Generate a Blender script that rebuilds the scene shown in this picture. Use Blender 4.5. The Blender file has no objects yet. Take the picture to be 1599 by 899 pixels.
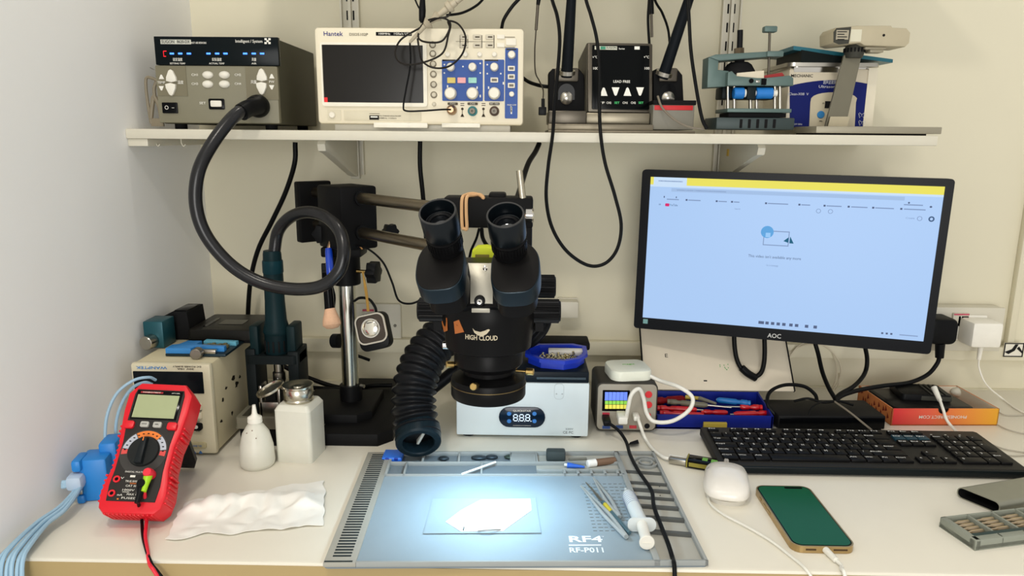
import bpy, bmesh, math, random
from mathutils import Vector, Matrix, Euler, noise
random.seed(7)
V = Vector
PI = math.pi
SC = bpy.context.scene
COL = SC.collection

# ------------------------------------------------------------------ camera
FPX, CAMH = 1130.0, 0.47                    # focal length in pixels of the 1599 x 899 frame, height above the worktop
_p, _y, _r = math.atan(238 / FPX), math.radians(0.8), 0.0089
FW = V((-math.sin(_y) * math.cos(_p), math.cos(_y) * math.cos(_p), -math.sin(_p)))
_r0 = V((math.cos(_y), math.sin(_y), 0)); _u0 = _r0.cross(FW)
RT = math.cos(_r) * _r0 + math.sin(_r) * _u0
UP = RT.cross(FW)
EYE = V((0, 0, CAMH))
cam = bpy.data.cameras.new('camera')
cam.sensor_width = 36; cam.lens = FPX / 1599 * 36; cam.clip_start = .02
camo = bpy.data.objects.new('camera', cam); COL.objects.link(camo)
camo.matrix_world = Matrix(((RT.x, UP.x, -FW.x, 0), (RT.y, UP.y, -FW.y, 0), (RT.z, UP.z, -FW.z, CAMH), (0, 0, 0, 1)))
SC.camera = camo

# ------------------------------------------------------------------ light and exposure
SC.view_settings.view_transform = 'Standard'
SC.view_settings.look = 'None'
SC.view_settings.gamma = 1
SC.view_settings.exposure = 0.12
SC.view_settings.use_curve_mapping = False
w = bpy.data.worlds.new('room_ambient'); SC.world = w; w.use_nodes = True
w.node_tree.nodes['Background'].inputs[0].default_value = (1.0, .975, .925, 1)
w.node_tree.nodes['Background'].inputs[1].default_value = 0.66

def area(name, loc, size, power, col, target=None, spread=PI):
    l = bpy.data.lights.new(name, 'AREA'); l.shape = 'DISK'; l.size = size; l.energy = power; l.color = col; l.spread = spread
    o = bpy.data.objects.new(name, l); COL.objects.link(o); o.location = loc
    if target is not None:
        o.rotation_euler = (V(target) - V(loc)).to_track_quat('-Z', 'Y').to_euler()
    return o
area('ceiling_downlight', (-0.20, 1.07, 1.65), .10, 1.9, (1, .93, .82))
area('ceiling_downlight', (-0.30, -0.12, 1.65), .16, 9.0, (1, .93, .82))
area('ceiling_downlight', (1.30, 0.30, 1.65), .30, 0.8, (1, .93, .82))

area('room_fill', (0.0, -2.3, 0.36), 1.6, 40, (1, .985, .95), (0.0, 1.3, .15))  # soft fill lamp added behind the camera to brighten the wall under the shelf

# ------------------------------------------------------------------ helpers
def ray(x, y): return FW * FPX + RT * (x - 799.5) - UP * (y - 449.5)
def P(x, y, Y): d = ray(x, y); return EYE + d * (Y / d.y)          # seen at a pixel, on the plane y = Y
def G(x, y, z=0.0): d = ray(x, y); return EYE + d * ((z - CAMH) / d.z)   # seen at a pixel, at height z
def PX(x, y, X): d = ray(x, y); return EYE + d * (X / d.x)

def lin(c):
    return tuple(((v / 255) / 12.92 if v / 255 <= .04045 else ((v / 255 + .055) / 1.055) ** 2.4) for v in c)

MATS = {}
def mat(name, rgb, rough=.5, metal=0.0, var=.06, scale=60, bump=0.0, emit=None, es=1.0, trans=0.0, coat=0.0, ior=1.45, spec=.5, sss=0.0):
    if name in MATS: return MATS[name]
    m = bpy.data.materials.new(name); m.use_nodes = True; nt = m.node_tree; b = nt.nodes['Principled BSDF']
    c = lin(rgb)
    if sum(c) / 3 < .09 and not metal and spec == .5: spec = .13
    tc = nt.nodes.new('ShaderNodeTexCoord'); nz = nt.nodes.new('ShaderNodeTexNoise')
    nz.inputs['Scale'].default_value = scale; nz.inputs['Detail'].default_value = 3
    nt.links.new(tc.outputs['Object'], nz.inputs['Vector'])
    mx = nt.nodes.new('ShaderNodeMix'); mx.data_type = 'RGBA'
    mx.inputs[6].default_value = tuple(v * (1 - var) for v in c) + (1,)
    mx.inputs[7].default_value = tuple(min(1, v * (1 + var)) for v in c) + (1,)
    nt.links.new(nz.outputs['Fac'], mx.inputs[0]); nt.links.new(mx.outputs[2], b.inputs['Base Color'])
    b.inputs['Roughness'].default_value = rough; b.inputs['Metallic'].default_value = metal
    b.inputs['IOR'].default_value = ior; b.inputs['Specular IOR Level'].default_value = spec
    b.inputs['Coat Weight'].default_value = coat; b.inputs['Transmission Weight'].default_value = trans
    if sss: b.inputs['Subsurface Weight'].default_value = sss; b.inputs['Subsurface Radius'].default_value = (.01, .01, .01)
    if emit:
        b.inputs['Emission Color'].default_value = lin(emit) + (1,); b.inputs['Emission Strength'].default_value = es
    if bump:
        bp = nt.nodes.new('ShaderNodeBump'); bp.inputs['Strength'].default_value = bump; bp.inputs['Distance'].default_value = .002
        nt.links.new(nz.outputs['Fac'], bp.inputs['Height']); nt.links.new(bp.outputs[0], b.inputs['Normal'])
    MATS[name] = m
    return m

def rotm(e): return Euler(e).to_matrix().to_4x4()
def frame(loc, rot=(0, 0, 0)): return Matrix.Translation(V(loc)) @ rotm(rot)
def axisframe(p0, p1):                                             # local z along p0 -> p1
    d = (V(p1) - V(p0)).normalized()
    return Matrix.Translation(V(p0)) @ d.to_track_quat('Z', 'Y').to_matrix().to_4x4()

def spline(pts, n=8, closed=False):
    pts = [V(p) for p in pts]
    if len(pts) == 2: return [pts[0].lerp(pts[1], i / n) for i in range(n + 1)]
    out = []; N = len(pts); segs = N if closed else N - 1
    g = (lambda i: pts[i % N]) if closed else (lambda i: pts[i] if 0 <= i < N else (pts[0] * 2 - pts[1] if i < 0 else pts[-1] * 2 - pts[-2]))
    for i in range(segs):
        a, b, c, d = g(i - 1), g(i), g(i + 1), g(i + 2)
        for k in range(n):
            t = k / n
            out.append(.5 * ((2 * b) + (c - a) * t + (2 * a - 5 * b + 4 * c - d) * t * t + (3 * b - a - 3 * c + d) * t ** 3))
    if not closed: out.append(pts[-1])
    return out

def arc_pts(cx, cy, r, a0, a1, n):
    return [(cx + r * math.cos(a0 + (a1 - a0) * i / n), cy + r * math.sin(a0 + (a1 - a0) * i / n)) for i in range(n + 1)]
def rrect(w, h, r, n=5, cx=0, cy=0):
    r = min(r, w / 2 - 1e-5, h / 2 - 1e-5); o = []
    for sx, sy, a in ((1, 1, 0), (-1, 1, PI / 2), (-1, -1, PI), (1, -1, 1.5 * PI)):
        o += arc_pts(cx + sx * (w / 2 - r), cy + sy * (h / 2 - r), r, a, a + PI / 2, n)
    return o

XZ = Matrix(((1, 0, 0, 0), (0, 0, -1, 0), (0, 1, 0, 0), (0, 0, 0, 1)))   # outline (x,y) -> (x,z), extrusion towards the viewer (-y)

class MB:
    def __init__(s): s.bm = bmesh.new()
    def merge(s, b, M=None):
        if M is not None: bmesh.ops.transform(b, matrix=M, verts=b.verts)
        me = bpy.data.meshes.new('tmp'); b.to_mesh(me); b.free(); s.bm.from_mesh(me); bpy.data.meshes.remove(me)
        return s
    def box(s, c, d, b=0.0, M=None, seg=2):
        bm = bmesh.new(); bmesh.ops.create_cube(bm, size=1)
        bmesh.ops.scale(bm, vec=V(d), verts=bm.verts)
        if b > 0:
            b = min(b, min(abs(v) for v in d) * .48)
            bmesh.ops.bevel(bm, geom=bm.edges[:], offset=b, segments=seg, affect='EDGES', profile=.5)
        T = Matrix.Translation(V(c))
        return s.merge(bm, (M @ T) if M is not None else T)
    def bx(s, x0, x1, y0, y1, z0, z1, b=0.0, M=None):
        return s.box(((x0 + x1) / 2, (y0 + y1) / 2, (z0 + z1) / 2), (abs(x1 - x0), abs(y1 - y0), abs(z1 - z0)), b, M)
    def lathe(s, prof, M=None, n=28, closed=False):
        bm = bmesh.new(); rings = []
        for r, h in prof:
            if r < 1e-6: rings.append([bm.verts.new((0, 0, h))])
            else: rings.append([bm.verts.new((r * math.cos(2 * PI * i / n), r * math.sin(2 * PI * i / n), h)) for i in range(n)])
        pairs = list(zip(rings, rings[1:]))
        if closed: pairs.append((rings[-1], rings[0]))
        for A, B in pairs:
            for i in range(n):
                j = (i + 1) % n
                if len(A) == 1 and len(B) == 1: continue
                if len(A) == 1: bm.faces.new((A[0], B[j], B[i]))
                elif len(B) == 1: bm.faces.new((A[i], A[j], B[0]))
                else: bm.faces.new((A[i], A[j], B[j], B[i]))
        bmesh.ops.recalc_face_normals(bm, faces=bm.faces)
        return s.merge(bm, M)
    def cyl(s, p0, p1, r0, r1=None, n=24, b=0.0):
        r1 = r0 if r1 is None else r1
        L = (V(p1) - V(p0)).length
        prof = [(0, 0), (r0 - b, 0)] + ([(r0, b), (r1, L - b)] if b else [(r0, 0), (r1, L)]) + [(r1 - b, L), (0, L)]
        if not b: prof = [(0, 0), (r0, 0), (r1, L), (0, L)]
        return s.lathe(prof, axisframe(p0, p1), n)
    def tube(s, pts, r, n=8, sub=8, closed=False, raw=False):
        path = [V(p) for p in pts] if raw else spline(pts, sub, closed)
        N = len(path); bm = bmesh.new(); rings = []
        rr = r if callable(r) else (lambda t: r)
        t0 = (path[1] - path[0]).normalized(); up = V((0, 0, 1)) if abs(t0.z) < .9 else V((1, 0, 0))
        nx = t0.cross(up).normalized()
        for i, p in enumerate(path):
            if closed: t = (path[(i + 1) % N] - path[i - 1])
            else: t = path[min(i + 1, N - 1)] - path[max(i - 1, 0)]
            t = t.normalized() if t.length > 1e-9 else t0
            nx = (nx - t * nx.dot(t)).normalized(); ny = t.cross(nx); R = rr(i / max(1, N - 1))
            rings.append([bm.verts.new(p + nx * (R * math.cos(2 * PI * k / n)) + ny * (R * math.sin(2 * PI * k / n))) for k in range(n)])
        for A, B in list(zip(rings, rings[1:])) + ([(rings[-1], rings[0])] if closed else []):
            for i in range(n): bm.faces.new((A[i], A[(i + 1) % n], B[(i + 1) % n], B[i]))
        if not closed: bm.faces.new(rings[0][::-1]); bm.faces.new(rings[-1])
        bmesh.ops.recalc_face_normals(bm, faces=bm.faces)
        return s.merge(bm)
    def prism(s, out, h0, h1, M=None, b=0.0, taper=1.0):
        bm = bmesh.new()
        lo = [bm.verts.new((x, y, h0)) for x, y in out]; hi = [bm.verts.new((x * taper, y * taper, h1)) for x, y in out]
        bm.faces.new(lo[::-1]); top = bm.faces.new(hi); N = len(out)
        for i in range(N): bm.faces.new((lo[i], lo[(i + 1) % N], hi[(i + 1) % N], hi[i]))
        bmesh.ops.recalc_face_normals(bm, faces=bm.faces)
        if b: bmesh.ops.bevel(bm, geom=list(top.edges), offset=b, segments=2, affect='EDGES', profile=.5)
        return s.merge(bm, M)
    def frame_prism(s, outer, inner, h0, h1, M=None):              # a ring with a hole: both outlines have the same count
        bm = bmesh.new(); N = len(outer)
        r = [[bm.verts.new((x, y, h)) for x, y in o] for o, h in ((outer, h0), (outer, h1), (inner, h1), (inner, h0))]
        for A, B in zip(r, r[1:] + r[:1]):
            for i in range(N): bm.faces.new((A[i], A[(i + 1) % N], B[(i + 1) % N], B[i]))
        bmesh.ops.recalc_face_normals(bm, faces=bm.faces)
        return s.merge(bm, M)
    def sphere(s, c, r, sc=(1, 1, 1), M=None, u=20, v=12):
        bm = bmesh.new(); bmesh.ops.create_uvsphere(bm, u_segments=u, v_segments=v, radius=r)
        T = Matrix.Translation(V(c)) @ Matrix.Diagonal(V(sc).to_4d())
        return s.merge(bm, (M @ T) if M is not None else T)
    def faces(s, verts, fs, M=None):
        bm = bmesh.new(); vs = [bm.verts.new(v) for v in verts]
        for f in fs: bm.faces.new([vs[i] for i in f])
        bmesh.ops.recalc_face_normals(bm, faces=bm.faces)
        return s.merge(bm, M)
    def text(s, txt, size, M, width=None, thick=.0002, bend=None, bold=0.0):
        cu = bpy.data.curves.new('t', 'FONT'); cu.body = txt; cu.size = 1; cu.align_x = 'CENTER'; cu.align_y = 'CENTER'; cu.resolution_u = 2; cu.offset = bold
        o = bpy.data.objects.new('t', cu); COL.objects.link(o)
        dg = bpy.context.evaluated_depsgraph_get(); me = bpy.data.meshes.new_from_object(o.evaluated_get(dg))
        bpy.data.objects.remove(o); bpy.data.curves.remove(cu)
        b = bmesh.new(); b.from_mesh(me); bpy.data.meshes.remove(me)
        if not b.verts: b.free(); return s
        xs = [v.co.x for v in b.verts]; wd = max(xs) - min(xs); sy = size / .72; sx = sy if width is None else width / wd
        ext = bmesh.ops.extrude_face_region(b, geom=b.faces[:])
        for g in ext['geom']:
            if isinstance(g, bmesh.types.BMVert): g.co.z += 1
        for v in b.verts:
            v.co = V((v.co.x * sx, v.co.y * sy, v.co.z * thick))
            if bend: a = v.co.x / bend; v.co = V(((bend + v.co.z) * math.sin(a), v.co.y, (bend + v.co.z) * math.cos(a) - bend))
        return s.merge(b, M)
    def mesh(s, name, m, smooth=True, ang=38):
        me = bpy.data.meshes.new(name); s.bm.to_mesh(me); s.bm.free(); me.materials.append(m)
        if smooth:
            me.polygons.foreach_set('use_smooth', [True] * len(me.polygons)); me.set_sharp_from_angle(angle=math.radians(ang))
        return me

WM = {}
def thing(name, label, cat, loc, rot=(0, 0, 0), group=None):
    o = bpy.data.objects.new(name, None); COL.objects.link(o); o.empty_display_size = .02
    o.location = loc; o.rotation_euler = rot; o['label'] = label; o['category'] = cat
    if group: o['group'] = group
    WM[o.name] = frame(loc, rot)
    return o
def M_(o): return WM[o.name]
def part(name, mb, m, parent, world=False, label=None, ang=38):
    me = mb.mesh(name, m, ang=ang); W = WM[parent.name]
    if world: me.transform(W.inverted())
    o = bpy.data.objects.new(name, me); COL.objects.link(o); o.parent = parent; WM[o.name] = W
    if label: o['label'] = label
    return o
def loose(name, mb, m, parent, world=False, ang=38):               # one part for every separate piece
    bm = mb.bm; bm.verts.ensure_lookup_table(); seen = set(); out = []
    for v0 in list(bm.verts):
        if v0 in seen: continue
        st_ = [v0]; isl = []; seen.add(v0)
        while st_:
            v = st_.pop(); isl.append(v)
            for e in v.link_edges:
                o2 = e.other_vert(v)
                if o2 not in seen: seen.add(o2); st_.append(o2)
        nb_ = bmesh.new(); mp = {v: nb_.verts.new(v.co) for v in isl}
        for f in {f for v in isl for f in v.link_faces}: nb_.faces.new([mp[v] for v in f.verts])
        bmesh.ops.recalc_face_normals(nb_, faces=nb_.faces)
        q_ = MB(); q_.merge(nb_); out.append(part(name, q_, m, parent, world, ang=ang))
    bm.free()
    return out
def nest(parent, *kids):                                            # sub-parts: a part's own pieces
    for k in kids:
        for o in (k if isinstance(k, (list, tuple)) else [k]): o.parent = parent
def kids_of(t, name): return [o for o in t.children if o.name.split('.')[0] == name]
def nestn(t, pname, *names):
    p = kids_of(t, pname)[0]
    for n_ in names:
        for o in kids_of(t, n_): o.parent = p
def single(name, mb, m, label, cat, loc=(0, 0, 0), group=None, kind=None, ang=38):
    me = mb.mesh(name, m, ang=ang); me.transform(Matrix.Translation(-V(loc)))
    o = bpy.data.objects.new(name, me); COL.objects.link(o); o.location = loc
    o['label'] = label; o['category'] = cat; WM[o.name] = Matrix.Translation(V(loc))
    if group: o['group'] = group
    if kind: o['kind'] = kind
    return o
def struct(name, mb, m, label=None):
    me = mb.mesh(name, m); o = bpy.data.objects.new(name, me); COL.objects.link(o); o['kind'] = 'structure'
    if label: o['label'] = label
    return o
# a panel is a frame whose local x runs along it, z up it and -y out of it, towards the viewer
def uv(M, px, py):
    d = ray(px, py); n = (M.to_3x3() @ V((0, 1, 0))); o = M.translation
    q = EYE + d * ((o - EYE).dot(n) / d.dot(n)); l = M.inverted() @ q
    return l.x, l.z
def pbox(mb, M, x0, y0, x1, y1, t0, t1, b=0.0):
    ax, az = uv(M, x0, y0); bx, bz = uv(M, x1, y1)
    return mb.bx(ax, bx, -t1, -t0, bz, az, b)
def prr(mb, M, x0, y0, x1, y1, t0, t1, r, b=0.0):                  # rounded plate
    ax, az = uv(M, x0, y0); bx, bz = uv(M, x1, y1)
    return mb.prism(rrect(abs(bx - ax), abs(az - bz), r, cx=(ax + bx) / 2, cy=(az + bz) / 2), t0, t1, XZ, b)
def pscale(M, px, py): a = uv(M, px, py); b = uv(M, px + 1, py); return math.hypot(a[0] - b[0], a[1] - b[1])
def pcyl(mb, M, px, py, r, t0, t1, b=0.0, n=20):
    x, z = uv(M, px, py); R = r * pscale(M, px, py)
    return mb.lathe([(0, t0), (R, t0), (R, t1 - b), (R - b, t1), (0, t1)], Matrix.Translation((x, 0, z)) @ XZ, n)
def ptext(mb, M, px, py, txt, hpx, wpx=None, t=.0003, flip=False, bold=.005):
    x, z = uv(M, px, py); s = pscale(M, px, py)
    T = Matrix.Translation((x, -t, z)) @ XZ
    if flip: T = T @ Matrix.Rotation(PI, 4, 'Z')
    return mb.text(txt, hpx * s, T, None if wpx is None else wpx * s, bold=bold)

# ------------------------------------------------------------------ common materials
WALL = mat('wall_paint', (217, 211, 188), .85, var=.02, scale=6, bump=.05)
WALLS = mat('side_wall_paint', (242, 242, 240), .85, var=.02, scale=6, bump=.05)
TOP = mat('worktop_laminate', (223, 218, 203), .42, var=.02, scale=20)
WHITE = mat('white_plastic', (206, 201, 184), .4, var=.02)
CREAM = mat('cream_plastic', (208, 200, 178), .45, var=.03)
BLACK = mat('black_plastic', (16, 17, 19), .42, var=.1)
MATTE = mat('matte_black', (20, 20, 21), .7, var=.15)
GLOSS = mat('gloss_black', (7, 8, 10), .12, var=.05)
RUBBER = mat('black_rubber', (13, 14, 15), .38, var=.1)
STEEL = mat('brushed_steel', (178, 174, 164), .28, 1.0, var=.06)
CHROME = mat('chrome', (215, 212, 205), .12, 1.0, var=.03)
DARKGREY = mat('dark_grey_plastic', (62, 62, 56), .5, var=.05)
GREY = mat('grey_plastic', (118, 115, 104), .5, var=.05)
PRINTW = mat('white_print', (225, 222, 212), .6)
PRINTK = mat('black_print', (25, 25, 26), .6)
RED = mat('red_plastic', (205, 24, 32), .4, var=.05)
BRASS = mat('brass', (190, 160, 100), .3, 1.0)

# ------------------------------------------------------------------ the setting
XL, YB, YF = -.5915, 1.343, .726           # left wall, back wall, front edge of the worktop
SY, SZ0, SZ1, SXR = 1.09, .4605, .475, .606   # shelf front, underside, top, free end
struct('wall_back', MB().bx(XL - .1, 2.6, YB, YB + .1, -.75, 1.75), WALL)
struct('wall_left', MB().bx(XL - .1, XL, -1.2, YB, -.75, 1.75), WALLS)
wt = single('worktop', MB().bx(XL, 2.2, YF, YB, -.045, 0, .004), TOP, 'long cream laminate worktop carrying all the tools and the keyboard', 'worktop', (0, 1, 0))
part('front_face', MB().bx(XL, 2.2, YF - .0008, YF + .002, -.044, -.004), mat('edge_beige', (168, 146, 100), .5, var=.03), wt, True)  # front face in a darker, browner beige than the top
us = MB().bx(-.435, .62, SY, YB, .78, .795, .0015)
struct('upper_shelf', us, WHITE)                                 # the next shelf up, just above the frame: it shades the wall
# low ledge along the back wall, trunking above it
z1 = P(930, 534, 1.325).z; z0 = P(930, 555, 1.325).z
struct('trim_1', MB().bx(XL, 2.0, 1.325, YB, z0, z1, .002), WALL)
struct('trim_2', MB().bx(XL, 2.0, 1.333, YB, 0, P(930, 600, 1.333).z, .002), WALL)
# shelf
single('shelf', MB().bx(XL, SXR, SY, YB, SZ0, SZ1, .0015), WHITE, 'long white wall shelf carrying the instruments', 'shelf', (0, 1.2, SZ0))
single('shelf_batten', MB().bx(XL, XL + .03, SY + .004, YB, SZ0 - .011, SZ0, .001), WHITE, 'white wooden batten fixed to the side wall under the shelf', 'batten', (XL, 1.2, SZ0))
for hx, lab in ((243, 'tiny white cup hook under the shelf nearest the side wall'), (283, 'tiny white cup hook under the shelf next to the black hose')):
    p = P(hx, 219, 1.12); p.z = SZ0
    single('cup_hook', MB().tube([p, p + V((0, 0, -.006)), p + V((.003, 0, -.011)), p + V((.006, 0, -.008))], .0009, 6), WHITE, lab, 'hook', p, 'cup hooks under the shelf')
def upright(px, py, zbot, lab):
    x = P(px, py, YB).x; wd = .030
    t = thing('shelf_upright', lab, 'shelf upright', (x, YB, zbot), group='slotted shelf uprights')
    m = MB().bx(-wd / 2, wd / 2, -.004, 0, 0, 1.05 - zbot, .001)
    for sx in (-1, 1): m.bx(sx * wd / 2 - .0015, sx * wd / 2 + .0015, -.013, 0, 0, 1.05 - zbot)
    m.bx(-.0025, .0025, -.0125, 0, 0, 1.05 - zbot)
    part('rail', m, WHITE, t)
    s = MB()
    for i in range(9):
        zz = .515 - zbot + i * .031 + (.004 if px < 800 else -.012)
        for sx in (-1, 1): s.box((sx * .0055, -.0046, zz), (.0028, .0012, .016), .0005)
    part('slots', s, MATTE, t)
    return x
xu1 = upright(548, 20, P(550, 272, YB).z, 'white slotted metal upright on the wall behind the oscilloscope')
xu2 = upright(1138, 60, P(1130, 285, YB).z, 'white slotted metal upright on the wall behind the board holder')
def bracket(x, lab, extra=0):
    t = thing('shelf_bracket', lab, 'bracket', (x, YB - .013, SZ0), group='shelf brackets')
    out = [(0, 0), (.21, 0), (.216, -.006), (.212, -.016), (.19, -.02), (.03, -.062), (0, -.066)]
    YZ = Matrix(((0, 0, 1, 0), (-1, 0, 0, 0), (0, 1, 0, 0), (0, 0, 0, 1)))
    part('arm', MB().prism(out, -.006, .006, YZ, .002), WHITE, t)
    part('lug', MB().bx(-.008, .008, 0, .012, -.07, -.002, .001), WHITE, t)
    if extra: part('sticker', MB().bx(-.0068, -.0062, -.06, -.048, -.022, -.01), mat('yellow_sticker', (214, 178, 60), .6), t)
bracket(xu1, 'white triangular shelf bracket behind the microscope boom')
bracket(xu2, 'white triangular shelf bracket above the monitor, with a yellow sticker', 1)

# ------------------------------------------------------------------ hot air station on the shelf
Y0 = 1.115
a, b = P(241, 58, Y0), P(437, 190, Y0)
sw = b.x - a.x; sx = (a.x + b.x) / 2; sh = a.z - SZ1
st = thing('hot_air_station', 'olive grey hot air rework station with blue dashes on its black display', 'rework station', (sx, Y0, SZ1))
M = M_(st)
OLIVE = mat('olive_grey_plastic', (122, 118, 98), .5, var=.04); OLIVED = mat('olive_case', (74, 72, 58), .5, var=.05)
part('case', MB().bx(-sw / 2, sw / 2, .006, .20, .008, sh, .002), OLIVED, st)
ft = MB()
for i in (-1, 1):
    for yy in (.02, .18): ft.cyl((i * .07, yy, 0), (i * .07, yy, .009), .009)
loose('foot', ft, MATTE, st)
part('front_panel', prr(MB(), M, 242, 102, 437, 193, -.008, .001, .002, .0008), OLIVE, st)
g = MB(); pbox(g, M, 244, 103, 294, 150, .001, .0018); pbox(g, M, 383, 104, 436, 156, .001, .0018)
loose('inset_panel', g, mat('olive_inset', (112, 106, 84), .5), st)
part('display', pbox(MB(), M, 241, 57, 437, 103, -.006, .003, .001), mat('display_glass', (8, 16, 19), .2), st)
g = MB(); ptext(g, M, 265, 66, 'SUGON', 5, 22, .0034, ); 
lg = MB(); pbox(lg, M, 252, 62, 300, 69.5, .003, .0033)
part('badge', lg, mat('badge_print', (196, 196, 184), .6), st)
g = MB(); ptext(g, M, 264, 65.8, 'SUGON', 5, 20, .0036); ptext(g, M, 288, 65.8, '8620-DX', 4.6, 20, .0036)
part('badge_text', g, mat('dark_print', (38, 42, 44), .6), st)
g = MB()
ptext(g, M, 312, 67.5, 'HOT AIR REWORK', 3, 24, .0034); ptext(g, M, 390, 65, 'Intelligent / System', 4.5, 42, .0034)
for x, top, bot in ((279, '设定温度', 'SETTING TEMP'), (340, '实际温度', 'ACTUAL TEMP'), (398, '风量', 'AIR')):
    ptext(g, M, x, 93.6, top, 3.8, 15 if len(top) > 2 else 7, .0034); ptext(g, M, x, 99.6, bot, 2.6, 24 if len(bot) > 3 else 8, .0034)
for cx_, yy in ((416, 60), (422, 60), (416, 66), (422, 66), (419, 63)): pbox(g, M, cx_ - 1.9, yy, cx_ + 1.9, yy + 3.2, .003, .0034)
for x, y, s in ((249, 114, 'TEMP'),): pass
ptext(g, M, 253, 129, 'TEMP', 3.6, 12, .0022); ptext(g, M, 283, 129, '温度', 4.2, 9, .0022)
ptext(g, M, 397, 128.5, '风量', 4.2, 9, .0022); ptext(g, M, 425, 128, 'PW', 3.6, 8, .0022)
for x, y, s in ((305, 117, 'CH1'), (305, 131, 'CH3'), (372, 117, 'CH2'), (372, 131, 'CH4'), (317, 161, 'SET')): ptext(g, M, x, y, s, 3.6, 10, .0014)
def ptri(mb, px, py, hw, hh, up, t0, t1, b=0, MM=None):
    MM = MM or M
    x, z = uv(MM, px, py); s = pscale(MM, px, py); d = 1 if up else -1
    return mb.prism([(x - hw * s, z - d * hh * s), (x + hw * s, z - d * hh * s), (x + hw * .3 * s, z + d * hh * .8 * s), (x, z + d * hh * s), (x - hw * .3 * s, z + d * hh * .8 * s)][::d], t0, t1, XZ, b)
for x, y, u in ((253, 120, 1), (253, 138, 0), (425, 119, 1), (425, 136.5, 0)): ptri(g, x, y, 4, 3.4, u, .0016, .0021)
part('legend', g, PRINTW, st)
BTN = mat('station_button', (222, 218, 205), .4)
for x, y, u in ((269, 118.5, 1), (269, 140, 0), (410, 117, 1), (410, 138.5, 0)):
    xx, zz = uv(M, x, y); s = pscale(M, x, y); d = 1 if u else -1
    o = [(-8, -8), (0, -10), (8, -8), (7.5, -2), (3.2, 7.5), (0, 9.5), (-3.2, 7.5), (-7.5, -2)]
    part('arrow_button', MB().prism([(xx + p * s, zz + q * d * s) for p, q in o][::d], .0008, .006, XZ, .0012), BTN, st)
for x, y in ((325, 117), (351, 117), (325, 131.5), (351, 131.5)):
    xx, zz = uv(M, x, y); s = pscale(M, x, y)
    part('channel_button', MB().sphere((xx, -.001, zz), 1, (8.6 * s, .005, 5.8 * s)), BTN, st)
part('power_switch', prr(MB(), M, 254, 160, 279, 177, .0008, .0035, .001, .0006), GLOSS, st)
g = MB(); ptext(g, M, 272, 168, '-', 4, 4, .0039); xx, zz = uv(M, 262, 168); g.lathe([(.0021, 0), (.0028, 0), (.0028, .0003), (.0021, .0003)], Matrix.Translation((xx, -.0036, zz)) @ XZ, 16, True)
part('switch_mark', g, PRINTW, st)
part('set_button_bezel', prr(MB(), M, 326, 154, 352, 171, .0008, .0026, .002, .0005), GLOSS, st)
part('set_button', prr(MB(), M, 330, 157, 348, 167, .0024, .005, .002, .001), BTN, st)
pb = uv(M, 405, 166)
part('hose_connector', MB().lathe([(0, 0), (.0165, 0), (.0170, .004), (.016, .012), (.0135, .016), (.0125, .026), (0, .026)], Matrix.Translation((pb[0], -.001, pb[1])) @ XZ), RUBBER, st)
def dash(x, y, wpx, hpx, emit): return pbox(MB(), M, x - wpx / 2, y - hpx / 2, x + wpx / 2, y + hpx / 2, .003, .0036)
LEDB = mat('blue_led', (40, 90, 230), .4, emit=(60, 120, 255), es=2.6); LEDR = mat('red_led', (200, 20, 30), .4, emit=(230, 18, 34), es=1.3)
g = MB()
for x in (270, 283, 296.5, 327, 340.5, 353.5, 384, 397.5, 410.5): pbox(g, M, x - 3.4, 82.6, x + 3.4, 85.4, .003, .0036, .0005)
loose('display_digits', g, LEDB, st)
g = MB(); pbox(g, M, 257, 79.6, 261.5, 80.8, .003, .0036); pbox(g, M, 256.5, 80, 257.8, 88.5, .003, .0036); pbox(g, M, 257, 87.7, 261, 88.8, .003, .0036)
part('display_mark', g, LEDR, st)
# side holder bracket with two oval cut-outs
g = MB()
xh = -sw / 2 - .012
o1 = [(-.010, .0), (.009, .0), (.0085, .055), (.006, .066), (-.004, .073), (-.0125, .074), (-.0135, .06), (-.013, .03)]
fm = Matrix.Translation((xh, .012, .004)) @ XZ
for A in ([(-.0100, 0), (.009, 0), (.0088, .012), (-.0116, .012)],):
    g.prism(A, -.0015, .0015, fm)
g.tube([fm @ V((x, y, 0)) for x, y in [(-.0105, .004), (-.0125, .03), (-.0135, .055), (-.0115, .071), (-.003, .071), (.006, .065), (.0085, .05)]], .0023, 8)
g.tube([fm @ V((x, y, 0)) for x, y in [(-.010, .012), (-.006, .032), (-.002, .044), (.004, .03), (.007, .006)]], .0034, 8)
g.tube([fm @ V((x, y, 0)) for x, y in [(-.0015, .044), (-.001, .056), (.003, .066)]], .0026, 8)
part('side_hook', g, mat('bracket_plastic', (128, 118, 98), .5), st)
part('side_wire', MB().tube([(-sw / 2 + .002, .02, sh - .045), (-sw / 2 - .012, .018, sh - .045), (-sw / 2 - .018, .014, sh - .042)], .0006, 6), STEEL, st)

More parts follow.
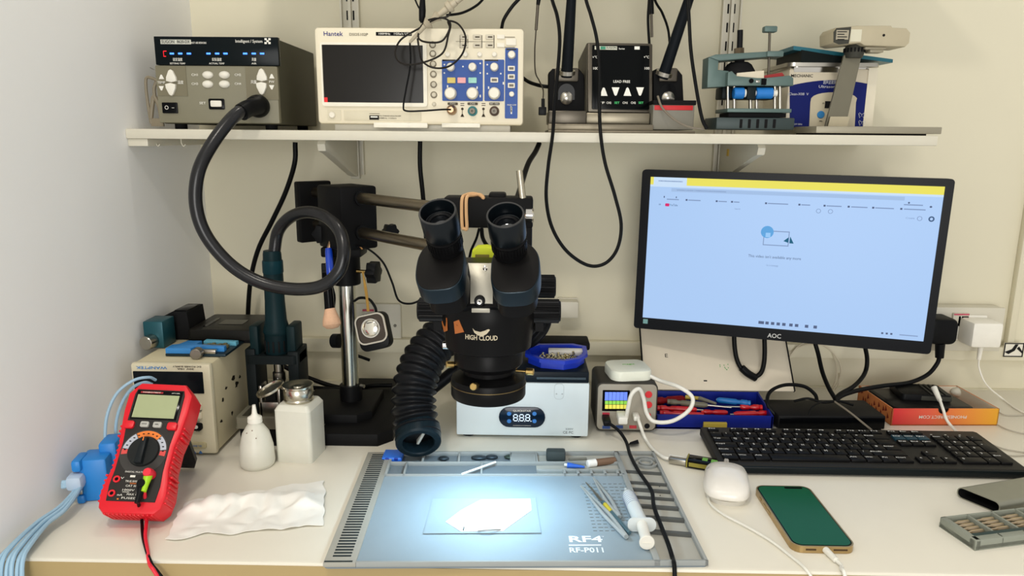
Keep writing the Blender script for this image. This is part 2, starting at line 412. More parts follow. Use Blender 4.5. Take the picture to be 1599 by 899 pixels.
# hot air gun: hose loop, handle and nozzle
YH = 1.10
hp = [(404, 165, 1.089), (388, 169, 1.07), (365, 182, 1.045), (333, 222, 1.02), (310, 268, 1.005), (306, 320, 1.0), (322, 368, 1.0), (360, 413, 1.0), (405, 440, 1.0), (455, 451, 1.0), (500, 447, 1.0), (528, 425, 1.0), (537, 393, 1.005), (530, 360, 1.02), (508, 338, 1.045), (478, 331, 1.07), (452, 340, 1.09), (434, 362, 1.1), (428, 396, 1.1)]
hp = [P(*q) for q in hp]
gx = P(428, 450, YH).x
gun = thing('hot_air_gun', 'dark teal hot air gun with its long looping black hose, parked in the holder', 'hot air gun', (gx, YH, P(428, 600, YH).z))
part('hose', MB().tube(hp, .0092, 16, 10), mat('hose_rubber', (24, 24, 26), .26, var=.12, scale=120, bump=.05, spec=.45), gun, True)
part('hose_cuff', MB().tube(hp[0:2] + [hp[1].lerp(hp[2], .5)], .0122, 16, 8), RUBBER, gun, True)
def zs(px, py, Y): return P(px, py, Y).z
TEALG = mat('teal_grip', (16, 38, 42), .45, var=.08)
z = lambda py: zs(428, py, YH)
kx = .98 * YH / FPX
part('handle', MB().lathe([(0, z(391)), (13.5 * kx, z(391)), (14.5 * kx, z(396)), (15.5 * kx, z(420)), (16 * kx, z(470)), (17.5 * kx, z(500)), (21 * kx, z(512)), (22 * kx, z(516)), (20 * kx, z(520)), (0, z(520))], Matrix.Translation((gx, YH, 0))), TEALG, gun, True)
part('handle_band', MB().lathe([(15.6 * kx, z(406)), (16.4 * kx, z(408)), (16.6 * kx, z(424)), (15.8 * kx, z(426))], Matrix.Translation((gx, YH, 0))), mat('teal_band', (14, 50, 58), .4), gun, True)
g = MB().lathe([(0, z(519)), (20 * kx, z(519)), (19.5 * kx, z(552)), (16 * kx, z(557)), (0, z(557))], Matrix.Translation((gx, YH, 0)))
part('vent_collar', g, mat('teal_dark', (13, 32, 36), .5), gun, True)
g = MB()
for i in range(14):
    an = 2 * PI * i / 14; c = V((gx + 19.4 * kx * math.sin(an), YH - 19.4 * kx * math.cos(an), z(537)))
    g.box((0, 0, 0), (.003, .002, .018), .0006, Matrix.Translation(c) @ Matrix.Rotation(an, 4, 'Z'))
part('vent_slots', g, MATTE, gun, True)
part('nozzle', MB().lathe([(0, z(556)), (8.2 * kx, z(556)), (8.2 * kx, z(578)), (10.5 * kx, z(580)), (10.5 * kx, z(592)), (7 * kx, z(600)), (4 * kx, z(600)), (4 * kx, z(590)), (0, z(590))], Matrix.Translation((gx, YH, 0))), STEEL, gun, True)

# holder the gun stands in
hd = thing('gun_holder', 'black upright holder frame gripping the hot air gun', 'tool holder', (gx, YH, 0))
HB = mat('holder_plastic', (18, 24, 25), .5, var=.1)
zc = z(548)
fr = MB()
x0, x1 = P(393, 600, YH).x, P(474, 600, YH).x
fr.bx(x0, x0 + .016, YH - .02, YH + .03, .006, z(540), .002); fr.bx(x1 - .017, x1, YH - .02, YH + .03, .006, z(543), .002)
loose('side_frame', fr, HB, hd, True)
cr = MB().frame_prism(rrect(x1 - x0, .056, .01, cx=(x0 + x1) / 2, cy=YH + .005), [(gx + 21.5 * kx * c, YH + 21.5 * kx * s) for c, s in ((math.cos(PI / 4 + (i + .0) / 24 * 2 * PI - PI / 4), math.sin(i / 24 * 2 * PI)) for i in range(24))], z(562), z(549))
part('cross_piece', cr, HB, hd, True)
g = MB()
for s_, px in ((-1, 402), (1, 459)):
    xx = P(px, 530, YH).x; g.bx(xx - .007, xx + .007, YH - .016, YH + .024, z(552), z(505), .003)
loose('clamp_cheek', g, mat('holder_teal', (14, 34, 37), .45), hd, True)
part('base_plate', MB().bx(x0 - .004, x1 + .004, YH - .03, YH + .05, 0, .008, .002), HB, hd, True)

# ------------------------------------------------------------------ oscilloscope
Y0 = 1.12
a, b = P(490, 42, Y0), P(817, 196, Y0)
sw = b.x - a.x; ox = (a.x + b.x) / 2; oz = SZ1
os_ = thing('oscilloscope', 'cream benchtop oscilloscope with a dark screen and blue control panels', 'oscilloscope', (ox, Y0, oz))
M = M_(os_)
OSW = mat('scope_cream', (224, 215, 191), .42, var=.02)
zt, zb = a.z - oz, b.z - oz
part('body', MB().bx(-sw / 2 + .006, sw / 2 - .006, .014, .12, zb + .004, zt - .004, .006), OSW, os_)
x_, z_ = 0, (zt + zb) / 2
fr = MB().prism(rrect(sw, zt - zb, .006, cx=0, cy=z_), -.018, .0, XZ, .004)
part('front_frame', fr, OSW, os_)
sb = MB()
A, B = uv(M, 500, 66), uv(M, 668, 167)
oc = ((A[0] + B[0]) / 2, (A[1] + B[1]) / 2); ow, oh = B[0] - A[0], A[1] - B[1]
A2, B2 = uv(M, 503, 70), uv(M, 662, 161); ic = ((A2[0] + B2[0]) / 2, (A2[1] + B2[1]) / 2)
sb.frame_prism(rrect(ow, oh, .004, cx=oc[0], cy=oc[1]), rrect(B2[0] - A2[0], A2[1] - B2[1], .001, cx=ic[0], cy=ic[1]), 0, .0035, XZ)
part('screen_bezel', sb, mat('scope_bezel', (228, 222, 204), .4), os_)
part('screen', pbox(MB(), M, 503, 70, 662, 161, 0, .0008), mat('scope_screen', (20, 17, 13), .2, spec=.25), os_)
part('screen_mark', pbox(MB(), M, 506, 152, 512, 160, .0008, .0012), mat('red_sticker', (222, 30, 36), .6), os_)
g = MB()
ptext(g, M, 520, 53, 'Hantek', 6.8, 30, .0004); part('logo', g, mat('navy_print', (44, 46, 120), .6), os_)
g = MB(); ptext(g, M, 560, 54, 'DSO5102P', 4, 29, .0004)
ptext(g, M, 607, 181, 'DIGITAL STORAGE OSCILLOSCOPE', 1.8, 38, .0012); ptext(g, M, 604, 184.5, '100MHz 1GSa/s', 1.8, 30, .0012)
pbox(g, M, 577, 177, 593, 177.8, 0, .0012)
for px, s in ((707, 'CH1'), (738, 'CH2'), (772, 'EXT TRIG')): prr(g, M, px - 8, 160, px + 8, 164, 0, .0008, .001)
part('legend', g, mat('brown_print', (92, 84, 70), .6), os_)
g = MB(); pbox(g, M, 587, 50, 643, 56, 0, .0006); part('badge', g, GLOSS, os_)
g = MB(); ptext(g, M, 600, 53, '100MHz', 3, 18, .0009); ptext(g, M, 628, 53, '1GSa/s USB', 3, 26, .0009)
for px, s in ((707, 'CH1'), (738, 'CH2'), (772, 'EXT TRIG')): ptext(g, M, px, 162, s, 2.4, 5 + len(s), .0011)
part('badge_text', g, PRINTW, os_)
BLUE = mat('scope_blue', (32, 74, 148), .5, var=.04)
for r_ in ((690, 93, 754, 158), (756.5, 93, 787, 158), (789, 75, 808, 185)): part('control_panel', prr(MB(), M, *r_, 0, .0009, .0015), BLUE, os_)
g = MB()
for r_ in ((691, 93, 711, 95.5), (757, 93, 778, 95.5), (791, 76, 806, 78.5)): pbox(g, M, *r_, .0009, .0012)
part('panel_title', g, GLOSS, os_)
g = MB()
for px, py in ((694, 101), (694, 114), (750, 99), (750, 114), (761, 101), (761, 115), (782, 115), (723, 104)): pcyl(g, M, px, py, 1.3, .0009, .0012, n=8)
for px, py in ((699, 135), (745, 137), (750, 150), (763, 137), (786, 130), (798, 168), (798, 173)): pbox(g, M, px - 1, py - 2, px + 1, py + 2, .0009, .0012)
ptext(g, M, 799, 164, 'PROBE COMP', 2.2, 14, .0012)
pbox(g, M, 797.5, 167, 799.5, 178, .0009, .0012)
part('panel_print', g, PRINTW, os_)
KNOB = mat('scope_knob', (226, 220, 204), .4)
def knob(px, py, r, hgt):
    x, z = uv(M, px, py); R = r * pscale(M, px, py)
    return part('knob', MB().lathe([(0, 0), (R, 0), (R * .98, hgt * .5), (R * .86, hgt * .92), (R * .75, hgt), (0, hgt)], Matrix.Translation((x, -.0006, z)) @ XZ, 20), KNOB, os_)
for px, py, r, h in ((704, 105, 6.6, .010), (738, 105, 6.6, .010), (772, 105, 6.6, .010), (704, 146, 9.5, .013), (738, 146, 9.5, .013), (772, 146, 9.5, .013), (799, 86, 6.2, .010)): knob(px, py, r, h)
for c, px in (((205, 185, 96), 705), ((226, 160, 160), 721), ((150, 205, 190), 738)):
    part('channel_button', prr(MB(), M, px - 6.5, 121, px + 6.5, 130, .0009, .003, .001, .0006), mat('btn_%d' % px, c, .4), os_)
for x0_, y0_, x1_, y1_ in ((766, 121, 778, 129), (793, 103, 804, 111), (793, 116, 804, 124), (793, 129.5, 804, 137.5)):
    part('button', prr(MB(), M, x0_, y0_, x1_, y1_, .0009, .003, .001, .0006), KNOB, os_)
g = MB()
for x0_, y0_, x1_, y1_ in ((766, 121, 778, 129), (793, 103, 804, 111), (793, 116, 804, 124), (793, 129.5, 804, 137.5)): pbox(g, M, x0_ + 2, y0_ + 2, x1_ - 2, y1_ - 2, .003, .0032)
part('button_print', g, mat('grey_print', (110, 104, 92), .6), os_)
for px, py in ((699, 85), (727, 85), (749, 85), (772, 85), (799, 147)): part('round_button', pcyl(MB(), M, px, py, 4, 0, .004, .001), KNOB, os_)
SOFT = mat('softkey', (196, 188, 168), .45)
for i, py in enumerate((70, 84, 100, 116, 132, 148)):
    px = 675.5 + i * .4
    part('soft_key', pcyl(MB(), M, px, py, 5.2, 0, .0025, .001), mat('softkey_ring', (120, 112, 94), .5), os_)
    part('soft_key', pcyl(MB(), M, px + .5, py, 3.6, 0, .004, .001), SOFT, os_)
part('soft_key', pcyl(MB(), M, 678, 162.5, 3.2, 0, .003, .001), SOFT, os_)
for x in (722, 742, 762):
    for y in (54, 67): part('menu_button', prr(MB(), M, x - 5.5 + 2, y, x + 9, y + 7.5, 0, .0022, .001, .0005), SOFT, os_)
for x0_, y0_, x1_, y1_ in ((776, 54, 788, 61), (776, 67, 788, 74), (790, 60, 806, 71)): part('menu_button', prr(MB(), M, x0_, y0_, x1_, y1_, 0, .0024, .001, .0006), KNOB, os_)
g = MB()
for x in (718, 730, 752, 771): pbox(g, M, x, 55, x + .9, 75, 0, .0008)
pbox(g, M, 712, 64.5, 771, 65.3, 0, .0008); pbox(g, M, 788, 57.6, 804, 58.4, 0, .0008); pbox(g, M, 788, 73.5, 804, 74.3, 0, .0008)
for x in (722, 742, 762):
    for y in (56, 69): pbox(g, M, x, y + 1, x + 7, y + 3, .0022, .0025)
for x, y in ((722, 170), (755, 170)): pcyl(g, M, x, y, 2, 0, .0006); pbox(g, M, x - .5, y + 2, x + .5, y + 11, 0, .0006); ptri(g, x, y + 10, 3, 2.4, 1, 0, .0006, MM=M)
for x in (722, 755): pbox(g, M, x - 3, 161, x + 3, 162, 0, .0006); pbox(g, M, x - 3, 164, x + 3, 165, 0, .0006)
part('menu_print', g, mat('umber_print', (66, 58, 46), .6), os_)
def bnc(px, py, ringm):
    x, z = uv(M, px, py); T = Matrix.Translation((x, 0, z)) @ XZ; s = pscale(M, px, py)
    part('input_port', MB().lathe([(4.2 * s, .0), (7.6 * s, 0), (7.6 * s, .002), (4.2 * s, .002)], T, 24, True), ringm, os_)
    o = part('port_barrel', MB().lathe([(0, .003), (1.6 * s, .003), (1.6 * s, .010), (4.4 * s, .010), (4.6 * s, .008), (4.6 * s, 0), (0, 0)], T, 20), mat('bnc_dark', (96, 90, 80), .4, .6), os_)
bnc(738, 173.5, mat('teal_ring', (24, 110, 112), .5)); bnc(772, 173.5, mat('umber_ring', (84, 68, 58), .5))
xx, zz = uv(M, 706, 172); T = Matrix.Translation((xx, 0, zz)) @ XZ
part('input_port', MB().lathe([(0, 0), (.0075, 0), (.0075, .006), (.0068, .016), (.004, .02), (0, .02)], T, 22), mat('copper_bnc', (170, 140, 112), .35, 1.0), os_)
part('power_button', prr(MB(), M, 511, 171, 533, 188, 0, .0006, .001), mat('scope_inset', (206, 198, 174), .45), os_)
part('power_button', pcyl(MB(), M, 519, 179.5, 5, 0, .004, .0012), KNOB, os_)
part('lower_plate', prr(MB(), M, 537, 172, 658, 189, 0, .0009, .0015, .0003), mat('scope_inset', (206, 198, 174), .45), os_)
part('usb_port', pbox(MB(), M, 577, 180, 592, 187, .0004, .0014), mat('usb_dark', (30, 28, 24), .5), os_)
part('usb_port', pbox(MB(), M, 579, 181.5, 590, 183.5, .0014, .0018), STEEL, os_)
g = MB()
for r_ in ((584, 191, 668, 200), (690, 192, 750, 199.5)): pbox(g, M, *r_, -.01, .004, .001)
g.bx(-sw / 2 + .02, sw / 2 - .02, .02, .11, 0, zb + .005, .001)
loose('foot', g, mat('scope_foot', (232, 228, 214), .4), os_)

# ------------------------------------------------------------------ probe slung over the oscilloscope
pr_ = thing('oscilloscope_probe', 'grey oscilloscope probe with its thin black cable looped over the oscilloscope', 'probe', P(690, 60, 1.085))
PG = mat('probe_grey', (176, 166, 144), .45)
def pp(x, y, Y=1.085): return P(x, y, Y)
k = .95e-3
g = MB()
A, B = pp(640, 66, 1.095), pp(664, 40, 1.085)
g.cyl(A, B, .0022, .0036, 14)
C, D = pp(664, 40), pp(712, 3, 1.08)
def lat(p0, p1, prof):
    L = (V(p1) - V(p0)).length
    return MB().lathe([(r, h * L) for r, h in prof], axisframe(p0, p1), 18)
part('tip', g, PG, pr_, True)
part('body', lat(C, D, [(0, 0), (.0045, 0), (.009, .12), (.0035, .16), (.005, .3), (.0085, .42), (.004, .46), (.0048, .7), (.008, .74), (.0085, .84), (.0052, .87), (.0048, 1), (0, 1)]), PG, pr_, True)
part('barrel', lat(D, pp(735, -18, 1.08), [(0, 0), (.0042, 0), (.005, .5), (.0045, 1), (0, 1)]), PG, pr_, True)
cb = [(640, 66), (641, 100), (634, 140), (630, 165), (634, 173), (660, 173), (690, 171), (704, 171)]
part('cable', MB().tube([pp(x, y, 1.10 - .012 * math.sin(i / 7 * PI)) for i, (x, y) in enumerate(cb)], .0013, 8), RUBBER, pr_, True)
lp = [(704, 10), (700, 25), (680, 30), (655, 44), (626, 62), (617, 84), (628, 99), (655, 99), (690, 84), (700, 55), (703, 36), (690, 28), (668, 32), (656, 44), (654, 60), (668, 66), (690, 64), (702, 45), (700, 33), (716, 38), (727, 58), (722, 84), (702, 103), (678, 106), (660, 96), (655, 78), (652, 60)]
part('cable_loop', MB().tube([pp(x, y, 1.082 - .006 * math.sin(i * 1.3)) for i, (x, y) in enumerate(lp)], .0014, 8), mat('probe_cable', (36, 33, 30), .3), pr_, True)
p2 = thing('probe_lead', 'black probe lead with a moulded sleeve hanging into the cable tangle on the oscilloscope', 'lead', P(660, 10, 1.09))
part('cable', MB().tube([pp(646, -6, 1.09), pp(652, 8, 1.09), pp(659, 20, 1.09)], .0012, 8), RUBBER, p2, True)
part('sleeve', lat(pp(660, -4, 1.09), pp(659, 36, 1.09), [(0, 0), (.0035, 0), (.005, .5), (.0045, .9), (.002, 1), (0, 1)]), RUBBER, p2, True)
single('cable', MB().tube([pp(697, 24, 1.10), pp(722, 20, 1.11), pp(745, 8, 1.13), pp(760, -8, 1.14)], .0019, 8), RUBBER, 'black cable curving up from the probe above the oscilloscope controls', 'cable', pp(722, 20, 1.1))
single('cable', MB().tube([P(783, 46, 1.2), P(787, 30, 1.21), P(800, 10, 1.21), P(815, -6, 1.21)], .0028, 8), RUBBER, 'thick black cable arching up from behind the oscilloscope corner', 'cable', P(790, 30, 1.2))
single('cable', MB().tube([P(812, 118, 1.25), P(826, 128, 1.24), P(845, 134, 1.22), P(864, 136, 1.22)], .0030, 8), RUBBER, 'short black cable between the oscilloscope side and the soldering iron holder', 'cable', P(830, 130, 1.24))

# ------------------------------------------------------------------ two-channel soldering station
Y0 = 1.17
ss = thing('soldering_station', 'black-faced soldering station with four white arrow keys, between two iron holders', 'soldering station', (P(968, 120, Y0).x, Y0, .559), (-.1879, 0, .06))
M = M_(ss)
GUN = mat('gunmetal', (92, 86, 76), .35, .7, var=.08)
part('case', MB().bx(-.052, .052, .004, .10, -.054, .056, .004), mat('station_case', (84, 80, 70), .5), ss)
part('front_frame', prr(MB(), M, 918, 67, 1018, 176, -.006, .002, .003, .001), GUN, ss)
part('display', prr(MB(), M, 924, 71, 1013, 172, .002, .0035, .002, .0005), mat('solder_glass', (5, 7, 8), .2), ss)
g = MB(); pbox(g, M, 928, 73, 963, 79, .0034, .0038); part('badge', g, mat('badge_white', (208, 208, 190), .6), ss)
g = MB(); pbox(g, M, 937, 73.6, 945, 78.4, .0038, .004); part('badge', g, mat('badge_green', (60, 140, 110), .6), ss)
g = MB(); ptext(g, M, 954, 76, 'SUGON', 3.4, 16, .0042); part('badge_text', g, mat('badge_dark', (50, 60, 56), .6), ss)
g = MB(); ptext(g, M, 970, 77.3, 'Series', 2.6, 9, .0038); pbox(g, M, 990, 73.5, 998, 78.5, .0034, .0038)
ptext(g, M, 970, 128.5, 'LEAD FREE', 4, 26, .0038)
for x, s in ((928.5, '+°C'), (1008.5, '+°C')): ptext(g, M, x, 90.5, s, 4, 8, .0038)
for x, s in ((929, '100'), (1009, '100')): ptext(g, M, x, 108, s, 4, 7.5, .0038)
for x, u in ((942, 1), (960.5, 0), (979, 1), (998.5, 0)): ptri(g, x, 144, 6, 6.5, u, .0034, .0042, MM=M)
for x, s in ((939.5, 'ℎ'), (950, 'CH2'), (975.5, 'CH1'), (988, 'CH2')): ptext(g, M, x, 161.5, s if s != 'ℎ' else '°F', 3.4, 7.6, .0038)
part('display_print', g, mat('station_glow', (226, 224, 214), .5, emit=(225, 222, 210), es=.15), ss)
g = MB()
for x in (962.5, 1000): ptext(g, M, x, 161.5, 'SET', 3.4, 7.6, .0038)
part('set_print', g, mat('green_glow', (70, 190, 110), .5, emit=(60, 180, 100), es=.3), ss)
Yb = 1.125
bs = thing('iron_stand_base', 'wide grey metal tray base under the soldering station with a red stripe', 'stand base', (P(968, 205, Yb).x, Yb, SZ1))
MBs = M_(bs)
BASEM = mat('tray_metal', (118, 110, 94), .38, .6, var=.06)
part('tray', MB().bx(uv(MBs, 856, 200)[0], uv(MBs, 1086, 200)[0], 0, .17, 0, .004, .001), BASEM, bs)
g = MB(); pbox(g, MBs, 856, 193, 1020, 204, -.004, 0, .001); part('front_lip', g, BASEM, bs)
g = MB(); pbox(g, MBs, 857, 172, 916, 194, -.11, -.01, .002); part('side_block', g, GUN, bs)
g = MB(); pbox(g, MBs, 917, 175, 1018, 194, -.06, -.02, .002); part('centre_block', g, mat('centre_metal', (138, 130, 112), .35, .6), bs)
g = MB(); pbox(g, MBs, 1021, 160, 1084, 203, -.11, -.005, .002); part('tool_drawer', g, GREY, bs)
g = MB(); pbox(g, MBs, 1021, 156, 1088, 164, -.115, -.003, .001); part('drawer_rim', g, MATTE, bs)
g = MB(); pbox(g, MBs, 1023, 164, 1083, 172, -.02, -.0042, .0005); part('red_stripe', g, mat('stripe_red', (190, 26, 32), .5), bs)

def iron(px0, px1, pt, lab, hlab, blk):
    Yi = 1.18
    h = thing('iron_holder', hlab, 'iron holder', P((px0 + px1) / 2, 175, Yi), group='soldering iron holders')
    Mh = M_(h)
    o = [(px0, 178), (px0, 113), (px0 + 6, 107), (px1 - 8, 107), (px1, 117), (px1 + 3, 178)]
    pts = [uv(Mh, *q) for q in o]
    part('block', MB().prism(pts, -.05, 0, XZ, .003), MATTE, h)
    cxp = (px0 + px1) / 2
    x, zz = uv(Mh, cxp, 144)
    part('opening', MB().prism([(x + p * .013, zz + q * .013) for p, q in arc_pts(0, 0, 1, 0, PI, 14) + [(-1, -.9), (1, -.9)]], .0002, .0012, XZ), GLOSS, h)
    part('tip_plate', MB().lathe([(0, 0), (.010, 0), (.010, .004), (.004, .008), (0, .008)], Matrix.Translation((x, -.001, zz - .009)) @ XZ, 20), STEEL, h)
    A, B = uv(Mh, px0 + 9, 106), uv(Mh, px1 - 9, 128)
    part('collar_plate', MB().bx(A[0], B[0], -.004, .002, B[1], A[1], .003), GUN, h)
    R0 = P(pt[0][0], pt[0][1], Yi - .012); R1 = P(pt[1][0], pt[1][1], Yi - .06)
    part('ring', MB().lathe([(.0098, -.002), (.0128, -.002), (.0128, .004), (.0098, .004)], axisframe(R0 + (R1 - R0).normalized() * .002, R1), 24, True), STEEL, h, True)
    i = thing('soldering_iron', lab, 'soldering iron', R0, group='soldering irons')
    L = (R1 - R0).length
    part('handle', MB().lathe([(0, -.004), (.0085, -.004), (.0090, .006), (.0082, L * .4), (.0068, L * .8), (.0062, L), (0, L)], axisframe(R0, R1), 20), mat('iron_grip', (14, 19, 24), .45), i, True)
    return i
i1 = iron(857, 912, ((885, 116), (896, -62)), 'dark soldering iron standing straight in the holder beside the oscilloscope', 'black holder block with a metal ring beside the oscilloscope', 0)
i2 = iron(1020, 1066, ((1036, 118), (1096, -62)), 'dark soldering iron leaning towards the board holder', 'black holder block with a metal ring behind the red stripe', 0)
def cab(pts, r, lab, m=RUBBER, n=8, name='cable', grp=None):
    pts = list(pts)
    if pts[0][1] < 0: pts.insert(0, (pts[0][0] + (pts[0][0] - pts[1][0]) * 1.2, -90, pts[0][2]))
    if pts[-1][1] < 0: pts.append((pts[-1][0] + (pts[-1][0] - pts[-2][0]) * 1.2, -90, pts[-1][2]))
    pts = [P(*q) for q in pts]
    return single(name, MB().tube(pts, r, n, 8), m, lab, 'cable', pts[len(pts) // 2], grp)
cab([(860, -10, 1.12), (870, 25, 1.10), (874, 60, 1.085), (871, 110, 1.075), (866, 160, 1.07), (863, 210, 1.068), (856, 260, 1.06), (853, 310, 1.055), (862, 355, 1.05), (885, 392, 1.05), (918, 414, 1.05), (945, 411, 1.05), (964, 388, 1.05), (970, 350, 1.055), (960, 305, 1.06), (945, 255, 1.065), (938, 210, 1.07), (936, 165, 1.09), (936, 110, 1.10), (932, 62, 1.11), (923, 25, 1.115), (913, -10, 1.12)], .0026, 'black iron cable hanging in a long loop in front of the shelf')
cab([(1074, -10, 1.11), (1076, 30, 1.10), (1079, 80, 1.09), (1086, 130, 1.085), (1093, 170, 1.082), (1098, 190, 1.08), (1104, 201, 1.08)], .0026, 'black iron cable running down beside the red-striped drawer')
cab([(1020, -8, 1.2), (1034, 20, 1.22), (1043, 45, 1.23), (1046, 70, 1.235)], .0020, 'thin black cable passing behind the leaning soldering iron')
cab([(1014, -8, 1.21), (1012, 30, 1.215), (1014, 70, 1.22)], .0022, 'straight black cable hanging behind the station display edge')
cab([(1027, 150, 1.12), (1034, 168, 1.11), (1052, 186, 1.10), (1075, 198, 1.095), (1100, 202, 1.09)], .0016, 'thin grey cable sagging across the red stripe', mat('grey_cable', (120, 112, 98), .35))
tw = thing('hanging_wire', 'thin bare wire with a small black plug hanging beside the oscilloscope', 'wire', P(838, 60, 1.19))
part('sleeve', MB().cyl(P(842, -8, 1.19), P(840, 8, 1.19), .004, .0028, 12), RUBBER, tw, True)
part('rod', MB().cyl(P(840, 6, 1.19), P(837, 47, 1.19), .0024, None, 12), GUN, tw, True)
part('wire', MB().tube([P(837, 46, 1.19), P(835, 80, 1.19), P(836, 112, 1.185), (P(842, 126, 1.18)), P(848, 140, 1.16), P(848, 156, 1.13)], .0011, 8), GUN, tw, True)
g = MB().cyl(P(848, 154, 1.12), P(848, 170, 1.12), .0026, None, 12)
a, b = P(841, 167, 1.12), P(853, 180, 1.12); g.bx(a.x, b.x, 1.115, 1.125, b.z, a.z, .001)
part('plug', g, RUBBER, tw, True)
sv = thing('tweezer_handle', 'black and grey rod hanging behind the leaning soldering iron', 'tool', P(1017, 30, 1.22))
part('grip', MB().cyl(P(1016, -10, 1.23), P(1017, 22, 1.23), .0045, None, 12), RUBBER, sv, True)
part('rod', MB().cyl(P(1017, 21, 1.23), P(1018, 58, 1.23), .0022, None, 12), GUN, sv, True)

# ------------------------------------------------------------------ board clamping fixture
Y0 = 1.12
bh = thing('board_fixture', 'teal-grey repair fixture with blue rollers and two vertical screws on the shelf', 'clamping fixture', (P(1175, 200, Y0).x, Y0, SZ1))
M = M_(bh)
TG = mat('fixture_teal', (84, 104, 100), .45, .2, var=.06); TGD = mat('fixture_dark', (50, 62, 62), .45, .2)
g = MB(); pbox(g, M, 1119, 183, 1240, 203, -.075, 0, .002); part('base', g, TGD, bh)
g = MB()
for x in (1157, 1170, 1183, 1196, 1209): prr(g, M, x - 1.6, 186, x + 1.6, 200, -.0005, .0006, .001)
part('base_slots', g, MATTE, bh)
g = MB(); pbox(g, M, 1136, 169, 1236, 176, -.07, 0, .001); part('lower_plate', g, TG, bh)
g = MB(); pbox(g, M, 1140, 176, 1230, 183, -.06, -.008); part('spacer', g, MATTE, bh)
for x in (1140, 1150, 1214, 1222):
    A, B = uv(M, x, 170), uv(M, x, 130); part('guide_rod', MB().cyl((A[0], .012, A[1]), (B[0], .012, B[1]), .0024, None, 12), STEEL, bh)
for x in (1186, 1196):
    A, B = uv(M, x, 170), uv(M, x, 130); part('guide_rod', MB().cyl((A[0], .045, A[1]), (B[0], .045, B[1]), .0028, None, 12), STEEL, bh)
BR = mat('roller_blue', (26, 112, 190), .35)
for x0_, x1_ in ((1147, 1163), (1182, 1208)):
    A, B = uv(M, x0_, 145), uv(M, x1_, 145)
    part('roller', MB().cyl((A[0], .006, A[1]), (B[0], .006, B[1]), .0085, None, 20, .001), BR, bh)
g = MB()
for x0_, x1_, r in ((1163, 1166, .006), (1179, 1182, .004), (1208, 1215, .005)):
    A, B = uv(M, x0_, 145), uv(M, x1_, 145); g.cyl((A[0], .006, A[1]), (B[0], .006, B[1]), r, None, 16)
loose('roller_end', g, PRINTW, bh)
g = MB(); pbox(g, M, 1134, 134, 1218, 154, -.06, -.02, .002); pbox(g, M, 1168, 135, 1180, 155, -.012, -.001, .001); part('carriage', g, mat('carriage_dark', (22, 30, 32), .5), bh)  # dark block behind and between the rollers
g = MB()
pts = [uv(M, *q) for q in ((1135, 134), (1136, 113), (1142, 111), (1150, 119), (1183, 122), (1192, 122), (1192, 134))]
g.prism(pts, -.05, .003, XZ, .001)
pts = [uv(M, *q) for q in ((1193, 134), (1193, 122), (1232, 118), (1238, 122), (1238, 134))]
g.prism(pts, -.05, .003, XZ, .001)
part('upper_jaw', g, TG, bh)
g = MB(); pbox(g, M, 1188, 123, 1195, 133, .002, .0042); pcyl(g, M, 1172, 126.5, 3.6, .002, .0042); part('jaw_recess', g, GLOSS, bh)
g = MB(); pbox(g, M, 1179, 125.5, 1185, 129.5, .003, .005, .001); part('jaw_pin', g, STEEL, bh)
g = MB(); pts = [uv(M, *q) for q in ((1150, 121), (1151, 114), (1193, 110), (1193, 122))]; g.prism(pts, -.04, 0, XZ); part('paper_insert', g, mat('insert_white', (206, 196, 174), .7), bh)
g = MB(); pts = [uv(M, *q) for q in ((1191, 121), (1192, 118), (1222, 113), (1226, 118), (1210, 122))]; g.prism(pts, -.04, -.002, XZ); part('red_insert', g, mat('insert_red', (140, 26, 26), .6), bh)
g = MB()
pts = [uv(M, *q) for q in ((1107, 136), (1109, 88), (1120, 84), (1126, 86), (1124, 108), (1142, 110), (1142, 134))]
g.prism(pts, -.045, -.01, XZ, .001)
pts = [uv(M, *q) for q in ((1109, 88), (1120, 84), (1224, 78), (1226, 85), (1200, 88), (1126, 94), (1122, 93))]
g.prism(pts, -.045, -.008, XZ, .001)
pbox(g, M, 1200, 79, 1225, 88, -.044, -.004, .001)
part('overhead_arm', g, TG, bh)
A = uv(M, 1162, 104); s = pscale(M, 1162, 104)
part('press_knob', MB().lathe([(0, -11 * s), (27 * s, -11 * s), (27 * s, -6 * s), (20 * s, 5 * s), (14 * s, 9 * s), (8 * s, 10 * s), (8 * s, 18 * s), (0, 18 * s)], Matrix.Translation((A[0], .026, A[1])), 10), MATTE, bh)
A, B = uv(M, 1163, 78), uv(M, 1164, 43)
part('press_screw', MB().cyl((A[0], .026, A[1]), (B[0], .026, B[1]), .0042, None, 14), BLACK, bh)
A, B = uv(M, 1162, 84), uv(M, 1162, 72)
part('press_nut', MB().cyl((A[0], .026, A[1]), (B[0], .026, B[1]), .0075, None, 6), mat('nut_brown', (92, 80, 62), .4, .7), bh)
A, B = uv(M, 1207, 118), uv(M, 1209, 48)
part('side_screw', MB().cyl((A[0], .02, A[1]), (B[0], .02, B[1]), .0019, None, 12), GUN, bh)
g = MB(); A, B = uv(M, 1199, 38), uv(M, 1219, 48); g.bx(A[0], B[0], .013, .027, B[1], A[1], .002); part('screw_head', g, TG, bh)

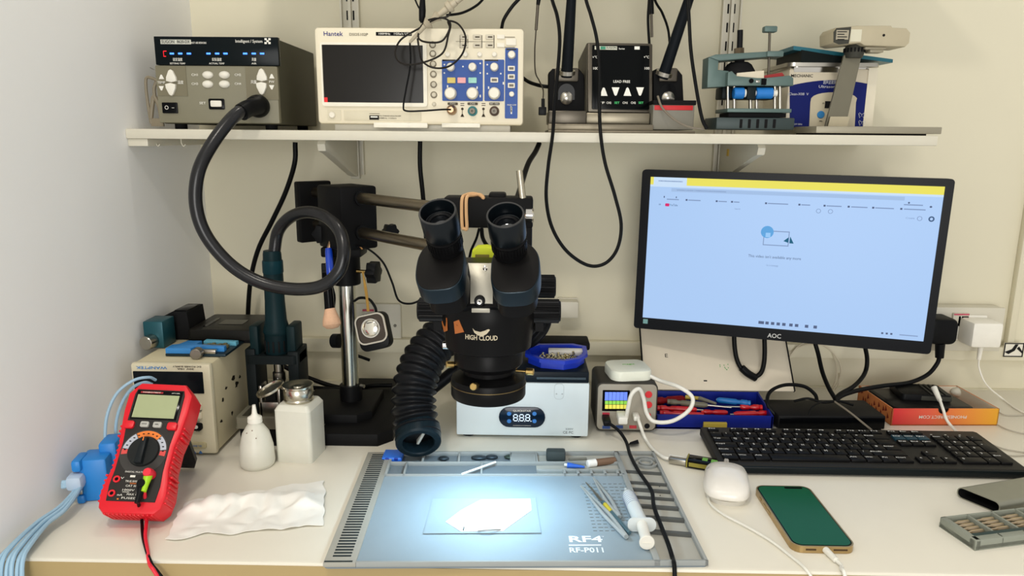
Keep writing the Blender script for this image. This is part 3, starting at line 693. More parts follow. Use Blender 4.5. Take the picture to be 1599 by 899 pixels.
# ------------------------------------------------------------------ ultrasonic cleaner
Y0 = 1.195
uc = thing('ultrasonic_cleaner', 'small white and navy ultrasonic cleaner tank with a steel rim', 'ultrasonic cleaner', (P(1298, 198, Y0).x, Y0, SZ1))
M = M_(uc)
UW = mat('cleaner_white', (206, 196, 174), .4, var=.02)
g = MB(); pbox(g, M, 1233, 106, 1362, 199.5, -.12, 0, .004); part('housing', g, UW, uc)
A, B = uv(M, 1228, 98), uv(M, 1373, 105)
cxx, cyy = (A[0] + B[0]) / 2, .06
part('tank_rim', MB().frame_prism(rrect(B[0] - A[0], .135, .012, cx=cxx, cy=cyy), rrect(B[0] - A[0] - .02, .115, .01, cx=cxx, cy=cyy), B[1], A[1]), STEEL, uc)
part('tank', MB().frame_prism(rrect(B[0] - A[0] - .02, .115, .01, cx=cxx, cy=cyy), rrect(B[0] - A[0] - .022, .113, .01, cx=cxx, cy=cyy), B[1] - .05, A[1] - .0005).prism(rrect(B[0] - A[0] - .022, .113, .01, cx=cxx, cy=cyy), B[1] - .052, B[1] - .05), CHROME, uc)
g = MB(); pbox(g, M, 1240, 105, 1308, 113, 0, .0006); part('rim_band', g, CHROME, uc)
NAVY = mat('navy_panel', (20, 30, 98), .45, var=.05)
o = [(1233, 198.5), (1233, 134)] + [(1233 + 120 * t, 134 - 16 * math.sin(PI * (.15 + .62 * t)) + 7) for t in [i / 10 for i in range(11)]] + [(1361, 130), (1356, 198.5)]
part('front_panel', MB().prism([uv(M, *q) for q in o], 0, .0008, XZ), NAVY, uc)
o = [(1263, 198), (1265, 160)] + [(1302 - 37 * math.cos(PI * t), 161 - 17 * math.sin(PI * t) ** .6) for t in [i / 12 for i in range(1, 12)]] + [(1336, 160), (1334, 198)]
part('control_panel', MB().prism([uv(M, *q) for q in o], .0008, .0014, XZ), mat('panel_cream', (196, 186, 160), .5), uc)
g = MB()
for x in (1281, 1317): pcyl(g, M, x, 179, 5.8, .0014, .003, .0008)
loose('touch_button', g, mat('button_blue', (52, 130, 190), .4), uc)
g = MB(); pbox(g, M, 1288, 158, 1297, 169, .0014, .002); ptext(g, M, 1252, 118.5, 'MECHANIC', 4.6, 34, .0006); ptext(g, M, 1285, 161, 'o', 3, 3, .0018)
ptext(g, M, 1281, 189, '30s', 2.4, 5, .0018); ptext(g, M, 1317, 189, '60s', 2.4, 5, .0018)
part('dark_print', g, PRINTK, uc)
g = MB(); ptext(g, M, 1297, 129, '超声波清洗机', 4.6, 24, .0012); ptext(g, M, 1293, 135.5, 'Ultrasonic', 4.2, 30, .0012)
ptext(g, M, 1246, 147, 'iClean-X08  V', 4, 32, .0012); ptext(g, M, 1245, 194, '220V 50Hz', 2.6, 14, .0012)
for yy in (181, 193):
    x, zz = uv(M, 1345, yy); s = pscale(M, 1345, yy)
    g.tube([(x + p * s, -.001, zz + q * s) for p, q in ((-5, 4), (-3, -3), (0, 1), (3, -3), (5, 4))], .0005, 5, 1, raw=True)
    g.tube([(x + p * s, -.001, zz + q * s) for p, q in ((-4, 5), (0, 2), (4, 5))], .0004, 5, 1, raw=True)
part('light_print', g, mat('pale_print', (190, 192, 200), .6), uc)
g = MB(); pbox(g, M, 1356.5, 106, 1361, 199, .0001, .0012); part('corner_strip', g, mat('corner_cream', (222, 214, 192), .4), uc)
# teal board on top of the cleaner
tz = uv(M, 1228, 98)[1] + SZ1
A, B = P(1150, 85, 1.19), P(1392, 90, 1.19)
pl = thing('teal_board', 'thin dark teal board lying across the top of the ultrasonic cleaner', 'board', ((P(1225, 80, 1.22).x + B.x) / 2, 1.25, tz))
x0_, x1_ = P(1228, 80, 1.22).x, P(1390, 90, 1.2).x
XZb = Matrix(((1, 0, 0, 0), (0, 0, 1, 0), (0, 1, 0, 0), (0, 0, 0, 1)))
part('board', MB().prism([(x0_, tz + .019), (x1_, tz + .0008), (x1_, tz + .006), (x0_, tz + .025)], 1.19, 1.32, XZb), mat('board_teal', (22, 96, 112), .35, var=.06), pl, True)
part('gap_shade', MB().prism([(x0_ + .012, tz), (x1_ - .055, tz), (x1_ - .055, tz + .005), (x0_ + .012, tz + .0185)], 1.186, 1.30, XZb), mat('gap_black', (12, 20, 20), .5), pl, True)  # black wedge stands for the shade in the gap under the tilted board
o = [(1206, 88), (1215, 80), (1240, 74), (1250, 76), (1225, 88)]
single('grey_pouch', MB().sphere((P(1297, 75, 1.26).x, 1.26, tz + .013), 1, (.020, .02, .009)), mat('pouch', (170, 160, 136), .6), 'small beige pouch lying on the teal board', 'pouch', (P(1297, 75, 1.26).x, 1.26, tz + .014))

# ------------------------------------------------------------------ grey camera on a slanted stand
Y0 = 1.10
A, B = P(1275, 199, Y0), P(1470, 210, Y0)
cs = thing('camera_stand', 'grey stand with a flat base plate, a slanted arm and a box camera on top', 'camera stand', ((A.x + B.x) / 2, 1.16, SZ1))
PLM = mat('stand_grey', (150, 144, 126), .45, .3, var=.04)
part('base_plate', MB().bx(A.x, B.x, Y0, 1.19, SZ1 + .0025, SZ1 + .0125, .001), PLM, cs, True)
part('pad', MB().bx(A.x + .003, B.x - .02, Y0 + .004, 1.188, SZ1, SZ1 + .003), MATTE, cs, True)
Ya = 1.155
g = MB()
o = [(1288, 199), (1320, 199), (1345, 88), (1318, 86)]
q = [P(x, y, Ya) for x, y in o]
g.prism([(v.x, v.z) for v in q], -Ya - .004, -Ya, XZ)
part('arm', g, mat('arm_grey', (112, 108, 92), .4, .4), cs, True)
g = MB(); q = [P(x, y, Ya - .0006) for x, y in ((1291, 198), (1321, 198), (1325, 182), (1295, 182))]
g.prism([(v.x, v.z) for v in q], -Ya + .004, -Ya + .005, XZ); part('arm_foot', g, mat('arm_foot', (176, 166, 140), .5), cs, True)
c = P(1334, 80, Ya)
part('joint', MB().lathe([(0, -.010), (.012, -.010), (.0145, -.002), (.0145, .004), (.011, .010), (0, .010)], Matrix.Translation(c), 14), DARKGREY, cs, True)
g = MB()
for i in range(18):
    an = 2 * PI * i / 18; g.box((0, 0, 0), (.0022, .002, .006), 0, Matrix.Translation(c + V((.0145 * math.sin(an), -.0145 * math.cos(an), .001))) @ Matrix.Rotation(an, 4, 'Z'))
part('joint_teeth', g, MATTE, cs, True)
M = frame(P(1362, 58, 1.13), (0, 0, 0))
def poly(mb, MM, pts, t0, t1, b=0): return mb.prism([uv(MM, *p_) for p_ in pts], t0, t1, XZ, b)
g = poly(MB(), M, ((1301, 67), (1301, 50), (1306, 43), (1340, 40), (1392, 40), (1394, 43), (1416, 44), (1422, 51), (1420, 67), (1414, 73), (1350, 71), (1343, 67), (1310, 70)), -.05, 0, .0015)
g.bm.transform(M); part('camera_body', g, mat('camera_beige', (176, 166, 140), .45), cs, True)
g = poly(MB(), M, ((1301.5, 66), (1301.5, 50), (1306, 44), (1329, 42), (1325, 68), (1310, 69.5)), -.001, .0008); g.bm.transform(M); part('side_cover', g, DARKGREY, cs, True)
g = pbox(MB(), M, 1329, 46, 1344, 65, -.001, .0006); g.bm.transform(M); part('side_band', g, mat('camera_pale', (204, 200, 178), .45), cs, True)
g = pbox(MB(), M, 1306, 47, 1324, 62, .0008, .0012); g.bm.transform(M); part('label_plate', g, mat('label_grey', (160, 152, 132), .6), cs, True)
g = MB(); [pbox(g, M, 1307, 49 + 4 * i, 1322 - (i % 2) * 4, 50.5 + 4 * i, .0012, .0014) for i in range(4)]; pcyl(g, M, 1380, 55, 2, -.001, .0006); g.bm.transform(M); part('label_print', g, PRINTK, cs, True)
g = pbox(MB(), M, 1355, 72, 1388, 76, -.035, -.008, .001); pbox(g, M, 1365, 75, 1386, 80.5, -.03, -.012, .001); g.bm.transform(M); part('lens_mount', g, mat('camera_under', (158, 150, 128), .45), cs, True)

# ------------------------------------------------------------------ bench power supply, upside-down lettering
Y0 = 1.0
a, b = P(207, 566, Y0), P(342, 700, Y0)
psx0, psx1, psz = max(a.x, XL + .012), P(335, 640, Y0).x, a.z
ps = thing('power_supply', 'scuffed cream bench power supply turned upside down beside the side wall', 'power supply', ((psx0 + psx1) / 2, Y0, 0))
M = M_(ps); pw = psx1 - psx0
PSM = mat('psu_cream', (200, 190, 158), .5, var=.05, scale=30)
part('case', MB().bx(-pw / 2, pw / 2, .004, .21, .004, psz, .004), PSM, ps)
g = MB().bx(-pw / 2 - .001, pw / 2 + .001, -.006, .006, .003, psz + .001, .004); part('front_panel', g, mat('psu_front', (210, 202, 174), .45), ps)
A, B = uv(M, 211, 577), uv(M, 322, 612)
part('display', MB().bx(A[0], B[0], -.0075, -.004, B[1], A[1], .001), mat('psu_display', (18, 22, 26), .2), ps)
g = MB(); ptext(g, M, 240, 571.5, 'WANPTEK', 4.5, 48, .0065, True); part('logo', g, mat('logo_blue', (50, 130, 200), .6), ps)
g = MB(); ptext(g, M, 295, 569.8, 'DC POWER SUPPLY', 2.6, 44, .0065, True); ptext(g, M, 293, 573.6, '30V 10A', 2.4, 26, .0065, True)
for x, y in ((314, 641), (312, 655), (312, 670)): ptext(g, M, x, y, 'OCP', 2, 6, .0068, True)
pbox(g, M, 306, 638, 318, 639, .006, .0068)
part('print', g, PRINTK, ps)
for y in (632, 646): part('button', prr(MB(), M, 304, y - 5, 319, y + 5, .005, .009, .002, .001), mat('psu_button', (216, 208, 184), .4), ps)
part('knob', prr(MB(), M, 303, 657, 320, 668, .005, .012, .003, .001), BLACK, ps)
part('knob_cap', prr(MB(), M, 308, 659, 315, 664, .012, .013, .002), PRINTW, ps)
g = MB(); prr(g, M, 296, 687, 326, 697, .0055, .0085, .003, .001); part('label_plate', g, mat('psu_plate', (176, 166, 130), .5), ps)
g = MB(); ptext(g, M, 310, 692, '0-30V', 3, 18, .0088, True)
for i, x in enumerate((297, 306, 316)): ptri(g, x, 703, 3, 2.4, 1, .006, .0066, MM=M)
part('blue_marks', g, mat('mark_blue', (60, 110, 170), .6), ps)
g = MB()
for y, z_, s in ((.03, .075, .010), (.045, .088, .008), (.075, .094, .012), (.085, .080, .014), (.10, .088, .008), (.02, .045, .008), (.06, .042, .011)):
    o = [(y + s * .7 * (math.cos(t) * (.25 + .75 * random.random())), z_ + s * .45 * math.sin(t) * (.4 + .6 * random.random())) for t in [i * PI / 5 for i in range(10)]]
    g.prism(o, 0, .0004, Matrix.Translation((pw / 2, 0, 0)) @ Matrix(((0, 0, 1, 0), (1, 0, 0, 0), (0, 1, 0, 0), (0, 0, 0, 1))))
loose('scuff_marks', g, mat('scuff', (36, 32, 26), .7), ps)
g = MB()
for x in (-1, 1):
    for y in (.02, .18): g.cyl((x * (pw / 2 - .015), y, 0), (x * (pw / 2 - .015), y, .005), .008)
loose('foot', g, MATTE, ps)
zt = psz + .0008
# teal clamp block and black block standing on the power supply
A, B = P(222, 502, 1.07), P(257, 546, 1.07)
tc_ = thing('clamp_block', 'small teal metal block with a silver thumb screw on the power supply', 'clamp', ((A.x + B.x) / 2, 1.07, zt))
bw = B.x - A.x
part('block', MB().bx(-bw / 2, bw / 2, 0, .04, 0, A.z - zt, .002), mat('clamp_teal', (26, 78, 88), .4, .3), tc_)
q = tc_.location; p_ = P(233, 536, 1.06)
c = V((p_.x - q.x, 0, max(.012, p_.z - q.z)))
part('thumb_screw', MB().cyl(c + V((0, .001, 0)), c + V((-.003, -.016, 0)), .0108, None, 28, .001), STEEL, tc_)
A, B = P(252, 487, 1.12), P(296, 540, 1.12)
bb = thing('black_tool_block', 'black plastic block with a sloped corner standing behind the teal clamp', 'block', ((A.x + B.x) / 2, 1.12, zt))
bw = B.x - A.x; bhh = A.z - zt
part('block', MB().prism([(-bw / 2 - .004, 0), (bw / 2 + .004, 0), (bw / 2, bhh), (-bw / 2 + .016, bhh), (-bw / 2, bhh - .008)], -.06, 0, XZ, .001), MATTE, bb)
part('top_cap', MB().bx(-bw / 2 + .018, bw / 2 - .002, .006, .05, bhh - .001, bhh + .002, .001), GLOSS, bb)
# blue board jig
jx0, jx1 = P(258, 554, 1.03).x, P(352, 552, 1.03).x
jg = thing('board_jig', 'bright blue board-holding jig with a thumb wheel on the power supply', 'board jig', ((jx0 + jx1) / 2, 1.03, zt))
jw = jx1 - jx0
part('base', MB().bx(-jw / 2, jw / 2, 0, .10, 0, .004, .001), mat('jig_steel', (30, 50, 60), .35, .5), jg)
JB = mat('jig_blue', (48, 128, 196), .4, var=.06)
part('jaw', MB().prism([(-jw / 2, .002), (-jw * .08, .002), (-jw * .06, .014), (jw * .42, .014), (jw * .42, .022), (-jw * .1, .026), (-jw * .1, .045), (-jw * .34, .045), (-jw * .40, .026), (-jw / 2, .022)], .004, .012, None, .001), JB, jg)
part('jaw', MB().prism([(-jw * .1, .05), (jw * .48, .046), (jw * .48, .056), (-jw * .1, .062)], .004, .010, None, .001), mat('jig_pale', (96, 166, 190), .4), jg)
g = MB()
for i in range(7): g.box((jw * (-.02 + .065 * i), .034 + .004 * (i % 3), .0065), (.006, .008, .005), .001)
part('circuit_pieces', g, mat('jig_parts', (120, 112, 78), .45, .4), jg)
part('slide_rod', MB().bx(-.004, jw * .33, .001, .008, .004, .010, .001), STEEL, jg)
part('thumb_wheel', MB().cyl((jw * .06, .0, .0075), (jw * .06 + .001, -.014, .0075), .0082, None, 24, .001), mat('wheel_steel', (140, 134, 124), .4, .9), jg)
# black board holder on top at the back
kx0, kx1 = P(300, 500, 1.12).x, P(400, 500, 1.12).x
kz = psz + .0008
kh = thing('board_holder', 'flat black slotted board holder lying at the back of the power supply', 'board holder', ((kx0 + kx1) / 2, 1.10, kz))
kw = kx1 - kx0
part('plate', MB().prism(rrect(kw, .105, .006, cx=0, cy=.0525), .006, .022, None, .002), mat('holder_black', (26, 25, 22), .4), kh)
part('plate_base', MB().bx(-kw / 2 + .006, kw / 2 - .006, .004, .10, 0, .007), MATTE, kh)
g = MB(); g.bx(-kw * .16, kw * .22, .035, .065, .0215, .0226); g.bx(-kw * .34, -kw * .28, .02, .075, .0215, .0226); part('slot', g, GLOSS, kh)
g = MB(); [g.bx(-kw * .30, kw * .12 + .02 * i, .008 + .006 * i, .0086 + .006 * i, .022, .0224) for i in range(3)]; part('groove', g, mat('groove_grey', (74, 72, 62), .5), kh)
g = MB()
for i in (-1, 0, 1): g.lathe([(.003, 0), (.0036, 0), (.0036, .0008), (.003, .0008)], Matrix.Translation((i * .007, .004, .009)) @ Matrix.Rotation(PI / 2, 4, 'X'), 16, True)
part('emblem', g, GREY, kh)

# ------------------------------------------------------------------ multimeter
mm = thing('multimeter', 'red and black handheld multimeter leaning back on its kickstand', 'multimeter', (-.4637, .8310, .0898), (-.7250, .0537, .0534))
M = M_(mm)
def sym(hw): return [(x, z) for z, x in hw] + [(-x, z) for z, x in hw[::-1]]
RB = mat('meter_red', (214, 16, 34), .38, var=.05)
prof = [(-.083, .030), (-.076, .037), (-.060, .0395), (-.045, .038), (-.028, .0345), (.000, .0345), (.020, .038), (.045, .0405), (.068, .0405), (.080, .031), (.083, .028)]
body = MB().prism(sym(prof), -.036, .0, XZ, .005)
part('holster', body, RB, mm)
g = MB()
for sg in (-1, 1):
    for i in range(16):
        zz = -.068 + i * .0062
        hw = .0385 - (.004 if -.035 < zz < .008 else 0)
        g.box((sg * hw, .017, zz), (.0035, .026, .0026), .001, Matrix.Identity(4))
for i in range(12): g.box((-.028 + i * .005, .016, -.0825), (.0026, .026, .003), .001)
part('grip_ribs', g, RB, mm)
pf = [(-.0685, .0285), (-.050, .030), (-.032, .0285), (.003, .0285), (.018, .030), (.035, .031), (.066, .031), (.073, .029)]
part('face', MB().prism(sym(pf), .0, .0015, XZ, .0006), mat('meter_face', (48, 46, 44), .5, var=.05), mm)
F = lambda mb, x0_, x1_, z0_, z1_, t0, t1, b=0: mb.bx(x0_, x1_, -t1, -t0, z0_, z1_, b)
g = MB(); F(g, -.0285, .0285, .033, .0715, .0012, .0022, .0004); part('screen_surround', g, GLOSS, mm)
g = MB(); F(g, -.0265, .0255, .035, .0655, .0022, .0026); part('screen', g, mat('lcd_green', (158, 166, 126), .3), mm)
g = MB(); F(g, -.024, .004, .0675, .0698, .0022, .0025); part('brand_strip', g, mat('strip_red', (150, 30, 34), .6), mm)
T0 = lambda x, zz, t=.0024: Matrix.Translation((x, -t, zz)) @ XZ
g = MB(); g.text('HABOTEST', .0017, T0(-.010, .0686, .0026), .022); g.text('HT118A', .0016, T0(.020, .0686), .010)
part('brand_text', g, PRINTW, mm)
for sg in (-1, 1):
    part('red_button', MB().prism(rrect(.012, .010, .003, cx=sg * .0262, cy=.025), .0012, .005, XZ, .001), RB, mm)
    part('grey_button', MB().prism(rrect(.0105, .0075, .002, cx=sg * .0078, cy=.0262), .0012, .0045, XZ, .001), mat('meter_key', (172, 170, 162), .45), mm)
g = MB(); g.text('HOLD', .0014, T0(-.0078, .0262, .0046), .006); g.text('SEL', .0014, T0(.0078, .0262, .0046), .005); part('key_print', g, PRINTK, mm)
dc = -.0085
part('dial_ring', MB().lathe([(0, 0), (.0285, 0), (.0285, .0018), (.0280, .0022), (0, .0022)], T0(0, dc, 0), 40), mat('dial_grey', (64, 62, 60), .5), mm)
def sector(r0, r1, a0, a1, t0, t1, n=14):
    o = arc_pts(0, dc, r1, a0, a1, n) + arc_pts(0, dc, r0, a1, a0, n)
    return MB().prism(o, t0, t1, XZ)
R_ = math.radians
part('dial_scale', sector(.0195, .0265, R_(52), R_(122), .0022, .0026), mat('scale_orange', (226, 120, 40), .5), mm, label='orange scale band')
g = sector(.0195, .0265, R_(8), R_(50), .0022, .0026); part('dial_scale', g, mat('scale_grey', (176, 180, 190), .5), mm, label='pale grey scale band')
g = sector(.0195, .0265, R_(124), R_(172), .0022, .0026); part('dial_scale', g, MATS['scale_grey'], mm, label='pale grey scale band')
for a0 in (-10, 174): part('dial_scale', sector(.0195, .0265, R_(a0), R_(a0 + 15), .0022, .0026), mat('scale_red', (206, 70, 66), .5), mm, label='red scale band')
g = MB()
for i in range(13):
    an = R_(4 + i * 14.3); g.box((.0230 * math.cos(an), -.0028, dc + .0230 * math.sin(an)), (.0022, .0004, .0012))
part('scale_print', g, PRINTK, mm)
part('dial', MB().lathe([(0, .002), (.0185, .002), (.0178, .006), (0, .006)], T0(0, dc, 0), 36), mat('dial_black', (34, 36, 36), .4), mm)
part('dial_pointer', MB().prism([(-.0045, -.016), (.0045, -.016), (.0035, .016), (-.0035, .016)], .006, .013, Matrix.Translation((0, 0, dc)) @ XZ, .0015), mat('pointer_black', (28, 32, 34), .35), mm)
g = MB(); F(g, -.0006, .0006, dc + .011, dc + .0155, .013, .0134); part('pointer_mark', g, mat('scale_orange', (226, 120, 40)), mm)
g = MB(); g.text('DIGITAL MULTIMETER', .0019, T0(0, -.0338, .0026), .030)
for x, zz, s, wd in ((-.0165, -.0415, 'V', .004), (-.005, -.045, 'TRUE RMS', .014), (-.004, -.0505, 'CAT III', .012), (-.006, -.0555, '1000V', .014), (.002, -.0605, 'MAX 10A', .016), (-.002, -.0650, 'FUSED', .018), (-.014, -.0615, 'mA', .006)): g.text(s, .0024, T0(x, zz, .0018), wd)
F(g, -.008, -.002, -.040, -.0375, .0014, .0018); F(g, .004, .0055, -.058, -.043, .0014, .0018); F(g, -.012, -.004, -.058, -.0575, .0014, .0018)
part('face_print', g, PRINTW, mm)
g = MB(); g.text('WARNING', .0018, T0(0, -.0475, .0018), .012); F(g, -.016, -.014, -.067, -.0655, .0014, .0018); part('warning_print', g, mat('scale_orange', (226, 120, 40)), mm)
for x, zz in ((-.0225, -.043), (-.0235, -.060)):
    part('socket', MB().lathe([(.0022, .001), (.0042, .001), (.0042, .003), (.0022, .003)], T0(x, zz, 0), 20, True), RB, mm)
    part('socket_hole', MB().cyl((x, -.0012, zz), (x, -.0022, zz), .0022, None, 14), GLOSS, mm)
Mi = M.inverted()
foot = G(300, 728, 0.004); A = Mi @ foot
ks = MB(); top = V((.020, .034, .028))
d = (A - top); L = d.length
side = V((1, 0, 0)); dn = d.normalized(); nn = dn.cross(side).normalized()
Mk = Matrix((side.to_4d(), dn.to_4d(), nn.to_4d(), (0, 0, 0, 1))).transposed(); Mk = Matrix.Translation(top) @ Mk.to_3x3().to_4x4()
ks.prism([(-.030, 0), (.012, 0), (.010, L * .8), (.004, L), (-.022, L), (-.028, L * .8)], -.003, .003, Mk, .001)
part('kickstand', ks, BLACK, mm)
# leads
TW = lambda x, y, zz: M @ V((x, y, zz))
def plug(px, pz, colm, cname, lab, straincol, pathpx, r=.0021):
    t = thing('test_lead', lab, 'test lead', TW(px, -.004, pz), group='test leads plugged into the multimeter')
    part('plug', MB().lathe([(0, 0), (.0058, 0), (.0062, .004), (.0058, .012), (.0046, .015), (0, .015)], axisframe(TW(px, -.0016, pz), TW(px, -.05, pz)), 18), colm, t, True)
    e0 = TW(px, -.010, pz); e1 = TW(px + .001, -.013, pz - .022)
    part('strain_relief', MB().lathe([(0, 0), (.0052, .0), (.0050, .006), (.0036, .014), (.0030, .023), (0, .023)], axisframe(e0, e1), 16), straincol, t, True)
    pts = [e0.lerp(e1, .9)] + pathpx
    part('cable', MB().tube(pts, r, 10, 8), colm, t, True)
RL = mat('lead_red', (222, 40, 58), .38)
plug(.0165, -.0365, RL, 'red', 'red test lead with a lime strain relief running off the bench edge', mat('lime_plastic', (158, 206, 20), .4),
     [G(229, 806, .014), G(227, 835, .006), G(230, 858, .004), V((P(233, 874, YF - .004).x, YF - .004, -.002)), P(240, 890, YF - .012), P(256, 915, YF - .012)])
plug(.0125, -.0500, RUBBER, 'black', 'black test lead running beside the red one off the bench edge', BLACK,
     [G(221, 808, .012), G(223, 836, .005), G(229, 860, .0035), V((P(236, 875, YF - .003).x, YF - .003, -.002)), P(246, 892, YF - .010), P(264, 915, YF - .010)], .0019)

# ------------------------------------------------------------------ blue connector and ribbon of pale cables
bc = thing('blue_connector', 'bright blue plug block beside the multimeter with pale blue cables', 'connector', G(150, 783, 0))
CB = mat('connector_blue', (34, 128, 206), .4, var=.05)
o_ = G(146, 783, 0); o_.x = max(o_.x, XL + .036)
Mb = frame(o_, (0, 0, R_(12)))
g = MB().bx(-.014, .020, 0, .038, .0, .058, .004, Mb); part('block', g, CB, bc, True)
g = MB().bx(-.020, -.008, -.006, .026, .044, .060, .004, Mb).bx(-.018, -.008, -.005, .022, .0, .012, .003, Mb); loose('lip', g, CB, bc, True)
g = MB().bx(.004, .026, .022, .058, .03, .070, .004, Mb); part('rear_block', g, CB, bc, True)
part('metal_shell', MB().bx(-.0185, -.010, -.004, .020, .013, .022, .001, Mb), STEEL, bc, True)
part('cable_boot', MB().box((-.016, -.002, .032), (.02, .026, .02), .006, Mb), mat('pale_boot', (176, 196, 216), .5), bc, True)
PB_ = mat('pale_blue_cable', (152, 186, 208), .45, var=.05)
src = Mb @ V((-.022, -.006, .032))
for i in range(6):
    k_ = i - 2.5; off = lambda s: V((s * k_ * .0028, 0, s * abs(k_) * .0006))
    zz_ = .003 * (i % 2)
    pts = [src + V((0.006, 0, .001 * k_)), src + V((-.006, -.006, .0012 * k_)), V(((src.x - .566) / 2 + .0014 * i, .866 - .0035 * i, .026 + zz_)), V((-.568 + .0026 * i, .815 - .002 * i, .016 + zz_)), V((-.577 + .0035 * i, .775, .012 + zz_)), V((-.578 + .0048 * i, .735, .008 + zz_)), V((-.579 + .0056 * i, .7165, .001 + zz_)), V((-.579 + .0060 * i, .708, -.022 + zz_)), V((-.580 + .0064 * i, .704, -.06)), V((-.580 + .0066 * i, .700, -.10))]
    part('cable', MB().tube(pts, .0024, 8, 8), PB_, bc, True)
for i, pts in enumerate(([(165, 722, .90), (164, 690, .90), (167, 650, .915), (182, 615, .925), (208, 594, .935), (232, 589, .945), (243, 593, .955)], [(184, 708, .91), (181, 665, .925), (190, 630, .935), (206, 606, .94), (225, 597, .95), (238, 600, .955)])):
    part('thin_cable', MB().tube([P(*q) for q in pts], .0021, 8, 8), PB_, bc, True)

# ------------------------------------------------------------------ squeeze bottle and square dispenser
BM = mat('bottle_plastic', (214, 213, 200), .38, var=.05, sss=.2)
c = G(401, 737, 0); c.y += .024; c.x = P(401, 700, c.y).x
sc = c.y * 1.0 / FPX * 1.05
sq = thing('squeeze_bottle', 'small round translucent squeeze bottle with a thin spout', 'bottle', c)
hz = lambda py: P(401, py, c.y).z
part('bottle', MB().lathe([(0, 0), (24 * sc, 0), (26.5 * sc, .003), (27.5 * sc, hz(718)), (26 * sc, hz(695)), (21 * sc, hz(675)), (13.5 * sc, hz(664)), (10.5 * sc, hz(660)), (10.5 * sc, hz(657)), (0, hz(657))], None, 32), BM, sq)
part('cap', MB().lathe([(0, hz(658)), (11.5 * sc, hz(658)), (11 * sc, hz(651)), (6 * sc, hz(648)), (4.2 * sc, hz(645)), (2.6 * sc, hz(632)), (0, hz(632))], None, 24), mat('cap_white', (232, 230, 218), .4), sq)
g = MB()
for an, zz in ((-1.4, .062), (-1.75, .058), (-1.2, .05)): g.sphere((25.2 * sc * math.cos(an), 25.2 * sc * math.sin(an), zz), .0009)
part('specks', g, mat('speck_brown', (130, 110, 90), .6), sq)
q0, q1, q2 = G(428, 724, 0), G(470, 726, 0), G(493, 708, 0)
wd = (q1 - q0).length
dp = thing('dispenser_bottle', 'square translucent dispenser bottle with an open metal pump lid', 'bottle', (q0.x + .031, q0.y + .032, 0), (0, 0, R_(-7)))
tp = P(460, 634, dp.location.y - .025).z
o = rrect(.055, .055, .006)
bm_ = MB().prism(o, 0, tp - .008, None).prism([(x * 1.0, y * 1.0) for x, y in o], tp - .008, tp, None, .002, .82)
part('bottle', bm_, BM, dp)
yc = dp.location.y
hz = lambda py: P(463, py, yc - .012).z
part('pump', MB().lathe([(0, tp - .002), (.0205, tp - .002), (.0215, tp + .003), (.0200, tp + .005), (.0215, tp + .008), (.0215, tp + .016), (.0200, tp + .020), (.0225, tp + .022), (.0225, tp + .0245), (.020, tp + .0245), (.012, tp + .021), (.007, tp + .021), (.006, tp + .0225), (0, tp + .0225)], None, 36), mat('pump_steel', (196, 190, 174), .25, 1.0), dp)
cl = V((-.042, -.002, tp + .015))
part('pump_lid', MB().lathe([(0, -.001), (.0205, -.001), (.0215, 0), (.0215, .003), (.019, .003), (.018, .001), (0, .001)], Matrix.Translation(cl) @ Matrix.Rotation(R_(-22), 4, 'Y') @ Matrix.Rotation(R_(12), 4, 'X'), 36), MATS['pump_steel'], dp)
part('hinge', MB().bx(-.025, -.018, -.004, .004, tp + .016, tp + .024, .001), STEEL, dp)

# ------------------------------------------------------------------ small tray and black box behind the bottles
a, b = G(366, 661, .03), G(430, 655, .03)
ty = 1.0
t0_ = thing('metal_tray', 'small grey metal tray on a black box behind the squeeze bottle', 'tray', (P(400, 655, 1.03).x, 1.03, 0))
x0, x1 = P(368, 655, 1.03).x - t0_.location.x, P(440, 655, 1.03).x - t0_.location.x
zt = P(400, 652, 1.03).z
TRM = mat('tray_grey', (126, 122, 106), .5, .3)
part('tray_floor', MB().bx(x0, x1, 0, .068, zt - .018, zt - .015), TRM, t0_)
part('tray_wall', MB().frame_prism(rrect(x1 - x0, .07, .003, cx=(x0 + x1) / 2, cy=.034), rrect(x1 - x0 - .014, .056, .003, cx=(x0 + x1) / 2, cy=.034), zt - .018, zt), TRM, t0_)
part('box', MB().bx(x0 + .004, x1 - .004, .002, .06, 0, zt - .018, .002), MATTE, t0_)
# steel pieces hanging at the holder
cp = thing('steel_clip', 'steel clip with a round eyelet standing below the hot air nozzle', 'clip', P(423, 615, 1.07))
Yc = 1.065
g = MB()
for x0_, x1_ in ((405, 411), (433, 439)):
    A, B = P(x0_, 601, Yc), P(x1_, 628, Yc); g.bx(A.x, B.x, Yc - .004, Yc + .02, zt - .014, A.z, .001)
A, B = P(405, 620, Yc), P(439, 626, Yc); g.bx(A.x, B.x, Yc - .004, Yc + .02, zt - .0145, B.z - .001, .001)
part('bracket', g, STEEL, cp, True)
A, B = P(413, 602, Yc + .004), P(431, 616, Yc + .004); g = MB().bx(A.x, B.x, Yc + .002, Yc + .018, B.z - .01, A.z, .002); part('centre_block', g, MATTE, cp, True)
part('eyelet', MB().lathe([(.0034, 0), (.0052, 0), (.0052, .002), (.0034, .002)], Matrix.Translation(P(420, 608, Yc - .001)) @ XZ, 22, True), CHROME, cp, True)
part('pin', MB().cyl(P(433, 590, Yc + .006), P(441, 604, Yc + .004), .0014, None, 10), STEEL, cp, True)

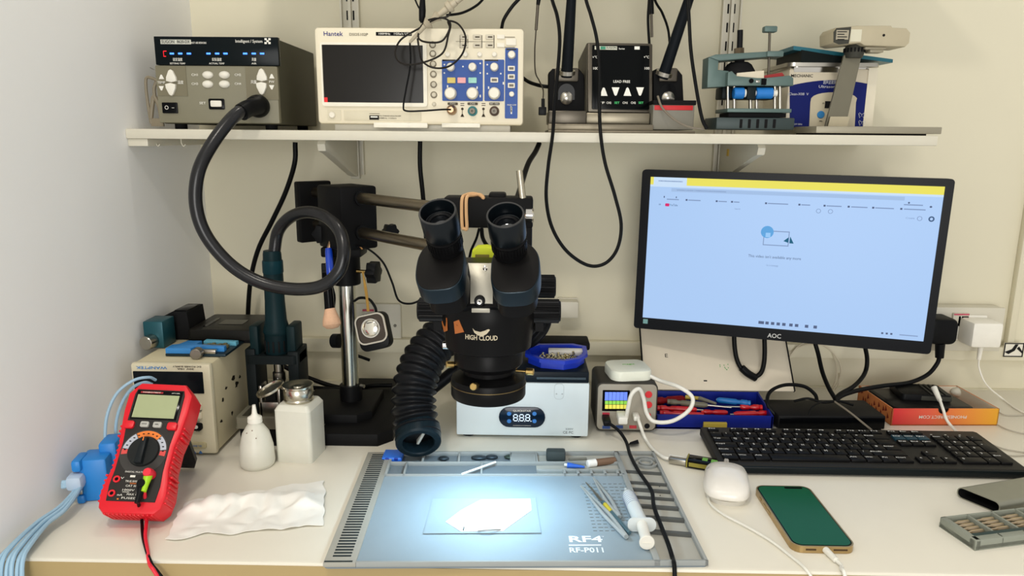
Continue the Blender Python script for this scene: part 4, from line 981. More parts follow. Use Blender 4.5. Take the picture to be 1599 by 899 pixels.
# ------------------------------------------------------------------ crumpled tissue
def sheet(corners, nx, ny, fz, th=.0006):
    bm = bmesh.new(); gr = []
    for lvl in (0, 1):
        gg = []
        for j in range(ny + 1):
            row = []
            for i in range(nx + 1):
                u_, v_ = i / nx, j / ny
                p = (corners[0] * (1 - u_) + corners[1] * u_) * (1 - v_) + (corners[3] * (1 - u_) + corners[2] * u_) * v_
                dx = .006 * noise.noise(V((u_ * 5, v_ * 5, 3))); dy = .008 * noise.noise(V((u_ * 6, v_ * 6, 9)))
                row.append(bm.verts.new((p.x + dx, p.y + dy, fz(u_, v_) + lvl * th)))
            gg.append(row)
        gr.append(gg)
    for lvl in (0, 1):
        for j in range(ny):
            for i in range(nx): bm.faces.new((gr[lvl][j][i], gr[lvl][j][i + 1], gr[lvl][j + 1][i + 1], gr[lvl][j + 1][i]))
    for i in range(nx):
        for j in (0, ny): bm.faces.new((gr[0][j][i], gr[0][j][i + 1], gr[1][j][i + 1], gr[1][j][i]))
    for j in range(ny):
        for i in (0, nx): bm.faces.new((gr[0][j][i], gr[0][j + 1][i], gr[1][j + 1][i], gr[1][j][i]))
    bmesh.ops.recalc_face_normals(bm, faces=bm.faces)
    m_ = MB(); return m_.merge(bm)
cs_ = [G(258, 843, 0), G(505, 822, 0), G(507, 752, 0), G(290, 786, 0)]
def tz_(u_, v_):
    n = noise.noise(V((u_ * 4.0, v_ * 2.2, 1))) * .5 + .5; n2 = abs(noise.noise(V((u_ * 7, v_ * 4, 5))))
    rid = math.exp(-((v_ - .55 - .18 * math.sin(u_ * 4)) / .16) ** 2)
    return .0012 + (.016 * n * rid + .008 * n2 + .002 * n) * min(1, 6 * min(u_ + .05, 1.05 - u_)) * (.35 + .65 * math.sin(PI * min(1, max(0, v_ * .9 + .05))))
c = G(380, 800, 0)
single('tissue', sheet(cs_, 60, 34, tz_), mat('tissue_paper', (236, 234, 226), .9, var=.02), 'crumpled white tissue lying flat beside the repair mat', 'tissue', c, ang=60)

# ------------------------------------------------------------------ stereo microscope on its boom stand
PXc, PYc = -.285, 1.15
ms = thing('stereo_microscope', 'black stereo microscope on a double-arm boom stand over the repair mat', 'microscope', (PXc, PYc, 0))
CI = mat('microscope_black', (14, 14, 15), .36, var=.08); CIM = mat('cast_black', (14, 14, 15), .5, var=.12)
bl, br = G(495, 697, 0), G(606, 697, 0)
bx0, bx1, by0, by1 = bl.x + .001, br.x + .004, bl.y + .004, 1.30
part('base_plate', MB().prism([(bx0, by0), (bx1 - .02, by0), (bx1, by0 + .022), (bx1, by1 - .02), (bx1 - .02, by1), (bx0, by1)], 0, .020, None, .004), CIM, ms, True)
part('base_step', MB().prism([(PXc - .075, PYc - .07), (PXc + .025, PYc - .07), (PXc + .045, PYc - .05), (PXc + .045, PYc + .05), (PXc - .075, PYc + .05)], .018, .034, None, .004), CIM, ms, True)
zc = P(540, 599, PYc).z
part('base_collar', MB().cyl((PXc, PYc, .032), (PXc, PYc, zc), .0185, None, 28, .001), CIM, ms, True)
part('collar_screw', MB().cyl((PXc + .018, PYc - .008, .06), (PXc + .025, PYc - .011, .06), .003, None, 12), STEEL, ms, True)
zp = P(540, 443, PYc).z
part('post', MB().cyl((PXc, PYc, zc - .003), (PXc, PYc, zp + .02), .0138, None, 32), mat('post_chrome', (206, 206, 196), .2, 1.0, var=.02), ms, True)
zq = P(540, 383, PYc).z
g = MB().cyl((PXc, PYc, zp), (PXc, PYc, zq - .002), .0225, None, 28, .001).bx(PXc - .034, PXc + .030, PYc - .025, PYc + .025, zq - .016, zq, .003)
part('post_clamp', g, CIM, ms, True)
def star(p0, p1, R, n=6):
    o = []
    for i in range(n * 4): an = 2 * PI * i / (n * 4); r = R * (1 + .13 * math.cos(n * an)); o.append((r * math.cos(an), r * math.sin(an)))
    return MB().prism(o, 0, (V(p1) - V(p0)).length, axisframe(p0, p1), .0015)
kz = P(582, 425, PYc - .02).z
part('clamp_bolt', MB().cyl((PXc + .02, PYc - .012, kz), (PXc + .045, PYc - .018, kz), .003, None, 12), BRASS, ms, True)
part('clamp_knob', star((PXc + .041, PYc - .018, kz), (PXc + .056, PYc - .021, kz), .0165), BLACK, ms, True)
part('clamp_knob', star((PXc - .022, PYc - .012, kz), (PXc - .036, PYc - .016, kz), .012), BLACK, ms, True)
# boom: two rails through a block
UR, LR = .3745, .3215
r0 = P(472, 302, 1.205); r1 = P(700, 325, .94)
r0.z = r1.z = 0; rd = (r1 - r0).normalized(); rp = V((-rd.y, rd.x, 0))
cen = V((PXc, PYc, 0)); tcen = (cen - r0).dot(rd); off = (cen - r0) - rd * tcen
r0 += off; r1 += off * .3; rd = (r1 - r0).normalized(); rp = V((-rd.y, rd.x, 0)); tcen = (cen - r0).dot(rd)
rail = mat('rail_steel', (150, 138, 118), .3, 1.0, var=.05)
for zz in (UR, LR): part('boom_rail', MB().cyl(r0 + V((0, 0, zz)), r1 + V((0, 0, zz)), .0085, None, 24), rail, ms, True)
Mr = Matrix((rd.to_4d(), rp.to_4d(), V((0, 0, 1)).to_4d(), (0, 0, 0, 1))).transposed().to_3x3().to_4x4()
Mr0 = Matrix.Translation(r0) @ Mr
part('end_plate', MB().bx(-.006, .012, -.030, .030, LR - .030, UR + .018, .003, Mr0), CIM, ms, True)
part('boom_block', MB().bx(tcen - .018, tcen + .056, -.034, .030, zq, UR + .0175, .004, Mr0), CIM, ms, True)
part('rail_bush', MB().cyl(r0 + rd * (tcen + .054) + V((0, 0, UR)), r0 + rd * (tcen + .060) + V((0, 0, UR)), .0115, None, 24).cyl(r0 + rd * (tcen + .054) + V((0, 0, LR)), r0 + rd * (tcen + .060) + V((0, 0, LR)), .0115, None, 24), BLACK, ms, True)
Lr_ = (r1 - r0).length
part('rail_end_block', MB().bx(Lr_ - .020, Lr_ + .004, -.013, .013, LR - .014, UR + .014, .003, Mr0), CIM, ms, True)
kk = P(502, 366, 1.13); part('boom_knob', star(kk + V((0, .03, 0)), kk, .0145), BLACK, ms, True)
kk = P(612, 362, 1.17); part('boom_knob', star(kk + V((0, 0, 0)), kk + V((-.008, .012, 0)), .012), BLACK, ms, True)

# microscope head; h is a frame on the optical axis
AX, AY = -.0395, .84
h = frame((AX, AY, 0))
# focus mount
a, b = P(717, 308, .925), P(832, 357, .925)
part('focus_mount', MB().bx(a.x - .02, b.x, .925, .965, b.z, a.z, .003), CIM, ms, True)
a2, b2 = P(763, 301, .94), P(790, 309, .94)
part('mount_cap', MB().bx(a2.x, b2.x, .935, .965, b2.z - .002, a2.z, .003), CIM, ms, True)
p0, p1 = P(817, 320, .93), P(811, 266, .935)
part('mount_lever', MB().cyl(p0, p1, .0048, .0042, 16), mat('lever_steel', (190, 182, 162), .25, 1.0), ms, True)
p0 = P(818, 322, .93); part('lever_socket', MB().cyl(p0 + V((0, 0, -.03)), p0, .0055, None, 16), BLACK, ms, True)
kk = P(826, 336, .93); part('mount_screw', MB().cyl(kk + V((-.006, 0, 0)), kk + V((.006, 0, 0)), .0105, None, 22, .002), CHROME, ms, True)
# focus arm and rack going down to the ring behind the head
c0, c1 = P(775, 357, .93), P(775, 465, .92)
part('focus_arm', MB().bx(AX + .024, AX + .052, .925, .955, .262, c0.z + .004, .004), CIM, ms, True)
hr_o = [(AX + .066 * math.cos(t), AY + .066 * math.sin(t)) for t in [i * PI / 20 for i in range(21)]]
hr_i = [(AX + .0560 * math.cos(t), AY + .0560 * math.sin(t)) for t in [i * PI / 20 for i in range(20, -1, -1)]]
part('head_ring', MB().prism(hr_o + hr_i, .240, .262).bx(AX + .022, AX + .054, AY + .05, .945, .238, .268, .003), CIM, ms, True)
def ribknob(p0, p1, R, name, n=26, colm=CI):
    L = (V(p1) - V(p0)).length; o = []
    for i in range(n * 4): an = 2 * PI * i / (n * 4); o.append(((R - (.0012 if i % 4 in (0, 1) else 0)) * math.cos(an), (R - (.0012 if i % 4 in (0, 1) else 0)) * math.sin(an)))
    return part(name, MB().prism(o, 0, L, axisframe(p0, p1), .0008).cyl(p0, V(p0).lerp(V(p1), 1.06), R * .86, None, 24, .001), colm, ms, True, ang=25)
fz = P(853, 447, .90).z
x0_, x1_ = P(838, 447, .90).x, P(866, 447, .90).x
part('focus_shaft', MB().cyl((AX, .925, fz), (x0_ + .002, .905, fz), .012, None, 20), CI, ms, True)
ribknob((x0_, .90, fz), (x1_, .90, fz), .0150, 'focus_knob', 22)
# body
part('body', MB().lathe([(0, .222), (.049, .222), (.0515, .2235), (.053, .240), (.0555, .258), (.0555, .278), (.053, .284), (0, .286)], h, 56), CI, ms, True)
zk = .2655
for sg, xa, xb in ((-1, 655, 690), (1, 873, 838)):
    A, B = P(xa, 484, AY), P(xb, 484, AY)
    part('zoom_shaft', MB().cyl((AX + sg * .05, AY, zk), (B.x, AY, zk), .011, None, 24), CI, ms, True)
    ribknob((B.x + sg * -.004, AY, zk), (A.x, AY, zk), .0145, 'zoom_knob', 24)
# wedge head: carries the two prism housings
YZm = Matrix(((0, 0, 1, 0), (1, 0, 0, 0), (0, 1, 0, 0), (0, 0, 0, 1)))     # outline (y, z), extruded along x
part('wedge_head', MB().prism([(-.050, .276), (.052, .276), (.052, .310), (.020, .326), (-.034, .326), (-.038, .318), (-.060, .284)], -.030, .030, h @ YZm, .003), CI, ms, True)
EYES = []
for (ex, ey), (hx_, hy_) in (((683, 330), (698, 389)), ((789, 335), (797, 394))):
    e_ = P(ex, ey, .72); EYES.append((e_, P(hx_, hy_, .751)))
TEALS = mat('housing_teal_sheen', (20, 36, 46), .34, .55, var=.05); TEALE = mat('eyepiece_black', (12, 19, 24), .3, .4, var=.05)  # black housings and eyepieces tinted teal, a reflection put into their colour
for (E_, H_), sg in zip(EYES, (-1, 1)):
    ax = (E_ - H_).normalized(); xr = V((1, 0, 0)); yv = ax.cross(xr).normalized(); xr = yv.cross(ax)
    Mh = Matrix((xr.to_4d(), yv.to_4d(), ax.to_4d(), (0, 0, 0, 1))).transposed().to_3x3().to_4x4()
    Mh = Matrix.Translation(H_) @ Mh
    # D-shaped prism housing: round outer and rear ends, flatter inner side
    o = []
    for i in range(48):
        an = 2 * PI * i / 48; cx_, sn = math.cos(an), math.sin(an); inner = cx_ * sg < 0
        x = .0255 * math.copysign(abs(cx_) ** (.62 if inner or sn < 0 else .92), cx_)
        y = .037 * math.copysign(abs(sn) ** (.80 if sn > 0 else (.62 if inner else .8)), sn)
        o.append((x + sg * .0055, y - .021))
    dn = -.020
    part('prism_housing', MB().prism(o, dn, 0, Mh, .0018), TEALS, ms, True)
    part('housing_top', MB().prism([((x - sg * .0055) * .95 + sg * .0055, (y + .021) * .96 - .021) for x, y in o], -.001, .0008, Mh, .0006), mat('housing_cap', (18, 17, 17), .42), ms, True)
    part('housing_neck', MB().prism([((x - sg * .0055) * .86 + sg * .004, (y + .021) * .86 - .019) for x, y in o], -.046, dn + .002, Mh, 0, .88), CI, ms, True)
    L = (E_ - H_).length
    Me = axisframe(H_, E_)
    ey = part('eyepiece_tube', MB().lathe([(0, 0), (.0175, 0), (.0175, L * .14), (.0182, L * .15), (.0182, L * .38), (.0165, L * .40), (.0165, L * .44), (0, L * .44)], Me, 40), CI, ms, True)
    g = MB()
    for i in range(36):
        an = 2 * PI * i / 36; g.box((0, 0, 0), (.0012, .0017, L * .2), 0, Me @ Matrix.Rotation(an, 4, 'Z') @ Matrix.Translation((.0182, 0, L * .26)))
    part('dioptre_ribs', g, CI, ms, True)
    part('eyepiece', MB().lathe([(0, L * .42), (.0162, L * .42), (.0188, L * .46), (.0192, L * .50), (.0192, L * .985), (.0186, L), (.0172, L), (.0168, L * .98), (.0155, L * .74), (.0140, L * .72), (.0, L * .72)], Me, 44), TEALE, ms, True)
    part('eye_rim', MB().lathe([(.0172, L * 1.0), (.0190, L * .985), (.0193, L * .995), (.0186, L * 1.012), (.0174, L * 1.008)], Me, 44, True), mat('rim_grey', (58, 58, 58), .4), ms, True)
    part('eye_lens', MB().lathe([(0, L * .745), (.006, L * .742), (.0110, L * .725), (0, L * .722)], Me, 32), mat('lens_glass', (6, 8, 12), .03, coat=1.0, spec=.9), ms, True)
    part('lens_ring', MB().lathe([(.0105, L * .72), (.0140, L * .72), (.0140, L * .75), (.0125, L * .76), (.0105, L * .74)], Me, 36, True), BLACK, ms, True)
# pale centre plate between the housings
pA, pB = P(752, 411, .803), P(752, 474, .781)
Mp = frame((0, 0, 0)); d_ = (pA - pB).normalized()
Mp = Matrix((V((1, 0, 0)).to_4d(), d_.cross(V((1, 0, 0))).to_4d(), d_.to_4d(), (0, 0, 0, 1))).transposed().to_3x3().to_4x4()
Mp = Matrix.Translation((pA + pB) / 2) @ Mp
PLT = mat('plate_alu', (176, 172, 158), .4, .5, var=.08, bump=.2)
hh = (pA - pB).length / 2
part('centre_plate', MB().prism([(-.0155, hh), (.0155, hh), (.0125, hh * .3), (.0125, -hh), (-.0125, -hh), (-.0125, hh * .3)][::-1], -.004, .0016, Mp @ XZ, .0006), PLT, ms, True)
def screw(Mx, x, z_, r, m=PLT):
    part('screw', MB().lathe([(0, 0), (r, 0), (r, .0015), (r * .5, .0022), (r * .45, .001), (0, .001)], Mx @ Matrix.Translation((x, -.0014, z_)) @ XZ, 20), CHROME, ms, True)
screw(Mp, .004, hh * .72, .0026)
pC = P(749, 470, .780)
part('screw_boss', MB().lathe([(0, 0), (.0062, 0), (.0062, .006), (.005, .008), (0, .008)], Matrix.Translation(pC + V((0, .006, 0))) @ XZ, 24), BLACK, ms, True)
part('boss_screw', MB().lathe([(.001, 0), (.0026, 0), (.0030, .0012), (.001, .0008)], Matrix.Translation(pC + V((0, -.0020, 0))) @ XZ, 20, True), CHROME, ms, True)
a, b = P(736, 477, .782), P(765, 489, .782); part('foot_plate', MB().bx(a.x, b.x, .7835, .80, b.z, a.z, .0008), PLT, ms, True)
# lower barrel, neck and ring light
part('objective_barrel', MB().lathe([(0, .196), (.036, .196), (.0415, .202), (.0415, .220), (.040, .2225), (0, .2225)], h, 52), CI, ms, True)
part('neck', MB().lathe([(0, .176), (.034, .176), (.034, .184), (.031, .186), (.031, .197), (0, .197)], h, 48), CI, ms, True)
rl = part('ring_light', MB().lathe([(.024, .160), (.0445, .160), (.0455, .162), (.0455, .181), (.0445, .1835), (.040, .1845), (.034, .189), (.024, .189)], h, 60, True), CI, ms, True)
part('led_ring', MB().lathe([(.026, .1592), (.042, .1592), (.042, .1602), (.026, .1602)], h, 48, True), mat('led_white', (240, 246, 255), .4, emit=(226, 238, 255), es=14), ms, True)
g = MB().lathe([(.0455, .1755), (.0461, .1755), (.0461, .1765), (.0455, .1765)], h, 60, True); part('trim_line', g, mat('trim_brass', (120, 104, 72), .35, .9), ms, True)
for px, py, d in ((741, 603, V((-.25, -1, .25))), (826, 580, V((1, -.2, 0))), (704, 569, V((-1, -.3, .1)))):
    p_ = P(px, py, AY - .052 if px == 741 else AY - .01); d.normalize()
    part('thumb_screw', MB().cyl(p_ - d * .016, p_, .0017, None, 12).cyl(p_ - d * .004, p_ + d * .006, .0042, None, 18, .0008), BRASS, ms, True)
p_ = P(699, 539, AY); part('thumb_screw', MB().cyl(p_ + V((.016, 0, 0)), p_ + V((-.006, 0, 0)), .0048, None, 18, .0008), CHROME, ms, True)
RL_ = bpy.data.lights.new('ring_light', 'AREA'); RL_.shape = 'DISK'; RL_.size = .075; RL_.energy = .42; RL_.color = (.50, .80, 1.0); RL_.spread = math.radians(125)
lo = bpy.data.objects.new('ring_light_glow', RL_); COL.objects.link(lo); lo.location = (AX, AY, .1585)
# lettering and tape on the body
def cyl_text(mb, s, px, py, size, wd, R):
    # text wrapped round the body
    p_ = P(px, py, AY - R); an = math.asin(max(-1, min(1, (p_.x - AX) / R)))
    T = Matrix.Translation((AX, AY, p_.z)) @ Matrix.Rotation(an, 4, 'Z') @ XZ @ Matrix.Translation((0, 0, R))
    return mb.text(s, size, T, wd, .0004, R, .02)
g = MB(); cyl_text(g, 'HIGH CLOUD', 751, 528, .0056, .0375, .0547)
part('lettering', g, mat('gold_print', (196, 184, 156), .5), ms, True)
def wrap_poly(pts, R, t=.0004):
    b_ = bmesh.new(); out = []
    for px, py in pts:
        p_ = P(px, py, AY - R)
        for _ in range(4):
            yy = AY - math.sqrt(max(1e-8, R * R - (p_.x - AX) ** 2)); p_ = P(px, py, yy)
        out.append(p_)
    n = len(out)
    cen = V((AX, AY, 0))
    lo_ = [b_.verts.new(q) for q in out]; hi_ = []
    for q in out: d = V((q.x - AX, q.y - AY, 0)).normalized(); hi_.append(b_.verts.new(q + d * t))
    b_.faces.new(hi_)
    for i in range(n): b_.faces.new((lo_[i], lo_[(i + 1) % n], hi_[(i + 1) % n], hi_[i]))
    bmesh.ops.recalc_face_normals(b_, faces=b_.faces)
    m_ = MB(); return m_.merge(b_)
g = wrap_poly([(738, 512), (742, 516), (750, 518), (757, 516), (763, 513), (765, 515), (760, 521), (753, 525), (746, 523), (741, 519)], .0545, .0008)
part('emblem', g, MATS['gold_print'], ms, True)
TAPE = mat('amber_tape', (176, 100, 44), .4, var=.08)
part('tape', wrap_poly([(709, 502), (717, 499), (725, 518), (711, 521)], .0553, .0006), TAPE, ms, True, label='orange-brown tape patch')
part('tape', wrap_poly([(689, 497), (698, 496), (699, 516), (694, 518)], .0556, .0006), TAPE, ms, True, label='orange-brown tape patch')

single('rubber_band', MB().tube([P(x, y, .9225) for x, y in ((722, 309), (721, 330), (722, 354), (725, 357))] + [P(729, 356, .9225), P(728, 330, .9225), P(729, 308, .9225), P(738, 305, .932), P(750, 304, .935), P(755, 309, .9235), P(748, 304, .934), P(738, 302, .934), P(728, 304, .93)], .0022, 8, 6, True), mat('band_peach', (206, 164, 118), .6), 'peach rubber band wrapped round the microscope focus mount', 'rubber band', P(725, 330, .92))
g = MB()
o = [P(x, y, .885) for x, y in ((735, 410), (737, 392), (745, 386), (760, 385), (772, 388), (773, 411))]
lm = MB().prism([(q.x, q.z) for q in o], -.885 - .02, -.885, XZ, .004)
lime = thing('lime_tag', 'lime yellow soft wrap showing between the two eyepieces', 'wrap', P(755, 400, .885))
part('wrap', lm, mat('lime_cloth', (196, 206, 44), .7), lime, True)
a, b = P(742, 397, .8845), P(764, 409, .8845); part('pocket', MB().bx(a.x, b.x, .8838, .8852, b.z, a.z, .001), mat('lime_olive', (112, 104, 42), .8), lime, True)  # darker olive patch on the front of the wrap
cab([(748, 357, .97), (744, 372, .96), (736, 390, .95), (733, 402, .94)], .0018, 'thin black cable between the microscope eyepieces')
cab([(752, 357, .98), (754, 372, .97), (762, 385, .955), (775, 396, .95)], .0028, 'thick black cable curling between the microscope eyepieces')

# brush, pen, lamp hanging on the stand
bsh = thing('makeup_brush', 'soft peach brush hanging beside the microscope post', 'brush', P(518, 470, 1.09))
Yq = 1.085
part('bristles', MB().lathe([(0, 0), (.0075, 0), (.0100, .008), (.0135, .020), (.0140, .026), (.009, .031), (0, .0325)], axisframe(P(515, 481, Yq), P(519, 512, Yq - .008)), 28), mat('bristle', (214, 172, 140), .9, var=.12, scale=300, bump=.3), bsh, True)
part('handle', MB().cyl(P(512, 448, Yq), P(515, 483, Yq), .0072, .0078, 18, .001), GLOSS, bsh, True)
pn = thing('blue_pen', 'glossy blue pen tucked behind the hose loop', 'pen', P(514, 400, 1.11))
part('barrel', MB().lathe([(0, 0), (.0035, 0), (.0058, .006), (.0058, .040), (.005, .046), (0, .046)], axisframe(P(516, 433, 1.10), P(513, 387, 1.115)), 18), mat('pen_blue', (20, 66, 190), .2, coat=.5), pn, True)
part('ferrule', MB().cyl(P(514, 387, 1.115), P(519, 371, 1.115), .0038, None, 14), MATS['copper_bnc'], pn, True)
g = MB().tube([P(516, 447, 1.10), P(520, 462, 1.10), P(519, 480, 1.10)], .0042, 10)
single('black_rod', g, GLOSS, 'short black rod hanging next to the brush handle', 'rod', P(519, 460, 1.1))
single('orange_string', MB().tube([P(518, 384, 1.115), P(540, 380, 1.11), P(560, 384, 1.10), P(566, 389, 1.10)], .0011, 8), mat('string_orange', (190, 140, 80), .7), 'orange string tied along the underside of the boom block', 'string', P(540, 382, 1.11))
part('lead', MB().tube([P(*q_) for q_ in [(545, 384, 1.112), (570, 386, 1.09), (597, 408, 1.08), (612, 440, 1.06), (622, 468, 1.05), (640, 474, 1.03), (662, 466, .99), (690, 452, .945)]], .0016, 8), RUBBER, ms, True)
lp_ = thing('lens_lamp', 'small square black lamp with a silver lens hanging on a string', 'lamp', P(580, 512, 1.10))
Ml = frame(P(580, 513, 1.095), (R_(-12), R_(-14), R_(-4)))
s = .00098
o = rrect(50 * s, 50 * s, 13 * s)
def lpart(name, mb, m): mb.bm.transform(Ml); return part(name, mb, m, lp_, True)
lpart('housing', MB().prism([(x, y - 5 * s) for x, y in rrect(50 * s, 60 * s, 12 * s)], -.022, 0, XZ, .002), BLACK)
lpart('bezel', MB().frame_prism(rrect(50 * s, 48 * s, 12 * s), rrect(45 * s, 43 * s, 10 * s), 0, .003, XZ), mat('lamp_chrome', (200, 194, 182), .2, 1.0))
lpart('reflector', MB().prism(rrect(44 * s, 42 * s, 10 * s), 0, .0012, XZ), mat('lamp_dark', (74, 66, 60), .25, .8))
lpart('lens', MB().sphere((0, -.001, .001), 1, (14 * s, .004, 14 * s)), mat('lens_silver', (226, 222, 210), .1, .9))
lpart('lens_ring', MB().lathe([(13.5 * s, .001), (16 * s, .001), (15.5 * s, .004), (13.5 * s, .004)], Matrix.Translation((0, 0, .001)) @ XZ, 28, True), CHROME)
part('string', MB().tube([P(567, 424, 1.125), P(569, 445, 1.12), P(572, 465, 1.11), P(574, 486, 1.10)], .0013, 8).tube([P(566, 424, 1.125), P(571, 445, 1.12), P(574, 465, 1.11), P(576, 486, 1.10)], .0013, 8), mat('string_gold', (168, 130, 60), .7), lp_, True)
part('cable', MB().tube([P(553, 470, 1.13), P(562, 465, 1.12), P(576, 467, 1.11), P(585, 478, 1.105), P(588, 488, 1.105)], .0022, 8), RUBBER, lp_, True)

# ------------------------------------------------------------------ wall sockets and plugs
def plate(px0, py0, px1, py1, name, lab, depth=.01, cat='socket'):
    a, b = P(px0, py0, YB - depth), P(px1, py1, YB - depth)
    t = thing(name, lab, cat, ((a.x + b.x) / 2, YB, (a.z + b.z) / 2)); w2, h2 = (b.x - a.x) / 2, (a.z - b.z) / 2
    part('plate', MB().prism(rrect(2 * w2, 2 * h2, .004), 0, depth, XZ, .0015), WHITE, t)
    return t, w2, h2
t, w2, h2 = plate(551, 474, 627, 541, 'wall_socket', 'white double wall socket behind the hanging lens lamp')
g = MB()
for x in (.55, -.9): g.lathe([(0, 0), (.003, 0), (.003, .0115), (0, .0115)], Matrix.Translation((w2 * .75 if x > 0 else -w2 * .75, 0, 0)) @ XZ, 16)
loose('screw', g, GREY, t)
for x in (-.5, -.2): part('rocker', MB().box((w2 * x, -.011, h2 * .55), (.010, .004, .016), .001), WHITE, t)
g = MB(); [g.box((w2 * x, -.0135, h2 * .72), (.008, .001, .004)) for x in (-.5, -.2)]; loose('red_mark', g, mat('switch_red', (196, 84, 104), .5), t)
t, w2, h2 = plate(872, 471, 903, 497, 'wall_plug', 'small white square plug adapter on the wall beside the focus knob', .03, 'plug')
part('collar', MB().prism(rrect(w2 * 2.1, h2 * 2.3, .004), 0, .006, XZ), WHITE, t)
# surface-mounted double socket at the monitor
Ys = YB - .036
a, b = P(1440, 480, Ys), P(1560, 548, Ys)
ws = thing('wall_socket', 'white surface-mounted double socket on the wall beside the monitor', 'socket', ((a.x + b.x) / 2, YB, (a.z + b.z) / 2))
w2, h2 = (b.x - a.x) / 2, (a.z - b.z) / 2
part('back_box', MB().bx(-w2, w2, -.030, 0, -h2, h2, .002), WHITE, ws)
part('face_plate', MB().bx(-w2 - .001, w2 + .001, -.036, -.029, -h2 - .001, h2 + .001, .002), WHITE, ws)
for px in (1492, 1504):
    A, B = P(px - 5, 488, Ys), P(px + 5, 509, Ys)
    part('rocker', MB().bx(A.x - ws.location.x, B.x - ws.location.x, -.041, -.035, B.z - ws.location.z, A.z - ws.location.z, .0012), WHITE, ws)
    part('red_mark', MB().bx(A.x - ws.location.x + .0008, B.x - ws.location.x - .0008, -.0416, -.0405, A.z - ws.location.z - .0035, A.z - ws.location.z - .0006), MATS['switch_red'], ws)
# white charger plug with a lead
c = P(1533, 527, Ys - .03)
wc = thing('usb_plug_charger', 'chunky white mains charger plugged into the socket, thin lead below', 'charger', (c.x, Ys, c.z))
A, B = P(1519, 503, Ys - .045), P(1561, 543, Ys - .045)
x0, x1, z0, z1 = A.x - c.x, B.x - c.x, B.z - c.z, A.z - c.z
part('body', MB().bx(x0, x1, -.050, -.004, z0, z1, .006), mat('charger_white', (236, 233, 222), .35), wc)
part('pin_base', MB().bx(x0 - .003, x1 - .003, -.005, 0, z0 + .002, z1 + .003, .002), MATS['charger_white'], wc)
q = P(1531, 543, Ys - .03)
part('lead_boot', MB().cyl(q + V((0, 0, .004)), q + V((0, 0, -.022)), .0046, .0034, 14), MATS['charger_white'], wc, True)
part('lead', MB().tube([q + V((0, 0, -.02)), P(1529, 575, Ys - .03), P(1540, 600, 1.27), G(1565, 622, .004), G(1590, 640, .002), G(1625, 655, .002)], .0015, 8), MATS['charger_white'], wc, True)
# black mains plug
c = P(1474, 524, Ys)
bp = thing('black_mains_plug', 'black mains plug in the wall socket behind the monitor edge', 'plug', c)
A, B = P(1458, 499, Ys - .045), P(1496, 540, Ys - .045)
part('body', MB().prism([(x, z_) for x, z_ in rrect(B.x - A.x, A.z - B.z, .012)], 0, .042, Matrix.Translation(((A.x + B.x) / 2, Ys, (A.z + B.z) / 2)) @ XZ, .006), BLACK, bp, True)
q0, q1 = P(1468, 536, Ys - .034), P(1467, 558, Ys - .034)
part('cord_grip', MB().cyl(q0, q1, .0085, .0072, 16), BLACK, bp, True)
part('cord', MB().tube([q1 + V((0, 0, .003)), P(1463, 568, Ys - .034), P(1448, 585, 1.27), P(1420, 597, 1.25), P(1380, 602, 1.22), P(1345, 608, 1.2), P(1318, 616, 1.18), P(1304, 625, 1.165)], .0038, 10), BLACK, bp, True)
# conduit and small sign
a, b = P(1606, 380, YB - .014), P(1573, 535, YB - .014)
xc_ = P(1583, 500, YB - .012).x
struct('trim_3', MB().bx(xc_ - .0065, xc_ + .0065, YB - .014, YB, P(1583, 538, YB).z, 1.75, .002), WALL)
a, b = P(1569, 535, 1.323), P(1596, 557, 1.323)
sg_ = thing('wall_sign', 'small black and white sign on the wall below the conduit', 'sign', ((a.x + b.x) / 2, 1.3248, (a.z + b.z) / 2))
w2, h2 = (b.x - a.x) / 2, (a.z - b.z) / 2
part('plate', MB().bx(-w2, w2, -.0022, 0, -h2, h2), mat('sign_white', (226, 222, 208), .5), sg_)
g = MB().frame_prism([(-w2, -h2), (w2, -h2), (w2, h2), (-w2, h2)], [(-w2 * .9, -h2 * .86), (w2 * .9, -h2 * .86), (w2 * .9, h2 * .86), (-w2 * .9, h2 * .86)], .0022, .003, XZ)
g.prism([(-w2 * .9, -h2 * .3), (-w2 * .2, h2 * .1), (w2 * .1, h2 * .8), (w2 * .4, h2 * .8), (w2 * .1, -h2 * .1), (-w2 * .5, -h2 * .6)], .0022, .003, XZ).prism([(w2 * .3, h2 * .2), (w2 * .9, -h2 * .5), (w2 * .9, -h2 * .2), (w2 * .5, h2 * .5)], .0022, .003, XZ)
part('print', g, PRINTK, sg_)

# ------------------------------------------------------------------ corrugated fume hose
fh = thing('fume_hose', 'black corrugated fume extractor hose drooping from behind the microscope to the mat', 'hose', G(655, 715, .008))
pth = spline([P(842, 520, 1.16), P(800, 488, 1.15), P(745, 485, 1.12), P(700, 517, 1.085), P(667, 552, 1.05), P(650, 592, 1.02), P(646, 632, 1.0), P(650, 662, .985), P(653, 682, .972)], 26)
cum = [0]
for p, q in zip(pth, pth[1:]): cum.append(cum[-1] + (q - p).length)
tot = cum[-1]
def hr(t):
    i = min(len(cum) - 1, int(round(t * (len(cum) - 1)))); s_ = cum[i]
    return .0305 + .0030 * math.sin(2 * PI * s_ / .0135)
part('corrugated_tube', MB().tube(pth, hr, 28, raw=True), mat('hose_black', (20, 21, 23), .32, var=.12), fh, True, ang=80)
e1 = pth[-1]; ed = (pth[-1] - pth[-8]).normalized(); ed = (ed + V((.02, -.75, -.1))).normalized()
Mm = axisframe(e1 - ed * .016, e1 + ed)
part('mouth', MB().lathe([(.0235, .006), (.0290, .0), (.0325, .002), (.0330, .008), (.0325, .026), (.0300, .0285), (.0240, .0285), (.0225, .027), (.0225, .008)], Mm, 44, True), mat('mouth_teal', (18, 30, 36), .35, var=.2, scale=200, bump=.2), fh, True)
